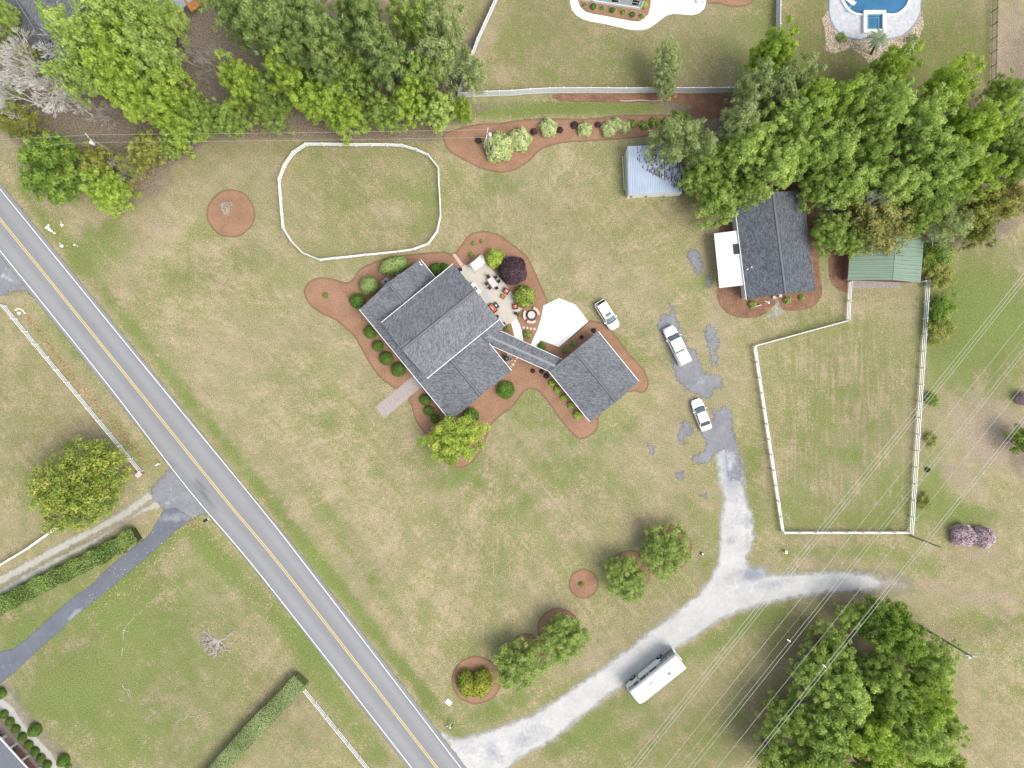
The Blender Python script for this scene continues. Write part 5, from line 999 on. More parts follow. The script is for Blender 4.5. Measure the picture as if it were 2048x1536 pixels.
# saloon car: nose up-left
car('parked_car', 'white saloon car parked on the patchy grey asphalt drive', 'car', W(1400, 829), ang((1410, 856), (1390, 802)), 4.85, 1.82,
    [(-2.42, .72, .88), (-2.33, .82, 1.0), (-1.9, .87, 1.04), (-1.3, .9, 1.03), (-.3, .91, .96), (.75, .91, .96), (1.35, .9, .93), (1.9, .86, .86), (2.25, .76, .76), (2.42, .55, .66)], 1.02, .38, -1.02, -1.78, .96, 1.43)
car('parked_car', 'white estate car with a grey sunroof beside the concrete pad', 'car', W(1213.5, 631), ang((1201, 612), (1227, 653)), 4.75, 1.88,
    [(-2.36, .74, .95), (-2.28, .86, 1.05), (-1.9, .92, 1.06), (-1.2, .94, 1.05), (-.3, .94, 1.02), (.7, .94, 1.0), (1.3, .92, .98), (1.85, .87, .92), (2.2, .74, .82), (2.36, .5, .7)], 1.12, .42, -1.85, -2.24, 1.02, 1.66, .63, True)
def pickup():
    t = car('pickup_truck', 'white pickup truck with a white hard bed cover', 'pickup truck', W(1351, 691), ang((1367, 726), (1333, 656)), 5.95, 2.0,
        [(-.95, .98, 1.12), (-.4, .98, 1.12), (.9, .98, 1.12), (1.5, .97, 1.14), (2.2, .95, 1.12), (2.65, .9, 1.06), (2.9, .80, .95), (2.97, .6, .8)], 1.50, .88, -.85, -1.0, 1.12, 1.82, .68, kind='pickup')
    for o in [x for x in bpy.data.objects if x.parent == t and (x.name.startswith('tail_light') or x.name.startswith('number_plate'))]: bpy.data.objects.remove(o)
    mb = MB(); mb.hexa([(-2.92, -.98, .45), (-1.0, -.98, .45), (-1.0, .98, .45), (-2.92, .98, .45)], [(-2.97, -.98, 1.16), (-1.0, -.98, 1.16), (-1.0, .98, 1.16), (-2.97, .98, 1.16)]); mb.build('truck_bed', M['paint'], t, bevel=.05)
    mb = MB(); mb.box((-2.0, 0, 1.45), (1.98, 1.78, .62)); mb.build('bed_cover', M['paint'], t, bevel=.12)
    mb = MB(); mb.box((-3.0, 0, .52), (.16, 1.85, .18)); mb.build('bumper', M['steel'], t, bevel=.03)
    mb = MB(); mb.box((3.0, 0, .58), (.14, 1.7, .2)); mb.build('bumper', M['steel'], t, bevel=.03)
    for s in (-1, 1): g = MB(); g.box((-2.96, s*.88, .92), (.06, .16, .34)); g.build('tail_light', M['plate'], t)
    for s in (-1, 1): g = MB(); g.box((1.15, s*1.14, 1.2), (.14, .22, .24)); g.build('wing_mirror', M['trim'], t, bevel=.03)
pickup()

def motorhome():
    # x = forward (towards lower left); roof corners in the photo give size and place at 3.55 m
    zt = 3.55; A, B, Cc, D = [W(*p, zt) for p in ((1258, 1386), (1280.5, 1411), (1372.5, 1336), (1352.5, 1311))]
    c = (A+B+Cc+D)/4; d = ((A+B)-(Cc+D)); rz = math.atan2(d.y, d.x); L = ((A-D).length+(B-Cc).length)/2; Wd = ((A-B).length+(D-Cc).length)/2; Wd = max(Wd, 2.5)
    t = thing('motorhome', 'long white motorhome with grey side graphics parked beside the gravel lane', 'motorhome', (c.x, c.y, 0), rz); h, w = L/2, Wd/2
    # side profile lofted across the length, nose slightly raked
    mb = MB(); st = []
    for x, z0, z1, ww in ((-h, .55, zt-.05, w*.98), (-h+.1, .45, zt, w), (h-1.0, .45, zt, w), (h-.35, .45, zt-.10, w*.985), (h, .55, zt-.45, w*.93), (h+.22, .55, 1.4, w*.88)):
        st.append([(x, -ww, z0), (x, -ww, z1-.12), (x, -ww+.12, z1), (x, 0, z1+.03*(z1 > 2)), (x, ww-.12, z1), (x, ww, z1-.12), (x, ww, z0), (x, 0, z0-.02), (x, -ww, z0)])
    loft(mb, st); mb.build('body', M['rvside'], t)
    mb = MB(); mb.hexa([(-h+.05, -w+.1, zt+.0), (h-.9, -w+.1, zt+.0), (h-.9, w-.1, zt+.0), (-h+.05, w-.1, zt+.0)], [(-h+.05, -w+.1, zt+.05), (h-.9, -w+.1, zt+.05), (h-.9, w-.1, zt+.05), (-h+.05, w-.1, zt+.05)]); mb.build('roof', M['rvroof'], t, bevel=.03)
    # the side facing the house: with x forward to the lower left, that is -y (to the right of travel)
    s = -1
    def sp(name, x0, x1, z0, z1, m, out=.015, par=None):
        g = MB(); g.box(((x0+x1)/2, s*(w+out), (z0+z1)/2), (x1-x0, .03, z1-z0)); return g.build(name, m, par or t)
    sp('side_stripe', -h+.05, h-.1, 2.15, 3.05, M['rvgrey'], .008); sp('side_stripe', -h+.05, -h+2.6, .7, 2.13, M['rvdark'], .010)
    g = MB(); n = 14; pts = [(-h+2.6, 1.0), (-h+2.2, 1.5), (-h+2.7, 2.0), (-h+3.6, 2.13), (h-1, 2.13), (h-1, .7), (-h+2.6, .7)]; g.hexa([(x, s*(w+.012), z) for x, z in pts], [(x, s*(w+.030), z) for x, z in pts]); g.build('side_panel', M['rvside'], t)
    for x0, x1 in ((-.9, .25), (h-3.7, h-2.3), (h-1.9, h-1.1)): sp('window', x0, x1, 2.2, 2.95, M['glass_d'], .03)
    sp('door', h-2.2, h-1.95+.0, .5, 2.1, M['rvgrey'], .03); sp('awning_rail', -h+.5, h-2.0, 3.2, 3.34, M['trim'], .05); sp('awning_rail', -h+.4, 0.6, 3.02, 3.1, M['rvside'], .07)
    for x in (-h+1.1, h-.2-1.9, .9): g = MB(); g.box((x, s*(w+.09), 2.7), (.06, .06, 1.1)); g.build('awning_arm', M['trim'], t)
    sp('compartment', -1.6, -.2, .75, 1.4, M['trim'], .03); sp('compartment', .4, 1.8, .75, 1.4, M['trim'], .03)
    g = MB(); q = [(h+.235, -w*.8, 1.45), (h+.235, w*.8, 1.45), (h+.045, w*.84, zt-.6), (h+.045, -w*.84, zt-.6)]; g.face(q); g.face(q[::-1]); g.build('windscreen', M['glass_d'], t)
    for sy in (-1, 1):
        g = MB(); g.box((h+.25, sy*w*.72, .95), (.08, .4, .2)); g.build('headlight', M['lamp'], t, bevel=.03)
        g = MB(); g.box((h+.15, sy*(w+.2), 2.1), (.12, .1, .5)); g.tube((h-.05, sy*w, 2.3), (h+.15, sy*(w+.2), 2.3), .02); g.build('wing_mirror', M['black'], t)
        g = MB(); g.box((-h-.02, sy*w*.85, 1.0), (.05, .16, .5)); g.build('tail_light', M['plate'], t)
    for x in (h-1.35, -h+2.3):
        for sy in (-1, 1): wheel(t, x, sy*(w-.10), .46, .3)
        g = MB(); g.tube((x, s*(w+.0), .55), (x, s*(w+.035), .55), .56, n=20); g.build('wheel_arch', M['black'], t)
    g = MB(); g.box((-1.9, .25, zt+.11), (.48, .28, .12)); g.build('roof_vent', simple('brown_vent', (.22, .20, .18), .5, .1), t, bevel=.02)
    g = MB(); g.box((-2.8+.2, -.2, zt+.12), (.62, .66, .16)); g.build('roof_vent', M['rvroof'], t, bevel=.04)
    g = MB(); g.box((1.0, .0, zt+.16), (.9, .7, .24)); g.build('air_conditioner', M['rvroof'], t, bevel=.06)
    # ladder at the back
    g = MB()
    for y in (-.25, .12): g.tube((-h-.10, y, .8), (-h-.10, y, zt+.1), .02, n=6)
    for k in range(8): g.tube((-h-.10, -.25, 1.0+k*.32), (-h-.10, .12, 1.0+k*.32), .016, n=6)
    g.build('ladder', M['trim'], t)
    g = MB(); g.box((-h-.06, 0, .6), (.14, Wd*.96, .22)); g.build('bumper', M['trim'], t)
motorhome()

# ================================================================ VEGETATION
def leaf_quads(rng, cen, nrm, size, asp=.6, jit=.6):
    n = len(cen); nrm = nrm+rng.normal(0, jit, (n, 3)); nrm /= np.linalg.norm(nrm, axis=1)[:, None]+1e-9
    t = rng.normal(0, 1, (n, 3)); t -= (t*nrm).sum(1)[:, None]*nrm; t /= np.linalg.norm(t, axis=1)[:, None]+1e-9; b = np.cross(nrm, t)
    s = size[:, None]; v = np.stack([cen-t*s*.5, cen+b*s*asp*.5-t*s*.05, cen+t*s*.5, cen-b*s*asp*.5-t*s*.05], 1).reshape(-1, 3)
    return v, np.arange(n*4).reshape(n, 4)
def dirs(rng, n, zmin=-1.0):
    z = rng.uniform(zmin, 1, n); a = rng.uniform(0, 2*np.pi, n); r = np.sqrt(np.maximum(0, 1-z*z)); return np.stack([r*np.cos(a), r*np.sin(a), z], 1)
def crown_mesh(name, seed, mat, R=4.5, hz=.75, K=85, per=120, leaf=.36, asp=.6, rc=(.15, .27), lobes=5, depth=.5, upb=.6, spread=1.0, lob=1.0):
    """crown built from leafy clumps sitting at the ends of limbs; origin at the crown's base centre"""
    rng = np.random.default_rng(seed); d = dirs(rng, K, -.55); az = np.arctan2(d[:, 1], d[:, 0]); ph = rng.uniform(0, 6.28, 3)
    rad = 1+lob*(.20*np.sin(az*2+ph[0])+.14*np.sin(az*lobes+ph[1])+.07*np.sin(az*9+ph[2])); u = rng.uniform(0, 1, K)**depth
    c = d*np.array([1, 1, hz])*(u*rad*.80)[:, None]*R*spread; r = rng.uniform(*rc, K)*R*(1.15-.35*u)
    c[:, 2] += rng.normal(0, .06, K)*R
    cen, nr, ti, si = [], [], [], []
    for k in range(K):
        m = int(per*(r[k]/(R*(rc[0]+rc[1])/2))**2); dd = dirs(rng, m, -.45); q = rng.uniform(.35, 1.28, m)[:, None]
        p = c[k]+dd*q*r[k]*np.array([1, 1, .55]); cen.append(p); n = dd.copy(); n[:, 2] += upb; nr.append(n)
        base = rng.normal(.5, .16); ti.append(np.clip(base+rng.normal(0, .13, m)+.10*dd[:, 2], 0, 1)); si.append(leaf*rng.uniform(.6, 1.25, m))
    cen = np.concatenate(cen); v, q = leaf_quads(rng, cen, np.concatenate(nr), np.concatenate(si), asp, .5)
    v[:, 2] += hz*R*.62
    me = fmesh(name, v, q, mat, dict(tint=np.concatenate(ti)), 'FACE'); c[:, 2] += hz*R*.62; return me, c
def limb_mesh(name, seed, ends, mat, top, R, trunk_r=.22, nl=16):
    """trunk and limbs; z=0 is the crown's base, the trunk reaches down 'top' metres below it"""
    rng = random.Random(seed); mb = MB(); p = Vector((0, 0, -top)); cols = []
    k = 5; prev = p; r = trunk_r*1.35
    for i in range(1, k+1):
        nx = Vector((rng.uniform(-.12, .12)*i*.6, rng.uniform(-.12, .12)*i*.6, -top+(top+R*.35)*i/k)); r2 = trunk_r*(1.3-.75*i/k); mb.tube(prev, nx, r, r2, 8, cap=(i == 1)); cols.append((prev, nx)); prev, r = nx, r2
    for e in rng.sample(list(range(len(ends))), min(nl, len(ends))):
        e = Vector(ends[e])*.93; s = cols[rng.choice((2, 3, 4))][1]; m_ = s.lerp(e, .5)+Vector((rng.uniform(-.3, .3), rng.uniform(-.3, .3), rng.uniform(-.4, .1))); mb.tube(s, m_, trunk_r*.38, trunk_r*.22, 5, cap=False); mb.tube(m_, e, trunk_r*.22, trunk_r*.08, 5, cap=False)
    me_o = mb.build(name, mat); me = me_o.data; bpy.data.objects.remove(me_o); return me
KIND = {}
def kind(key, mat, n, bark='bark', **kw):
    KIND[key] = []
    for i in range(n):
        me, c = crown_mesh('crown', 100*len(KIND)+i, M[mat], **kw); R = kw.get('R', 4.5); tr = limb_mesh('trunk', i, c, M[bark], 7.0, R, .2 if R > 3 else .12)
        KIND[key].append((me, tr, R, kw.get('hz', .75)))
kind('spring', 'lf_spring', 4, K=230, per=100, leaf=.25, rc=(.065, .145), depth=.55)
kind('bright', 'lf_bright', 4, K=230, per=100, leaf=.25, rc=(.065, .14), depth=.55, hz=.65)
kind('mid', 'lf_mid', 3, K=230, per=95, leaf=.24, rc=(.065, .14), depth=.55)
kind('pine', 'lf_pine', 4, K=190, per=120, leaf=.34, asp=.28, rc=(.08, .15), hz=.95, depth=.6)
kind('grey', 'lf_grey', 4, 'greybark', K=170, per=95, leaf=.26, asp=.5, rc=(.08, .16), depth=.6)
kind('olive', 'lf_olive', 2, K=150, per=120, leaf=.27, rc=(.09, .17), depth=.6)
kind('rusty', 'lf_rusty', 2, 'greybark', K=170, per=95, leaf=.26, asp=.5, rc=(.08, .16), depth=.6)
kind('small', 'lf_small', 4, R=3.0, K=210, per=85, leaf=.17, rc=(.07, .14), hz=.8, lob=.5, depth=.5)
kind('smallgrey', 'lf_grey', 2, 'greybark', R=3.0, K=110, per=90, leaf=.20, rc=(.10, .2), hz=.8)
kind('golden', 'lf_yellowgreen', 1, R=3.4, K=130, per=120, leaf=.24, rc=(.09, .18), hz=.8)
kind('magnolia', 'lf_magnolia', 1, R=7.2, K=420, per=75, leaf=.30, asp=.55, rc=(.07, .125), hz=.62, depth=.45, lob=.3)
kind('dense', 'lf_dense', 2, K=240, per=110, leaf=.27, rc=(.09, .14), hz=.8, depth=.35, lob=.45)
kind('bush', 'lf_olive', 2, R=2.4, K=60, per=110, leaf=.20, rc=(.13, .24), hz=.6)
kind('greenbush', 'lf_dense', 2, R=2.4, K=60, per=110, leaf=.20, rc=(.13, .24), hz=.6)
cnt = {}
def tree(key, px, py, r, h, label, cat='tree', group=None, sx=1.0, name=None, sy=1.0, rot=None):
    i = cnt.get(key, 0); cnt[key] = i+1; cr, tr, R, hz = KIND[key][i % len(KIND[key])]
    zc = h*.62; p = W(px, py, zc); s = r*S*(H-zc)/H/R/(0.86 if key in ('magnolia', 'golden', 'small', 'bush', 'greenbush') else 0.80)
    rr = random.Random(int(px*7+py)); base = h*.16; zsc = (h-base)/(hz*R*1.45)
    t = thing(name or {'pine': 'pine_tree', 'magnolia': 'magnolia_tree', 'bush': 'bush', 'greenbush': 'bush'}.get(key, 'tree'), label, cat, (p.x, p.y, 0), rr.uniform(0, 6.28) if rot is None else rot, group)
    c = bpy.data.objects.new('crown', cr); C.objects.link(c); c.parent = t; c.location = (0, 0, base); c.scale = (s*sx, s*sy, zsc*rr.uniform(.94, 1.04))
    b = bpy.data.objects.new('trunk', tr); C.objects.link(b); b.parent = t; zs = base/7.0; b.location = (0, 0, base); b.scale = (max(s, .5), max(s, .5), zs)
    return t
GA, GB, GC, GD = 'trees of the upper left wood', 'trees of the wood on the right', 'trees of the lower right grove', 'small trees in mulch rings'
TL = [
 ('spring', 160, 72, 56, 15, 'light green tree overhanging the dark shingled corner house'), ('spring', 232, 36, 62, 16, 'light green tree at the top edge just right of the dark corner house'), ('spring', 308, 38, 50, 15, 'light green tree left of the rusty roofed shed at the top edge'),
 ('spring', 158, 148, 50, 14, 'light green tree touching the right side of the bare grey tree'), ('bright', 240, 128, 60, 16, 'lime green tree in the middle of the upper left wood'), ('spring', 310, 120, 52, 15, 'light green tree left of the leafless patch in the upper left wood'),
 ('bright', 270, 200, 46, 13, 'lime green tree second above the utility pole in the upper left wood'), ('bright', 342, 196, 46, 13, 'lime green tree below the leafless patch of the upper left wood'), ('bright', 352, 250, 40, 11, 'lime green tree touching the thin cables near the wood edge'), ('mid', 402, 228, 40, 11, 'mid green tree at the wood edge left of the lime trees above the paddock'),
 ('pine', 470, 22, 56, 17, 'olive green pine at the top edge right of the leafless patch'), ('pine', 540, 44, 60, 19, 'tall dark pine in the top row, second pine from the left'), ('pine', 608, 26, 52, 18, 'dark pine at the top edge left of centre of the wood'), ('pine', 655, 88, 54, 18, 'dark pine in the centre of the wood above the paddock'), ('pine', 768, 108, 56, 19, 'blue grey puffy pine above the right half of the paddock'),
 ('mid', 826, 36, 52, 15, 'mid green tree at the top edge left of the thin crowned tree'), ('grey', 886, 52, 52, 15, 'thin grey green tree at the top edge beside the slanting fence'), ('grey', 880, 118, 48, 14, 'thin grey green tree left of the slanting white fence'), ('pine', 712, 22, 50, 18, 'dark pine at the top edge above the blue grey pine'), ('pine', 585, 92, 46, 17, 'dark pine between the lime tree and the top row'),
 ('bright', 482, 165, 42, 13, 'lime green tree right of the white specks in the wood'), ('bright', 574, 142, 42, 14, 'brightest lime green tree in the wood above the paddock'), ('bright', 628, 190, 50, 13, 'lime green tree directly above the top of the paddock'), ('bright', 690, 222, 44, 11, 'lime green tree closest to the paddock top rail'), ('mid', 536, 212, 42, 11, 'mid green tree between two lime trees at the wood edge'), ('mid', 462, 232, 40, 10, 'dark green tree at the wood edge left of the paddock corner'),
 ('bright', 822, 196, 40, 11, 'lime green tree near the corner where the two white fences meet, larger one'), ('spring', 876, 222, 34, 9, 'light green tree at the wood edge above the long mulch bed'), ('mid', 768, 222, 40, 10, 'dark green tree at the wood edge above the paddock right corner'), ('bright', 924, 216, 22, 7, 'small lime green tree just below the fence corner'), ('mid', 700, 148, 44, 14, 'dark green tree between lime trees and blue grey pine'), ('grey', 944, 148, 34, 11, 'sparse grey tree leaning over the slanting white fence'),
 ('pine', 655, 150, 40, 16, 'dark pine hidden behind the lime trees above the paddock'), ('mid', 838, 146, 40, 13, 'mid green tree right of the blue grey pine'), ('spring', 400, 20, 1, 3, ''),
 ('dense', 102, 336, 62, 10, 'large dense round tree beside the road at the left'), ('bright', 212, 378, 46, 8, 'bright green tree lowest of the group beside the road'), ('olive', 192, 322, 34, 7, 'olive tree below the utility pole on the left'), ('olive', 290, 298, 36, 7, 'olive tree at the tip of the curved wood edge'), ('olive', 28, 240, 36, 9, 'olive tree at the left edge below the bare grey trees'),
 ('spring', -10, 190, 36, 8, 'light green tree at the left edge behind the bare grey branches'), ('olive', -4, 92, 24, 7, 'olive tree at the left edge beside the dark corner house'), ('spring', 4, 30, 26, 10, 'light green tree in the very corner at the upper left'), ('mid', 340, 292, 26, 6, 'small mid green tree on the curved edge of the wood'), ('olive', 262, 330, 26, 6, 'small olive tree right of the dense roadside tree'), ('bush', 252, 372, 20, 3, 'low olive bush on the curved wood edge'), ('olive', 50, 112, 30, 7, 'olive crown showing through the bare grey branches')]
for k, x, y, r, h, l in TL:
    if l: tree(k, x, y, r, h, l, group=GA)
TR = [
 ('smallgrey', 1334, 122, 32, 9, 'grey green tree standing above the top white fence alone, upper half'), ('smallgrey', 1330, 166, 26, 7, 'grey green tree hanging over the top white fence'),
 ('grey', 1352, 284, 50, 11, 'grey green tree covering the corner of the blue metal shed'), ('grey', 1398, 292, 44, 11, 'grey green tree above the right end of the metal shed'), ('grey', 1484, 244, 50, 13, 'grey green tree under the right end of the top fence'), ('grey', 1512, 176, 44, 13, 'yellowish grey tree on the corner of the top fence'), ('bright', 1546, 110, 46, 14, 'yellow green tree astride the fence left of the pool lawn'), ('grey', 1592, 160, 42, 13, 'thin grey green tree on the pool lawn edge'), ('bright', 1646, 205, 54, 15, 'lime green tree below the left half of the pool lawn'),
 ('mid', 1436, 322, 46, 11, 'mid green tree right of the blue metal shed'), ('spring', 1500, 290, 54, 14, 'light green tree above the charcoal roof, left one'), ('mid', 1440, 400, 50, 9, 'mid green tree hanging down left of the charcoal roof'), ('mid', 1402, 350, 42, 9, 'mid green tree over the right end of the metal shed roof'), ('spring', 1556, 330, 54, 13, 'light green tree at the top end of the charcoal roof'), ('spring', 1590, 240, 54, 15, 'light green tree in the wood below the fence corner'), ('mid', 1500, 370, 42, 10, 'mid green tree over the upper left corner of the charcoal roof'),
 ('bright', 1792, 132, 44, 13, 'lime green tree just below the leaning palm'), ('bright', 1900, 178, 50, 14, 'lime green tree near the black picket fence'), ('spring', 1716, 200, 48, 14, 'light green tree between the two lime trees below the pool'), ('spring', 1768, 232, 50, 15, 'light green tree below the lime tree beneath the palm'), ('spring', 1840, 238, 56, 15, 'light green tree in the middle of the right wood'), ('bright', 1940, 262, 56, 15, 'lime green tree with a rounded right flank in the right wood'), ('spring', 1672, 290, 56, 14, 'light green tree over the hidden fence corner'),
 ('spring', 1870, 320, 56, 15, 'light green tree with grey dead twigs at the wood centre'), ('mid', 1740, 310, 52, 14, 'mid green tree between the hidden fences'), ('spring', 1700, 370, 50, 12, 'light green tree upper right of the charcoal roof'), ('spring', 1800, 372, 52, 13, 'light green tree above the green shed'), ('bright', 1946, 340, 50, 13, 'lime green tree lower on the right flank of the wood'),
 ('rusty', 1762, 446, 64, 10, 'yellow brown tree overhanging the green shed roof'), ('mid', 1664, 462, 40, 8, 'dark green tree left of the green shed'), ('mid', 1712, 480, 34, 7, 'dark green tree drooping on the green shed roof'), ('mid', 1868, 392, 52, 11, 'mid green tree on the long paddock fence'), ('grey', 1904, 440, 54, 9, 'grey green tree right of the green shed'), ('olive', 1970, 410, 50, 10, 'olive tree near the right edge above the bright lawn'), ('rusty', 2026, 400, 44, 10, 'yellow brown tree at the right edge'), ('olive', 1960, 462, 34, 7, 'olive tree reaching down to the bright lawn'),
 ('mid', 2018, 186, 40, 11, 'dark green tree below the black picket fence end'), ('mid', 2020, 268, 44, 12, 'dark green tree at the right edge, middle one'), ('mid', 2030, 330, 40, 11, 'dark green tree at the right edge above the yellow brown one'), ('spring', 1610, 300, 46, 13, 'light green tree over the upper right corner of the charcoal roof'), ('mid', 1640, 372, 40, 10, 'mid green tree along the right eave of the charcoal roof'), ('grey', 1560, 200, 46, 13, 'grey green tree under the corner of the top fence'), ('mid', 1840, 432, 36, 9, 'mid green tree at the upper right corner of the green shed')]
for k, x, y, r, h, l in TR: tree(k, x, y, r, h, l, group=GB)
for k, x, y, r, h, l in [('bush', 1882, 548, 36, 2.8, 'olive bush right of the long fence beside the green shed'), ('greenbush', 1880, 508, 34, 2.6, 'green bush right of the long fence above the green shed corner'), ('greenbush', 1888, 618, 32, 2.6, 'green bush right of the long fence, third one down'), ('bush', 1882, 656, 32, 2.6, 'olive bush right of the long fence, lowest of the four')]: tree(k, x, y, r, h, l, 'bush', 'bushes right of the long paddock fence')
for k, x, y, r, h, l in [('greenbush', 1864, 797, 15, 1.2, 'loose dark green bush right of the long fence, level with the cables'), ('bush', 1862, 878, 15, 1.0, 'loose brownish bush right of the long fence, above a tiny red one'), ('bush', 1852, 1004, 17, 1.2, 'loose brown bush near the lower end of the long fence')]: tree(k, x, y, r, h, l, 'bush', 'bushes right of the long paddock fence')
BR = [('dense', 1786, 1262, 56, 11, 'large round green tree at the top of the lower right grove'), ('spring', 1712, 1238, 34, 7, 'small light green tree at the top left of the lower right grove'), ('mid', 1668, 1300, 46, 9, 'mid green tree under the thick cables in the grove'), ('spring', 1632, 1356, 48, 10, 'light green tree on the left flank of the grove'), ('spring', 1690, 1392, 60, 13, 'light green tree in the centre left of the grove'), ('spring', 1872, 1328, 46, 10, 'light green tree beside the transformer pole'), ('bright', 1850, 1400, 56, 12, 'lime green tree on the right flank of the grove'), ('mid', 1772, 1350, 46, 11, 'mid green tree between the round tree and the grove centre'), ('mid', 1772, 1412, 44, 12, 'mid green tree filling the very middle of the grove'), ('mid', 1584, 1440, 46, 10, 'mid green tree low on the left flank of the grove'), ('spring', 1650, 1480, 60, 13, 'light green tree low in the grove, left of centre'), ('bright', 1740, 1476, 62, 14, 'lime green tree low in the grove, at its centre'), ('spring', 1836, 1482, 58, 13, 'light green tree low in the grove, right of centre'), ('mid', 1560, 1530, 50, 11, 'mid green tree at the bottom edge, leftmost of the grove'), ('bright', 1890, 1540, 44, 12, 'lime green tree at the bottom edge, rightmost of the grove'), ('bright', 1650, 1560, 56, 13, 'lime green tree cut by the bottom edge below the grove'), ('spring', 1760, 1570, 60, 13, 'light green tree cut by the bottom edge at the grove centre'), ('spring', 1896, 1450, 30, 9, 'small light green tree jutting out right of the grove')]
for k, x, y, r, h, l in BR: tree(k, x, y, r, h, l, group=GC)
tree('magnolia', 150, 972, 98, 9, 'huge round magnolia with yellow flecked leaves beside the roadside fence', sx=1.08, sy=.95, rot=.6)
tree('golden', 909, 879, 56, 6.5, 'yellow green tree at the lower corner of the big house', sx=1.0)
for x, y, r, h, l in ((1125, 1283, 54, 6, 'round tree in the mulch ring nearest the gravel lane bend'), (1037, 1331, 57, 6, 'lowest of the four round lawn trees'), (1333, 1101, 58, 6, 'uppermost of the four round lawn trees'), (1253, 1160, 49, 5.5, 'second from the top of the four round lawn trees')): tree('small', x, y, r, h, l, group=GD)
tree('greenbush', 2046, 884, 30, 5, 'bright green tree cut by the right edge'); 

def shrub_mesh(name, seed, mat, core, n=2600, leaf=.16, bumps=.06, asp=.6, flat_=1.0):
    """unit shrub, radius 1, origin on the ground: twiggy core under a skin of leaves"""
    rng = np.random.default_rng(seed); d = dirs(rng, n, -.35); az = np.arctan2(d[:, 1], d[:, 0]); el = d[:, 2]
    f = 1+bumps*np.sin(az*5+rng.uniform(0, 6))+bumps*np.sin(az*3+el*6+rng.uniform(0, 6))+rng.normal(0, .035, n)
    c = d*f[:, None]; c[:, 2] = c[:, 2]*flat_+.45*flat_
    v, q = leaf_quads(rng, c, d+np.array([0, 0, .3]), leaf*rng.uniform(.6, 1.3, n), asp, .55)
    k = rng.normal(0, 1, (14, 3)); k /= np.linalg.norm(k, axis=1)[:, None]; pt = rng.normal(0, .2, 14); near = (d @ k.T).argmax(1)
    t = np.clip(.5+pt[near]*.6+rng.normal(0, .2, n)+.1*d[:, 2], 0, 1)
    # core sphere
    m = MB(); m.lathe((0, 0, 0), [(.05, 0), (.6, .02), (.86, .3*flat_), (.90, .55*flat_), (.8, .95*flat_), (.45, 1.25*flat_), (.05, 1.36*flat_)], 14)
    cv = np.array(m.v); nq = len(q); me = bpy.data.meshes.new(name); allv = np.vstack([v, cv]); o = len(v)
    me.from_pydata(allv.tolist(), [], q.tolist()+[tuple(o+i for i in f_) for f_ in m.f]); me.materials.append(M[mat]); me.materials.append(M[core])
    me.polygons.foreach_set('material_index', [0]*nq+[1]*len(m.f)); at = me.attributes.new('tint', 'FLOAT', 'FACE'); at.data.foreach_set('value', np.r_[t, np.zeros(len(m.f))].astype(np.float32)); me.update(); return me
SH = {k: shrub_mesh('shrub', i, *a, **kw) for i, (k, a, kw) in enumerate([
    ('box', ('lf_box', 'core'), dict(n=3000, leaf=.13, bumps=.02)), ('dark', ('lf_dark', 'core'), dict(n=3000, leaf=.16, bumps=.03)), ('lime', ('lf_lime', 'core_l'), dict(n=3200, leaf=.16, bumps=.03)), ('var', ('lf_var', 'core_l'), dict(n=2200, leaf=.28, bumps=.10, asp=.4)),
    ('purple', ('lf_purple', 'core_p'), dict(n=5000, leaf=.12, bumps=.05)), ('golden', ('lf_golden', 'core'), dict(n=3600, leaf=.15, bumps=.05)), ('pink', ('lf_pink', 'core_l'), dict(n=2200, leaf=.17, bumps=.06)), ('green', ('lf_bright', 'core'), dict(n=2000, leaf=.26, bumps=.08)), ('spotted', ('lf_magnolia', 'core'), dict(n=3200, leaf=.18, bumps=.05)), ('small', ('lf_mid', 'core'), dict(n=500, leaf=.45, bumps=.15, asp=.35))])}
def shrub(key, px, py, r, label, group=None, h=None, rot=None, sx=1.0, sy=1.0, name='shrub', cat='shrub'):
    R = r*S; h = h or R*1.25; p = W(px, py, h*.4); o = bpy.data.objects.new(name, SH[key]); C.objects.link(o); o.location = (p.x, p.y, 0)
    o.scale = (R*.93*sx, R*.93*sy, h/1.42); o.rotation_euler = (0, 0, random.Random(int(px*3+py*5)).uniform(0, 6) if rot is None else rot); return tag(o, label, cat, group)
shrub('lime', 788, 531, 22, 'long pale green clipped shrub above the left house eave', None, 2.0, math.radians(18), 1.38, .78)
shrub('lime', 738, 571, 18.5, 'round pale green clipped shrub at the left of the house', None, 2.0)
g = 'green ball shrubs along the house front'
for x, y, r, l, k in ((715, 602, 15.5, 'bright green ball shrub at the leftmost corner of the big house roof', 'dark'), (741, 664, 13.5, 'first green ball below the left corner of the front eave', 'box'), (756, 692, 11.5, 'smallest green ball of the four along the front eave', 'box'), (772.5, 717, 14, 'third green ball down the front eave', 'box'), (797, 739.5, 14.5, 'fourth green ball, nearest above the paver walk', 'box'), (850.5, 800, 11.5, 'first green ball right of the paver walk', 'box'), (857.5, 822, 10.5, 'second green ball right of the paver walk', 'box'), (870, 838, 9.5, 'third green ball right of the paver walk beside the yellow green tree', 'box')): shrub(k, x, y, r, l, g)
shrub('dark', 942, 832, 16, 'bright green ball shrub behind the yellow green tree'); shrub('dark', 1011.5, 780, 18, 'bright green ball shrub below the lower right house corner')
shrub('dark', 874, 543, 17, 'dark rough shrub tucked between the two house roofs', None, 2.0); shrub('dark', 889, 538, 12, 'small dark shrub beside the upper roof corner', None, 1.8)
shrub('green', 990, 517, 18.5, 'light green round shrub left of the purple bush'); shrub('purple', 1026, 541, 28.5, 'large round purple bush behind the patio', None, 2.6); shrub('spotted', 1049, 593, 21.5, 'yellow green round shrub right of the patio', None, 2.2)
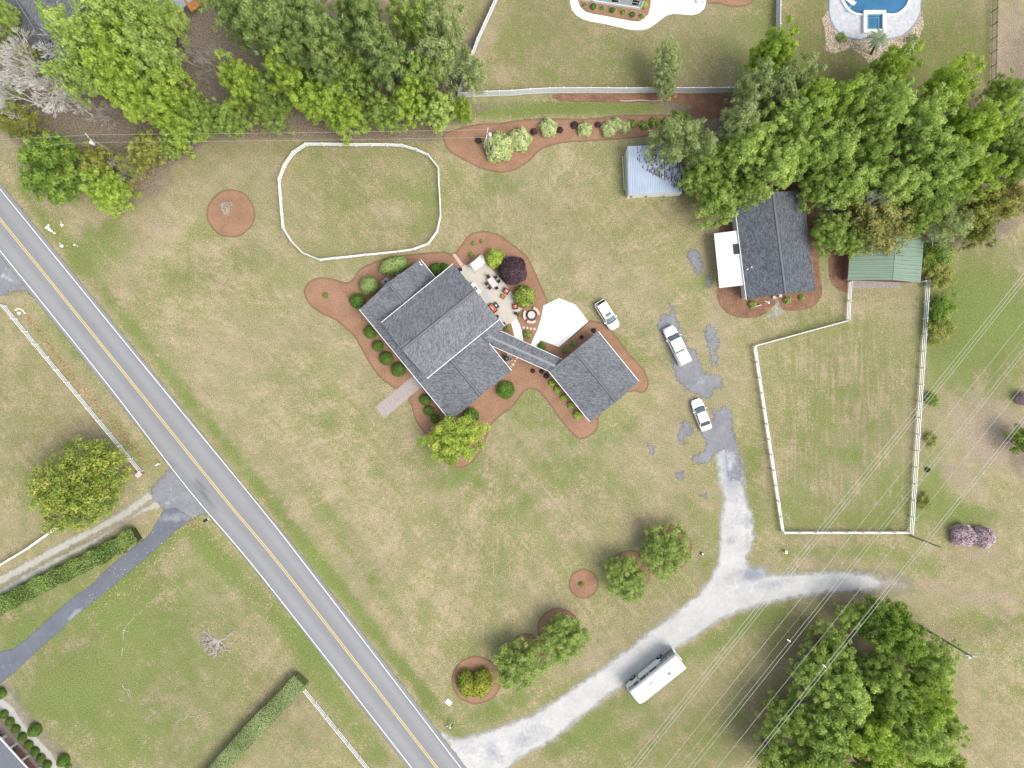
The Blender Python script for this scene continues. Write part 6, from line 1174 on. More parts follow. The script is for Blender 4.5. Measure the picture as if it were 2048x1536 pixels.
shrub('golden', 934, 1368, 20, 'golden topped shrub, left one of the pair in the ring', None, 2.2, sy=1.35, rot=.2); shrub('golden', 962, 1367, 22, 'golden topped shrub, right one of the pair in the ring', None, 2.3, sy=1.3, rot=-.25)
g = 'cream variegated shrubs in the long bed'
for x, y, r, l in ((998, 294, 28, 'largest cream shrub, at the foot of the utility pole'), (1040, 279, 22, 'second largest cream shrub right of the pole'), (1097, 255, 17.5, 'cream shrub between two purple ones in the long bed'), (1170, 259, 14, 'smallest separate cream shrub in the long bed'), (1218, 258, 15, 'left one of the touching cream shrubs in the long bed'), (1233, 249, 13, 'middle one of the touching cream shrubs in the long bed'), (1250, 254, 12, 'right one of the touching cream shrubs in the long bed')): shrub('var', x, y, r, l, g)
g = 'purple shrubs in the long bed'
for x, y, r, l in ((957, 281, 6.5, 'faint purple shrub left of the pole'), (1068, 263, 7, 'purple shrub left of the middle cream shrub'), (1120, 260, 6.5, 'purple shrub right of the middle cream shrub'), (1149, 250, 7.5, 'purple shrub left of the smallest cream shrub'), (1196, 249, 6, 'faint purple shrub left of the touching cream shrubs')): shrub('purple', x, y, r, l, g)
g = 'small dark green shrubs in the long bed'
for i, (x, y, r) in enumerate(((1265, 247, 8), (1288, 250, 9), (1309, 245, 10), (1334, 245, 10), (1356, 233, 12), (1372, 242, 12))): shrub('small', x, y, r, 'small dark green shrub in the long bed, %s after the cream ones' % ('first', 'second', 'third', 'fourth', 'fifth', 'sixth')[i], g)
shrub('pink', 1926, 1071, 22.5, 'pink flowering shrub, left one of the touching pair', 'pink flowering shrubs', 2.4); shrub('pink', 1967, 1075, 21, 'pink flowering shrub, right one of the touching pair', 'pink flowering shrubs', 2.3); shrub('pink', 2050, 797, 14, 'pink flowering shrub cut by the right edge', None, 2.4)
g = 'low shrubs beside the garage'
for x, y, r, l, k in ((1104, 767, 6.5, 'uppermost low light shrub along the garage gutter', 'green'), (1115, 779.5, 7, 'second low light shrub along the garage gutter', 'green'), (1128, 795.5, 6.5, 'third low light shrub along the garage gutter', 'green'), (1142, 811, 7, 'fourth low light shrub along the garage gutter', 'green'), (1155, 830, 8, 'lowest low light shrub along the garage gutter', 'green'), (1083, 693, 8, 'low bright shrub at the lower corner of the white pad', 'dark'), (1132, 699, 6, 'low green shrub left of the garage upper wall', 'small'), (1147, 687, 6, 'second low green shrub at the garage upper wall', 'small'), (1188, 661, 5, 'low reddish shrub at the garage top corner', 'purple'), (1163, 674, 4, 'tiny reddish shrub at the garage upper wall', 'purple'), (1055, 669, 8, 'dark low shrub below the stepping stones', 'small'),
                      (1066, 742, 4.5, 'tiny purple shrub, left of three under the covered walkway', 'purple'), (1083, 743, 4.5, 'tiny purple shrub, middle of three under the covered walkway', 'purple'), (1093, 752, 5.5, 'purple shrub nearest the garage corner under the walkway', 'purple'), (1014, 656, 6, 'low olive shrub between porch roof and white walk', 'small'), (1038, 630, 4, 'tiny shrub at the patio corner', 'small'), (947, 487, 4, 'tiny green plant in the upper mulch lobe, left one', 'small'), (963, 483, 3.5, 'tiny green plant in the upper mulch lobe, right one', 'small'), (942, 510, 5, 'tiny plant behind the patio swing', 'small'), (1163, 1169, 5, 'tiny green sapling in the smallest mulch ring', 'small'), (651, 591, 5, 'tiny sapling in the left mulch lobe', 'small'),
                      (1505, 608, 8, 'low yellow green plant below the charcoal roof corner', 'spotted'), (1575, 600, 7, 'dark low plant right of the cottage path', 'small'), (1603, 595, 6, 'yellow green plant right of the cottage path', 'spotted'), (1840, 1260, 10, 'dark green shrub beside the transformer pole', 'dark'), (1856, 940, 5, 'tiny dark red bush right of the long fence', 'purple')): shrub(k, x, y, r, l, g if y > 650 and x < 1200 else None, name='plant' if r < 6 else 'shrub', cat='plant' if r < 6 else 'shrub')
g = 'box shrubs along the lower left porch'
for i, (x, y) in enumerate(((7, 1429), (19.5, 1444), (31, 1458.5), (44, 1474.5), (57, 1490), (69.5, 1503.5), (81.5, 1517), (94, 1530))): shrub('box', x, y, 8.5, '%s box shrub from the top along the lower left porch' % ('first', 'second', 'third', 'fourth', 'fifth', 'sixth', 'seventh', 'eighth')[i], g, 1.0)
g = 'dark green topiary balls on the flagstone path'
for x, y, r, l in ((-1, 1388, 11, 'dark topiary ball cut by the left edge'), (69, 1461, 12.5, 'middle dark topiary ball on the flagstone path'), (126, 1521.5, 11.5, 'lowest dark topiary ball on the flagstone path'), (136, 1534, 6, 'small shrub at the bottom edge beside the topiary')): shrub('dark' if r > 10 else 'small', x, y, r, l, g if r > 10 else None, 1.5 if r > 10 else .8)
g = 'young shrubs in rings at the white house'
for i, (x, y, r) in enumerate(((1169, 9.5, 4.5), (1187, 13, 6.5), (1205, 16, 4.5), (1225, 20, 6), (1247, 24, 5.5), (1265, 29, 6), (1283, 32, 4.5))):
    shrub('dark' if i % 2 else 'small', x, y, r, '%s young shrub from the left in the bed of the white house' % ('first', 'second', 'third', 'fourth', 'fifth', 'sixth', 'seventh')[i], g)
    mb = MB(); p = W(x, y)
    for k in range(18): a, b_ = 6.283*k/18, 6.283*(k+1)/18; mb.tube((math.cos(a)*(r+1)*S, math.sin(a)*(r+1)*S, .06), (math.cos(b_)*(r+1)*S, math.sin(b_)*(r+1)*S, .06), .035, n=5)
    o = mb.build('ring_edging', M['pinkstone']); o.location = p; tag(o, 'pale ring edging around the %s young shrub from the left' % ('first', 'second', 'third', 'fourth', 'fifth', 'sixth', 'seventh')[i], 'edging', 'ring edgings at the white house')
shrub('green', 1289, 9, 7, 'yellow green shrub at the right corner of the white house')

def hedge(pts, half, h, mat, core, label, n=14000, leaf=.2, rough=.12, base_z=0):
    P = [W(*p, h*.6) for p in pts]; P = [Vector((p.x, p.y, 0)) for p in P]; o = P[0]; P = [p-o for p in P]; rng = np.random.default_rng(5); mb = MB()
    for a, b_ in zip(P[:-1], P[1:]):
        d = (b_-a).normalized(); s = Vector((-d.y, d.x, 0))*half*.84; z = Vector((0, 0, h*.9)); mb.hexa([a-s, b_-s, b_+s, a+s], [a-s*.9+z, b_-s*.9+z, b_+s*.9+z, a+s*.9+z])
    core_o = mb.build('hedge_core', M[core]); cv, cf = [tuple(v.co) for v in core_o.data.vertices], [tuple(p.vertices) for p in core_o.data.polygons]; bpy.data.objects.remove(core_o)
    seg = np.array([(b_-a).length for a, b_ in zip(P[:-1], P[1:])]); cum = np.r_[0, np.cumsum(seg)]; u = rng.uniform(0, cum[-1], n); i = np.clip(np.searchsorted(cum, u)-1, 0, len(seg)-1); f = (u-cum[i])/seg[i]
    A = np.array(P)[i]; B = np.array(P)[i+1]; c = A+(B-A)*f[:, None]; d = (B-A)/seg[i][:, None]; s = np.stack([-d[:, 1], d[:, 0], np.zeros(n)], 1)
    w = rng.uniform(-1, 1, n); side = rng.uniform(0, 1, n) < .35; sg = np.sign(w); hh = h*(1+rough*np.sin(u*1.3)*.5+rng.normal(0, rough*.35, n))
    z = np.where(side, rng.uniform(0, 1, n)*hh, hh*(1-.12*np.abs(w)**3)); ww = np.where(side, sg*(1+rng.normal(0, .05, n)), w)*half*(1+rough*.6*np.sin(u*2.1+sg))
    c = c+s*ww[:, None]; c[:, 2] = z; nr = np.where(side[:, None], s*sg[:, None], np.array([[0, 0, 1.0]])); v, q = leaf_quads(rng, c, nr, leaf*rng.uniform(.6, 1.3, n), .6, .5)
    me = bpy.data.meshes.new('hedge'); k = len(v); me.from_pydata(v.tolist()+cv, [], q.tolist()+[tuple(k+j for j in f_) for f_ in cf]); me.materials.append(M[mat]); me.materials.append(M[core]); me.polygons.foreach_set('material_index', [0]*len(q)+[1]*len(cf))
    t = np.clip(.5+.2*np.sin(u*.9)+rng.normal(0, .2, n), 0, 1); at = me.attributes.new('tint', 'FLOAT', 'FACE'); at.data.foreach_set('value', np.r_[t, np.zeros(len(cf))].astype(np.float32)); me.update()
    ob = bpy.data.objects.new('hedge', me); C.objects.link(ob); ob.location = o; return tag(ob, label, 'hedge')
hedge([(272, 1068), (235, 1091), (190, 1116), (130, 1146), (70, 1174), (0, 1212), (-50, 1240)], 1.15, 1.5, 'lf_hedge', 'core', 'long rough green hedge between gravel tracks and dark driveway', 16000, .24, .25)
hedge([(603, 1359), (580, 1385), (545, 1420), (508, 1457), (470, 1500), (430, 1545), (400, 1585)], 1.22, 2.0, 'lf_clip', 'core_l', 'pale flat topped clipped hedge at the bottom edge', 18000, .17, .05)

def bare_tree(px, py, r, h, label, seed, mat='greybark', depth=6, spread=.55, dirn=None, group=None, base=None, tw=.022, kids=3, name='bare_tree'):
    """leafless tree: px,py,r = where its spread of twigs shows; grows by forking"""
    zc = h*.75; p = W(px, py, zc); b = base or p; t = thing(name, label, 'bare tree' if name == 'bare_tree' else 'shrub', (b.x, b.y, 0), 0, group); R = r*S*(H-zc)/H; rg = random.Random(seed); tk, br = MB(), MB(); goal = Vector((p.x-b.x, p.y-b.y, 0))
    def grow(a, d, l, rad, k):
        e = a+d*l; (tk if k < 2 else br).tube(a, e, rad, rad*.68, 6 if k < 2 else 3, cap=False)
        if k >= depth: return
        for j in range(kids if k else (kids+2 if name == 'bare_tree' else 11)):
            ax = Vector((rg.gauss(0, 1), rg.gauss(0, 1), rg.gauss(0, .5))).normalized(); nd = (d+ax*spread*(1.5 if k == 0 else 1)).normalized(); nd.z = max(nd.z, -.05 if k < 3 else -.3)+.03; 
            if k < 3: nd = (nd+goal.normalized()*.10*(goal.length > .5)).normalized()
            grow(e, nd, (l*rg.uniform(.62, .86) if k or name == 'bare_tree' else h*.4), max(rad*.58, tw), k+1)
    l0 = h*.30 if name == 'bare_tree' else .08; grow(Vector((0, 0, 0)), (Vector((0, 0, 1))+goal*.04).normalized(), l0, max(.05, h*.018), 0)
    v = np.array(br.v); c = v[:, :2]-np.array([goal.x, goal.y]); m = np.percentile(np.hypot(c[:, 0], c[:, 1]), 92); s = R/m; zs = h/max(v[:, 2].max(), 1)
    for q in (tk, br): q.v = [(x*s, y*s, z*zs) for x, y, z in q.v]
    tk.build('trunk', M[mat], t); br.build('branches', M[mat], t); return t
bare_tree(72, 112, 88, 13, 'large leafless grey tree below the dark corner house', 11, depth=7, spread=.60, kids=3, tw=.028)
bare_tree(28, 180, 62, 11, 'leafless grey tree at the left edge under the larger bare one', 12, depth=7, spread=.62, kids=3, tw=.026)
bare_tree(118, 188, 44, 10, 'leafless grey tree right of the two bare ones', 15, depth=6, spread=.6, kids=3, tw=.024)
bare_tree(384, 112, 34, 9, 'thin leafless tree below the rusty shed, left one', 13, 'twig', 5, .6); bare_tree(424, 118, 36, 9, 'thin leafless tree below the rusty shed, right one', 14, 'twig', 5, .6)
bare_tree(414, 158, 24, 6, 'small leafless tree at the lower end of the brown clearing', 16, 'twig', 5, .6); bare_tree(200, 222, 34, 7, 'twiggy leafless tree above the dense roadside tree', 17, 'twig', 5, .6)
bare_tree(246, 338, 30, 6, 'twiggy leafless tree among the olive trees beside the lawn', 18, 'twig', 6, .6); bare_tree(1000+904-1000, 198, 18, 6, 'small leafless tree at the corner of the white board fences', 19, 'greybark', 5, .6)
bare_tree(1830, 262, 40, 14, 'grey dead tree standing in the right wood', 20, 'greybark', 5, .55); bare_tree(1880, 330, 26, 14, 'grey dead twigs in the right wood, right one', 21, 'greybark', 5, .55); bare_tree(1760, 404, 30, 12, 'grey dead twigs poking from the yellow brown tree', 22, 'greybark', 5, .6)
bare_tree(434, 1284, 34, .7, 'wide sparse twiggy brush on the lower left lawn', 23, 'twig', 3, .9, name='bare_shrub', tw=.012); bare_tree(452, 414, 14, 1.6, 'small bare white twigged shrub in the round mulch bed', 24, 'greybark', 5, .8, name='bare_shrub', tw=.014)

def palm(px, py, h, r, label, n, key='lf_palm', L=1.9, base=None, crown=None):
    b = W(*(base or (px, py))); t = thing('palm', label, 'palm', b); rng = random.Random(n); mb = MB(); top = Vector((0, 0, h))
    if crown: c = W(*crown, h); top = Vector((c.x-b.x, c.y-b.y, h))
    if h > 1: 
        for k in range(8): a, b2 = Vector((0, 0, 0)).lerp(top, k/8), Vector((0, 0, 0)).lerp(top, (k+1)/8); mb.tube(a, b2, .19-.004*k, .15-.004*k, 10)
        mb.build('trunk', simple('palm_fibre', (.06, .05, .045), .95, .3, 8) if 'palm_fibre' not in bpy.data.materials else bpy.data.materials['palm_fibre'], t)
    for f in range(n):
        a = 6.283*f/n+rng.uniform(-.2, .2); el = rng.uniform(.05, .9); mb = MB(); d = Vector((math.cos(a), math.sin(a), 0)); s = Vector((-d.y, d.x, 0)); pr = top; m = 9; ll = L*rng.uniform(.8, 1.1)
        for k in range(1, m+1):
            u = k/m; p = top+d*ll*u*math.cos(el*(1-u*.3))+Vector((0, 0, ll*(math.sin(el)*u-.75*u*u))); 
            if k > 1:
                for sg in (-1, 1):
                    w = .42*math.sin(math.pi*min(u, .97))**.6*ll/1.9; e = pr.lerp(p, .5)+s*sg*w+d*.14+Vector((0, 0, -.10)); q = [pr, p, e]; mb.face(q)
                    e2 = pr+s*sg*w*.9+d*.02+Vector((0, 0, -.10)); mb.face([pr+(p-pr)*.1, pr+(p-pr)*.3, e2])
            mb.tube(pr, p, .018, .012, 4, cap=False); pr = p
        o = mb.build('frond', M[key], t); at = o.data.attributes.new('tint', 'FLOAT', 'FACE'); at.data.foreach_set('value', [rng.uniform(.2, .9)]*len(o.data.polygons))
palm(1742, 106, 3.7, 0, 'tall leaning palm in the river stones below the spa', 18, L=1.95, base=(1742, 108), crown=(1757, 77)); palm(1682, 77, .5, 0, 'low palm in the stones left of the pool', 13, 'lf_dark', 1.05); palm(1822, 82, 1.0, 0, 'low palm in the stones right of the pool', 13, 'lf_dark', 1.0)

# ================================================================ PATIO AND SMALL THINGS
ZP = .06
def dining():
    c = (985.5, 566); t = thing('dining_table', 'pale rectangular stone topped dining table on the patio', 'table', W(*c)+Vector((0, 0, ZP)), math.radians(-54)); a = t.rotation_euler.z
    mb = MB(); mb.box((0, 0, .74), (1.55, .95, .05)); mb.build('tabletop', M['stone'], t, bevel=.015)
    for x in (-.65, .65):
        for y in (-.38, .38): g = MB(); g.box((x, y, .36), (.06, .06, .72)); g.build('leg', M['black'], t)
    proto = None; nm = ['dark patio chair at the upper left end of the table', 'dark patio chair at the lower right end of the table', 'dark patio chair right of the table, upper one', 'dark patio chair right of the table, lower one', 'dark patio chair left of the table, upper one', 'dark patio chair left of the table, lower one']
    for i, (x, y, r) in enumerate(((-1.02, 0, 0), (1.02, 0, math.pi), (-.36, .80, -math.pi/2), (.40, .80, -math.pi/2), (-.36, -.80, math.pi/2), (.40, -.80, math.pi/2))):
        if proto is None:
            q = proto = thing('patio_chair', nm[i], 'chair', (0, 0, 0), 0, 'chairs around the patio dining table'); g = MB(); g.box((0, 0, .43), (.42, .44, .05)); g.build('seat', M['black'], q, bevel=.01)
            g = MB(); g.box((-.23, 0, .72), (.05, .44, .5), 0, 0, (-.12, 'Y')); g.build('backrest', M['black'], q, bevel=.01)
            for lx in (-.18, .18):
                for ly in (-.19, .19): g = MB(); g.tube((lx, ly, 0), (lx, ly, .42), .018, n=6); g.build('leg', M['black'], q)
        else: q = copy_tree(proto); q['label'] = nm[i]
        v = Vector((x, y, 0)); v.rotate(Matrix.Rotation(a, 3, 'Z')); q.location = t.location+v; q.rotation_euler = (0, 0, a+r)
dining()
ARM = None
def armchair(px, py, deg, label, w=.85, cat='armchair', name='wicker_armchair', pil=True, d=.8):
    t = thing(name, label, cat, W(px, py)+Vector((0, 0, ZP)), math.radians(deg)); g = MB(); g.box((0, 0, .2), (d, w, .3)); g.build('frame', M['wicker'], t, bevel=.03)
    if pil: g = MB(); g.box((-d/2+.08, 0, .5), (.16, w, .55)); g.build('backrest', M['wicker'], t, bevel=.04)
    if pil:
        for s in (-1, 1): g = MB(); g.box((0, s*(w/2-.06), .42), (d, .12, .3)); g.build('armrest', M['wicker'], t, bevel=.03)
    g = MB(); g.box((.05 if pil else 0, 0, .42), (d-.24 if pil else d-.08, w-.26 if pil else w-.08, .16)); g.build('cushion', M['orange'], t, bevel=.05)
    if pil:
        g = MB(); g.box((-d/2+.23, 0, .62), (.14, w-.28, .36), 0, 0, (-.25, 'Y')); g.build('back_cushion', M['orange'], t, bevel=.05)
        g = MB(); g.box((-d/2+.34, .03, .58), (.12, min(.5, w*.5), .24), .1, 0, (-.35, 'Y')); g.build('pillow', M['pillow'], t, bevel=.05)
    return t
armchair(1012.5, 583, 240, 'orange cushioned wicker armchair with ottoman, upper one', .85); armchair(1006, 593.5, 240, 'orange ottoman in front of the upper armchair', .62, 'ottoman', 'ottoman', False, .62)
armchair(1030.5, 613.5, 190, 'orange cushioned wicker armchair near the patio corner', .8)
armchair(985.5, 617, 40, 'orange cushioned wicker sofa half under the house roof', 1.45, 'sofa', 'wicker_sofa')
t = thing('coffee_table', 'square dark coffee table with a pale book on top', 'coffee table', W(992.5, 611.5)+Vector((0, 0, ZP)), math.radians(-55)); g = MB(); g.box((0, 0, .4), (.95, .62, .05)); g.build('tabletop', M['greenlid'], t, bevel=.01)
for x in (-.4, .4):
    for y in (-.26, .26): g = MB(); g.box((x, y, .19), (.05, .05, .38)); g.build('leg', M['wicker'], t)
g = MB(); g.box((0, 0, 0), (.28, .2, .03)); o = g.build('book', M['pillow']); o.location = Vector(t.location)+Vector((0, 0, .44)); o.rotation_euler = (0, 0, -.6); tag(o, 'pale book on the dark coffee table', 'book')
t = thing('grill_counter', 'white outdoor grill counter against the house roof edge', 'outdoor kitchen', W(951, 579.5)+Vector((0, 0, ZP)), math.radians(-52)); g = MB(); g.box((0, 0, .45), (1.75, .75, .9)); g.build('base', M['pinkstone'], t); g = MB(); g.box((0, 0, .92), (1.85, .85, .05)); g.build('worktop', M['trim'], t, bevel=.01)
g = MB(); g.box((.05, .02, 1.02), (.72, .56, .16)); o = g.build('grill', M['steel'], t, bevel=.06); g = MB(); g.box((.05, .2, 1.10), (.55, .12, .05)); g.build('lid_handle', M['black'], o)
g = MB(); g.box((0, 0, .006), (1.5, .95, .012)); o = g.build('rug', M['rug']); o.location = W(971.5, 592)+Vector((0, 0, ZP)); o.rotation_euler = (0, 0, math.radians(-52)); tag(o, 'pale blue grey rug on the patio below the grill counter', 'rug')
g = MB(); g.box((0, 0, .15), (1.3, .3, .3)); o = g.build('brick_step', M['pinkbrick']); o.location = W(962, 590.5)+Vector((0, 0, ZP)); o.rotation_euler = (0, 0, math.radians(-52)); tag(o, 'pale brick step between house and rug', 'step')
def swing():
    t = thing('garden_swing', 'white canopied garden swing at the top of the patio', 'garden swing', W(956, 531)+Vector((0, 0, ZP)), math.radians(38))
    g = MB(); n = 6
    for k in range(n): x0, x1 = -.62+1.24*k/n, -.62+1.24*(k+1)/n; z = lambda x: 1.95-.18*(x/.62)**2; g.hexa([(y, x, z(x)) for y, x in ((-.95, x0), (.95, x0), (.95, x1), (-.95, x1))], [(y, x, z(x)+.03) for y, x in ((-.95, x0), (.95, x0), (.95, x1), (-.95, x1))])
    g.build('canopy', M['tub'], t); g = MB()
    for k in range(12): a, b_ = 6.283*k/12, 6.283*(k+1)/12; g.tube((.62*math.cos(a), .36*math.sin(a), 1.97), (.62*math.cos(b_), .36*math.sin(b_), 1.97), .012, n=4)
    g.build('piping', M['joint'], t)
    for s in (-1, 1):
        g = MB(); g.tube((s*1.0, 0, 1.95), (s*1.0, -.75, 0), .025, n=6); g.tube((s*1.0, 0, 1.95), (s*1.0, .6, 0), .025, n=6); g.build('leg_frame', M['steel'], t)
    g = MB(); g.tube((-1.0, 0, 1.93), (1.0, 0, 1.93), .03, n=6); g.build('crossbar', M['steel'], t); g = MB(); g.box((0, 0, .45), (1.5, .5, .1)); g.build('seat', M['trim'], t, bevel=.03); g = MB(); g.box((0, .28, .72), (1.5, .08, .5)); g.build('backrest', M['trim'], t, bevel=.03)
    for s in (-1, 1): g = MB(); g.tube((s*.7, 0, .45), (s*.8, 0, 1.93), .012, n=4); g.build('hanger', M['steel'], t)
swing()
mb = MB(); a, b_, c_ = W(936, 533), W(963, 511.5), W(971.5, 524)
for p, q in ((a, b_), (b_, c_)): d = q-p; m_ = (p+q)/2; mb.box((m_.x-a.x, m_.y-a.y, .28), (d.length, .26, .5), math.atan2(d.y, d.x))
o = mb.build('low_brick_wall', M['pinkbrick'], origin=None, bevel=.01); o.location = a; tag(o, 'low pale brick wall around the garden swing corner', 'wall')
for x, y, l, r in ((995, 633.5, 'small dark plant pot at the house edge of the patio', .16), (1031.5, 627.5, 'small dark plant pot at the right end of the patio', .18), (1008, 647.5, 'small dark plant pot beside the porch roof', .16), (921.5, 540, 'small dark pot at the upper left corner of the patio', .2)):
    t = thing('plant_pot', l, 'plant pot', W(x, y)+Vector((0, 0, ZP))); g = MB(); g.lathe((0, 0, 0), [(r*.7, 0), (r, .3), (r*1.1, .34), (r*.9, .35)], 12); g.build('pot', M['wicker'], t); o = bpy.data.objects.new('foliage', SH['purple']); C.objects.link(o); o.parent = t; o.location = (0, 0, .3); o.scale = (r*1.3, r*1.3, r*1.3)
# stone table with curved benches
t = thing('stone_table', 'round mottled stone fire table inside three curved benches', 'table', W(1062.7, 630.5)); g = MB(); g.lathe((0, 0, 0), [(.28, 0), (.28, .5), (.54, .52), (.56, .60), (.52, .62)], 28); g.build('tabletop', M['stone'], t)
g = MB(); g.lathe((0, 0, 0), [(.82, .0), (.84, .035), (.80, .045)], 30); g.build('gravel_ring', simple('dark_gravel', (.12, .08, .07), .95, .3, 9), t)
for i, (a0, l) in enumerate(((180, 'curved stone bench left of the round stone table'), (38, 'curved stone bench upper right of the round stone table'), (270, 'curved stone bench below the round stone table'))):
    q = thing('curved_bench', l, 'bench', W(1062.7, 630.5), math.radians(a0), 'curved benches around the stone table'); g = MB(); m = 8; f = lambda a, r: (r*math.cos(a), r*math.sin(a))
    for k in range(m):
        u, v = -.62+1.24*k/m, -.62+1.24*(k+1)/m; pts = [f(u, .90), f(u, 1.27), f(v, 1.27), f(v, .90)]; g.hexa([(*p, .36) for p in pts], [(*p, .45) for p in pts])
    g.build('seat', M['pinkstone'], q)
    for u in (-.42, .42): g = MB(); p = f(u, 1.08); g.box((*p, .18), (.3, .14, .36), u); g.build('leg', M['pinkstone'], q)
g_ = 'stepping stones'
for i, (x, y, r) in enumerate(((1047, 655, .21), (1054.5, 656, .21), (1061.7, 657.5, .21), (1069, 658, .21), (1034, 716.5, .16), (1030, 722, .18), (1026.3, 729, .22), (1022, 733, .12))):
    mb = MB(); pts = [(r*math.cos(k*.7)*rnd.uniform(.85, 1.1), r*math.sin(k*.7)*rnd.uniform(.85, 1.1)) for k in range(9)]; mb.prism(pts, .0, .05); o = mb.build('stepping_stone', M['pinkstone'], bevel=.01); o.location = W(x, y)+Vector((0, 0, .015))
    tag(o, ['first', 'second', 'third', 'fourth'][i % 4]+(' stepping stone from the left below the curved benches' if i < 4 else ' stepping stone down from the walkway beside the green kettle grill'), 'stepping stone', g_)
# green kettle grill on a ring of stones
t = thing('kettle_grill', 'dark green round kettle grill between house and covered walkway', 'grill', W(1012.5, 717)); g = MB(); g.lathe((0, 0, .5), [(.12, 0), (.36, .12), (.44, .32), (.42, .46), (.3, .62), (.08, .70)], 20); o = g.build('kettle', M['greenlid'], t, smooth=True)
g = MB(); g.cyl((0, 0, 1.2), .05, .06); g.build('lid_handle', M['steel'], o)
for k in range(3): g = MB(); a = k*2.09; g.tube((.1*math.cos(a), .1*math.sin(a), .55), (.4*math.cos(a), .4*math.sin(a), 0.02), .02, n=6); g.build('leg', M['steel'], t)
mb = MB(); r_ = random.Random(9)
for k in range(60): a, r = r_.uniform(-2.2, 1.4), r_.uniform(.45, .9); mb.box((r*math.cos(a), r*math.sin(a), .05), (r_.uniform(.08, .2), r_.uniform(.08, .16), .08), r_.uniform(0, 3))
o = mb.build('stone_chips', M['pinkstone']); o.location = W(1013.5, 717)+Vector((0, 0, .02)); tag(o, 'loose pale stones around the green kettle grill', 'stones', kind='stuff')
t = thing('vent_hood', 'round grey vent cap sticking out by the long pale shrub', 'vent', W(796.5, 549, 0)); g = MB(); g.lathe((0, 0, 0), [(.26, 0), (.28, .5), (.30, .55), (.24, .56), (.22, .3)], 18); g.build('rim', M['steel'], t)

# roadside and lawn details
def rocks(spots, label0, grp):
    for i, (x, y, r) in enumerate(spots):
        rg = random.Random(i*31+int(x)); mb = MB(); n = 7; base = [(r*math.cos(k*6.283/n)*rg.uniform(.7, 1.15), r*math.sin(k*6.283/n)*rg.uniform(.7, 1.15)) for k in range(n)]
        mb.hexa([(a, b, 0) for a, b in base], [(a*.75, b*.75, r*rg.uniform(.5, .8)) for a, b in base]); o = mb.build('rock', M['rock'], bevel=.03); o.location = W(x, y); tag(o, label0[i], 'rock', grp)
rocks([(95, 455, .34), (99, 459, .26), (92, 456, .2), (97, 450, .18), (103, 462, .26), (109, 466, .2), (124, 450, .28), (122, 444, .1), (124, 492, .32), (120, 487, .15), (134, 492, .09), (149, 490, .18), (155, 492, .1)],
      ['largest white rock of the roadside pile', 'white rock right of the largest in the roadside pile', 'leftmost white rock of the roadside pile', 'topmost white rock of the roadside pile', 'white rock low in the roadside pile', 'lowest rock of the roadside pile', 'lone white rock right of the roadside pile', 'tiny white pebble above the lone rock', 'larger white rock of the lower roadside pair', 'smaller rock touching the lower roadside rock', 'tiny white rock right of the lower pair', 'white rock furthest right in the lower line', 'last tiny white rock of the lower line'], 'white rocks beside the road')
rocks([(38, 626, .3), (33, 620, .15), (47, 621, .12), (51, 627, .12), (322, 1117, .0)][:4], ['white rock inside the little stone ring by the left fence', 'pebble on the left of the stone ring by the left fence', 'pebble on the right of the stone ring by the left fence', 'lowest pebble of the stone ring by the left fence'], 'stones by the left fence end')
mb = MB(); pts = [(30, 620), (36, 617.5), (43, 618.5), (47, 622), (50, 627)]
for p, q in zip(pts[:-1], pts[1:]): a, b_ = W(*p)-W(38, 626), W(*q)-W(38, 626); mb.tube((a.x, a.y, .06), (b_.x, b_.y, .06), .09, n=6)
o = mb.build('stone_edging', M['rock']); o.location = W(38, 626); tag(o, 'curved pale stone edging at the upper end of the roadside fence', 'edging')
t = thing('utility_cover', 'flat white square utility cover near the golden shrubs', 'utility cover', W(897.3, 1404.5), math.radians(-40)); g = MB(); g.box((0, 0, .06), (.85, .62, .12)); g.build('lid', M['concrete_w'], t, bevel=.05); g = MB(); g.box((0, 0, .03), (.95, .72, .05)); g.build('frame', M['concrete'], t)
t = thing('mailbox', 'white mailbox beside the lane entrance', 'mailbox', W(904.5, 1445), math.radians(60)); g = MB(); g.box((0, 0, .5), (.1, .1, 1.0)); g.build('post', M['trim'], t); g = MB(); g.box((0.05, 0, 1.1), (.5, .2, .22)); g.build('box', M['black'], t, bevel=.06); g = MB(); g.box((.0, .14, 1.05), (.5, .12, .06)); g.build('newspaper_tray', M['trim'], t); g = MB(); g.box((-.38, 0.02, .9), (.24, .2, .1)); g.build('cap', M['trim'], t)
t = thing('meter_box', 'tiny dark meter box left of the white mailbox', 'utility box', W(893.5, 1451)); g = MB(); g.box((0, 0, .12), (.3, .22, .24)); g.build('box', M['pole'], t, bevel=.03); g = MB(); g.box((.05, .03, .25), (.12, .1, .03)); g.build('lid', M['trim'], t)
t = thing('mailbox', 'white mailbox at the top of the left roadside apron', 'mailbox', W(321.5, 927.5), math.radians(35)); g = MB(); g.box((0, 0, .5), (.1, .1, 1.0)); g.build('post', M['trim'], t); g = MB(); g.box((0, 0, 1.1), (.56, .2, .2)); g.build('box', M['trim'], t, bevel=.06)
t = thing('storm_drain', 'dark storm drain opening beside the road below the apron', 'drain', W(411.5, 1040.5), math.radians(35)); g = MB(); g.box((0, 0, .03), (.75, .4, .06)); g.build('grate', M['black'], t); g = MB(); g.box((.45, -.05, .05), (.22, .4, .1)); g.build('headwall', M['patio'], t)
t = thing('brick_pillar', 'short pink brick pillar at the lower end of the roadside fence', 'pillar', W(284, 947.5), .8); g = MB(); g.box((0, 0, .5), (.8, .6, 1.0)); g.build('pillar', M['brick'], t, bevel=.02); g = MB(); g.box((0, 0, 1.02), (.9, .7, .07)); g.build('cap', M['pinkstone'], t)
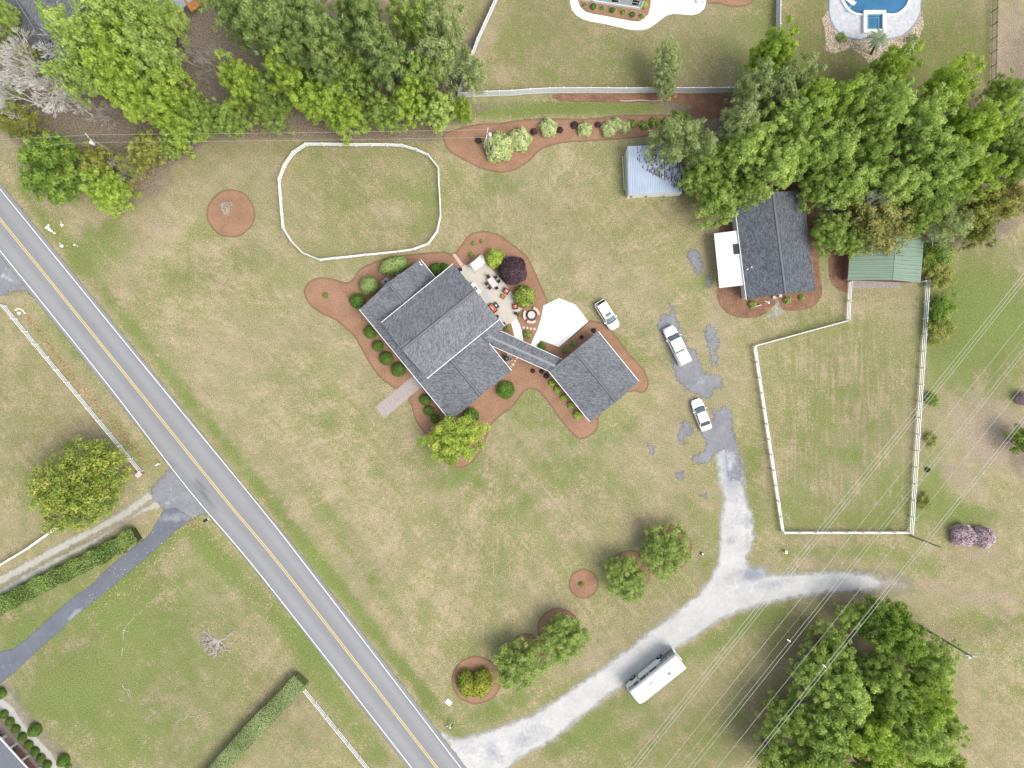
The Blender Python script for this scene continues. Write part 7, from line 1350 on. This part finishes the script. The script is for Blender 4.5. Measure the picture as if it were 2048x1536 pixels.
t = thing('utility_box', 'tiny dark box on the lawn below the fenced paddock corner', 'utility box', W(1569, 1102)); g = MB(); g.box((0, 0, .35), (.22, .3, .7)); g.build('box', M['pole'], t, bevel=.02); g = MB(); g.box((0, 0, .72), (.28, .36, .04)); g.build('lid', M['steel'], t)
t = thing('tree_stump', 'small brown stump with white top beside the lane bend', 'stump', W(1403, 1107)); g = MB(); g.lathe((0, 0, 0), [(.3, 0), (.22, .1), (.2, .35), (.05, .36)], 10); g.build('stump', M['bark'], t); g = MB(); g.box((.1, .0, .37), (.2, .3, .05), .4); g.build('cap', M['trim'], t)
t = thing('spotlight', 'white floodlight on a low post in front of the charcoal roofed house', 'lamp', W(1530, 606)); g = MB(); g.tube((0, 0, 0), (0, 0, 1.3), .04, n=6); g.build('post', M['trim'], t); g = MB(); g.tube((0, 0, 1.3), (-.5, .1, 1.35), .03, n=6); g.build('arm', M['trim'], t); g = MB(); g.lathe((.05, -.1, 1.2), [(.06, 0), (.16, .08), (.16, .22), (.05, .28)], 12); g.build('lamp_head', M['trim'], t)
for x, y, l in ((1546.5, 595, 'pale stone block left of the cottage path'), (1559, 592, 'pale stone block right of the cottage path')): mb = MB(); mb.box((0, 0, .22), (.42, .42, .44)); o = mb.build('stone_block', M['pinkstone'], bevel=.05); o.location = W(x, y); tag(o, l, 'stone block', 'stone blocks at the cottage path')
mb = MB(); mb.box((0, 0, .5), (1.6, .14, 1.0)); o = mb.build('bench_wall', M['lf_straw'] if False else M['pinkstone']); o.location = W(1511, 613); o.rotation_euler = (0, 0, .25); o.scale = (1, 1, .4); tag(o, 'low pale stone edging below the charcoal roof corner', 'edging')
# loungers under the top right terrace edge and rocking chairs on the porch
for x, y, a, l in ((27, 1499, -40, 'black rocking chair on the lower left porch, upper one'), (46, 1524, -40, 'black rocking chair on the lower left porch, lower one'), (4, 1466, -40, 'black rocking chair on the porch at the left edge')):
    t = thing('rocking_chair', l, 'chair', W(x, y)+Vector((0, 0, .17)), math.radians(a+90), 'rocking chairs on the porch'); g = MB(); g.box((0, 0, .42), (.5, .52, .05)); g.build('seat', M['black'], t); g = MB(); g.box((-.27, 0, .78), (.05, .52, .7), 0, 0, (-.2, 'Y')); g.build('backrest', M['black'], t)
    for s in (-1, 1): g = MB(); g.box((0, s*.25, .04), (.85, .05, .06)); g.box((.2, s*.25, .23), (.05, .05, .4)); g.box((-.2, s*.25, .23), (.05, .05, .4)); g.build('rocker', M['black'], t)
    for s in (-1, 1): g = MB(); g.box((0, s*.27, .64), (.5, .07, .04)); g.build('armrest', M['black'], t)
t = thing('patio_heater', 'white wire bench on the top white path', 'bench', W(1400, 4)+Vector((0, 0, .05)), .1); t.name = 'garden_bench'; g = MB(); g.box((0, 0, .43), (1.3, .45, .04)); g.build('seat', M['siding'], t); g = MB(); g.box((0, .24, .7), (1.3, .04, .45)); g.build('backrest', M['siding'], t)
for x in (-.58, .58): g = MB(); g.box((x, 0, .21), (.05, .42, .42)); g.build('leg', M['siding'], t)

def scatter(name, mat, label, path, width, n, size, seed, z=.03, px=True):
    """fallen leaves lying on the ground along a path of photo pixels"""
    rng = np.random.default_rng(seed); P = np.array([W2(*p) for p in path]); seg = np.hypot(*(P[1:]-P[:-1]).T); cum = np.r_[0, np.cumsum(seg)]; u = rng.uniform(0, cum[-1], n); i = np.clip(np.searchsorted(cum, u)-1, 0, len(seg)-1); f = (u-cum[i])/seg[i]
    c = P[i]+(P[i+1]-P[i])*f[:, None]; w = np.interp(u/cum[-1], np.linspace(0, 1, len(width)), width)*S; c = c+rng.normal(0, 1, (n, 2))*w[:, None]*.5; c = np.c_[c, np.full(n, z)]
    v, q = leaf_quads(rng, c, np.tile([0, 0, 1.0], (n, 1)), size*rng.uniform(.6, 1.3, n), .6, .2); v[:, 2] = np.maximum(v[:, 2], .022)
    me = fmesh(name, v, q, M[mat], dict(tint=rng.uniform(0, 1, n)), 'FACE'); o = bpy.data.objects.new(name, me); C.objects.link(o); tag(o, label, 'fallen leaves', kind='stuff')
scatter('fallen_leaves', 'lf_fallen', 'line of orange fallen leaves in the ditch beside the left roadside fence', [(48, 625), (75, 658), (110, 705), (150, 760), (185, 802), (215, 836), (245, 868), (275, 902), (296, 928)], [4, 3, 4, 5, 5, 7, 7, 6, 2], 1300, .19, 1)
scatter('fallen_leaves', 'lf_straw', 'yellow fallen leaves scattered on the grass along the dark driveway', [(395, 1035), (330, 1100), (250, 1165), (180, 1215)], [26, 40, 40, 26], 260, .17, 2)
scatter('fallen_leaves', 'lf_straw', 'yellow fallen leaves scattered along the lower verge', [(400, 1040), (440, 1100), (520, 1190), (590, 1290)], [40, 50, 50, 40], 260, .15, 3)
scatter('fallen_leaves', 'lf_straw', 'yellow fallen leaves around the big magnolia', [(60, 900), (230, 900), (290, 1000), (260, 1050)], [80, 60, 40, 40], 260, .15, 4)
scatter('fallen_leaves', 'lf_fallen', 'brown leaf litter along the edge of the upper left wood', [(280, 370), (330, 300), (400, 266), (520, 262), (700, 262), (880, 262)], [10, 12, 14, 14, 12, 12], 2200, .16, 5)
scatter('fallen_leaves', 'lf_fallen', 'leaf litter around the drain beside the apron', [(372, 1048), (392, 1045), (400, 1055)], [8, 8, 8], 120, .2, 6)
scatter('fallen_leaves', 'lf_straw', 'tan leaf litter at the right edge of the drive', [(1430, 560), (1425, 640), (1432, 760)], [22, 20, 12], 260, .11, 7)
scatter('fallen_leaves', 'lf_straw', 'pale clippings and weeds in the lower right meadow', [(1900, 1250), (1990, 1290), (2040, 1330)], [60, 60, 60], 300, .16, 8)
# fallen branches on the lower left lawn
def fallen(px, py, segs, label, r=.03):
    mb = MB(); rg = random.Random(int(px)); o0 = W(px, py)
    for (a, b_) in segs:
        A, B = W(*a)-o0, W(*b_)-o0; p = A
        n = 5
        for k in range(1, n+1): q = A.lerp(B, k/n)+Vector((rg.uniform(-.08, .08), rg.uniform(-.08, .08), 0)); mb.tube((p.x, p.y, .05), (q.x, q.y, .05), r*(1.1-k*.12), r*(1.0-k*.12), 5, cap=False); p = q
    o = mb.build('fallen_branch', M['greybark']); o.location = o0; tag(o, label, 'fallen branch', 'fallen branches on the lower left lawn')
fallen(247, 1259, [((246, 1261), (255, 1250)), ((246, 1260), (258, 1264)), ((248, 1262), (246, 1280)), ((245, 1296), (245, 1312)), ((255, 1249), (269, 1235))], 'white fallen branch with two arms in the upper middle of the lawn', .04)
fallen(262, 1385, [((245, 1370), (250, 1378)), ((250, 1378), (263, 1382)), ((258, 1378), (262, 1395)), ((255, 1384), (261, 1398)), ((238, 1398), (246, 1402))], 'pale crooked fallen twigs in the centre of the lawn', .03)
fallen(395, 1432, [((352, 1445), (372, 1434)), ((372, 1434), (400, 1430)), ((400, 1430), (430, 1422)), ((372, 1434), (366, 1442))], 'long pale fallen branch near the clipped hedge', .035)
fallen(305, 1425, [((300, 1418), (312, 1424)), ((303, 1430), (314, 1422)), ((290, 1440), (303, 1430))], 'small pale twigs left of the long fallen branch', .025)
fallen(356, 1360, [((352, 1342), (358, 1352)), ((352, 1360), (362, 1356)), ((350, 1380), (356, 1368))], 'thin pale twigs right of the lawn centre', .022)
fallen(500, 1420, [((500, 1424), (510, 1410)), ((495, 1430), (503, 1420))], 'pale twigs beside the clipped hedge', .03)
mb = MB()
for k in range(24): a, b_ = W(1240+k*4.2, 201.5+math.sin(k*.5)*1.0), W(1244+k*4.2, 201.5+math.sin(k*.5+.5)*1.0); o0 = W(1290, 201); mb.tube((a.x-o0.x, a.y-o0.y, .08), (b_.x-o0.x, b_.y-o0.y, .08), .07, n=5)
o = mb.build('stone_edging', M['pinkstone']); o.location = W(1290, 201); tag(o, 'thin pale stone edging in the ditch below the top white fence', 'edging')
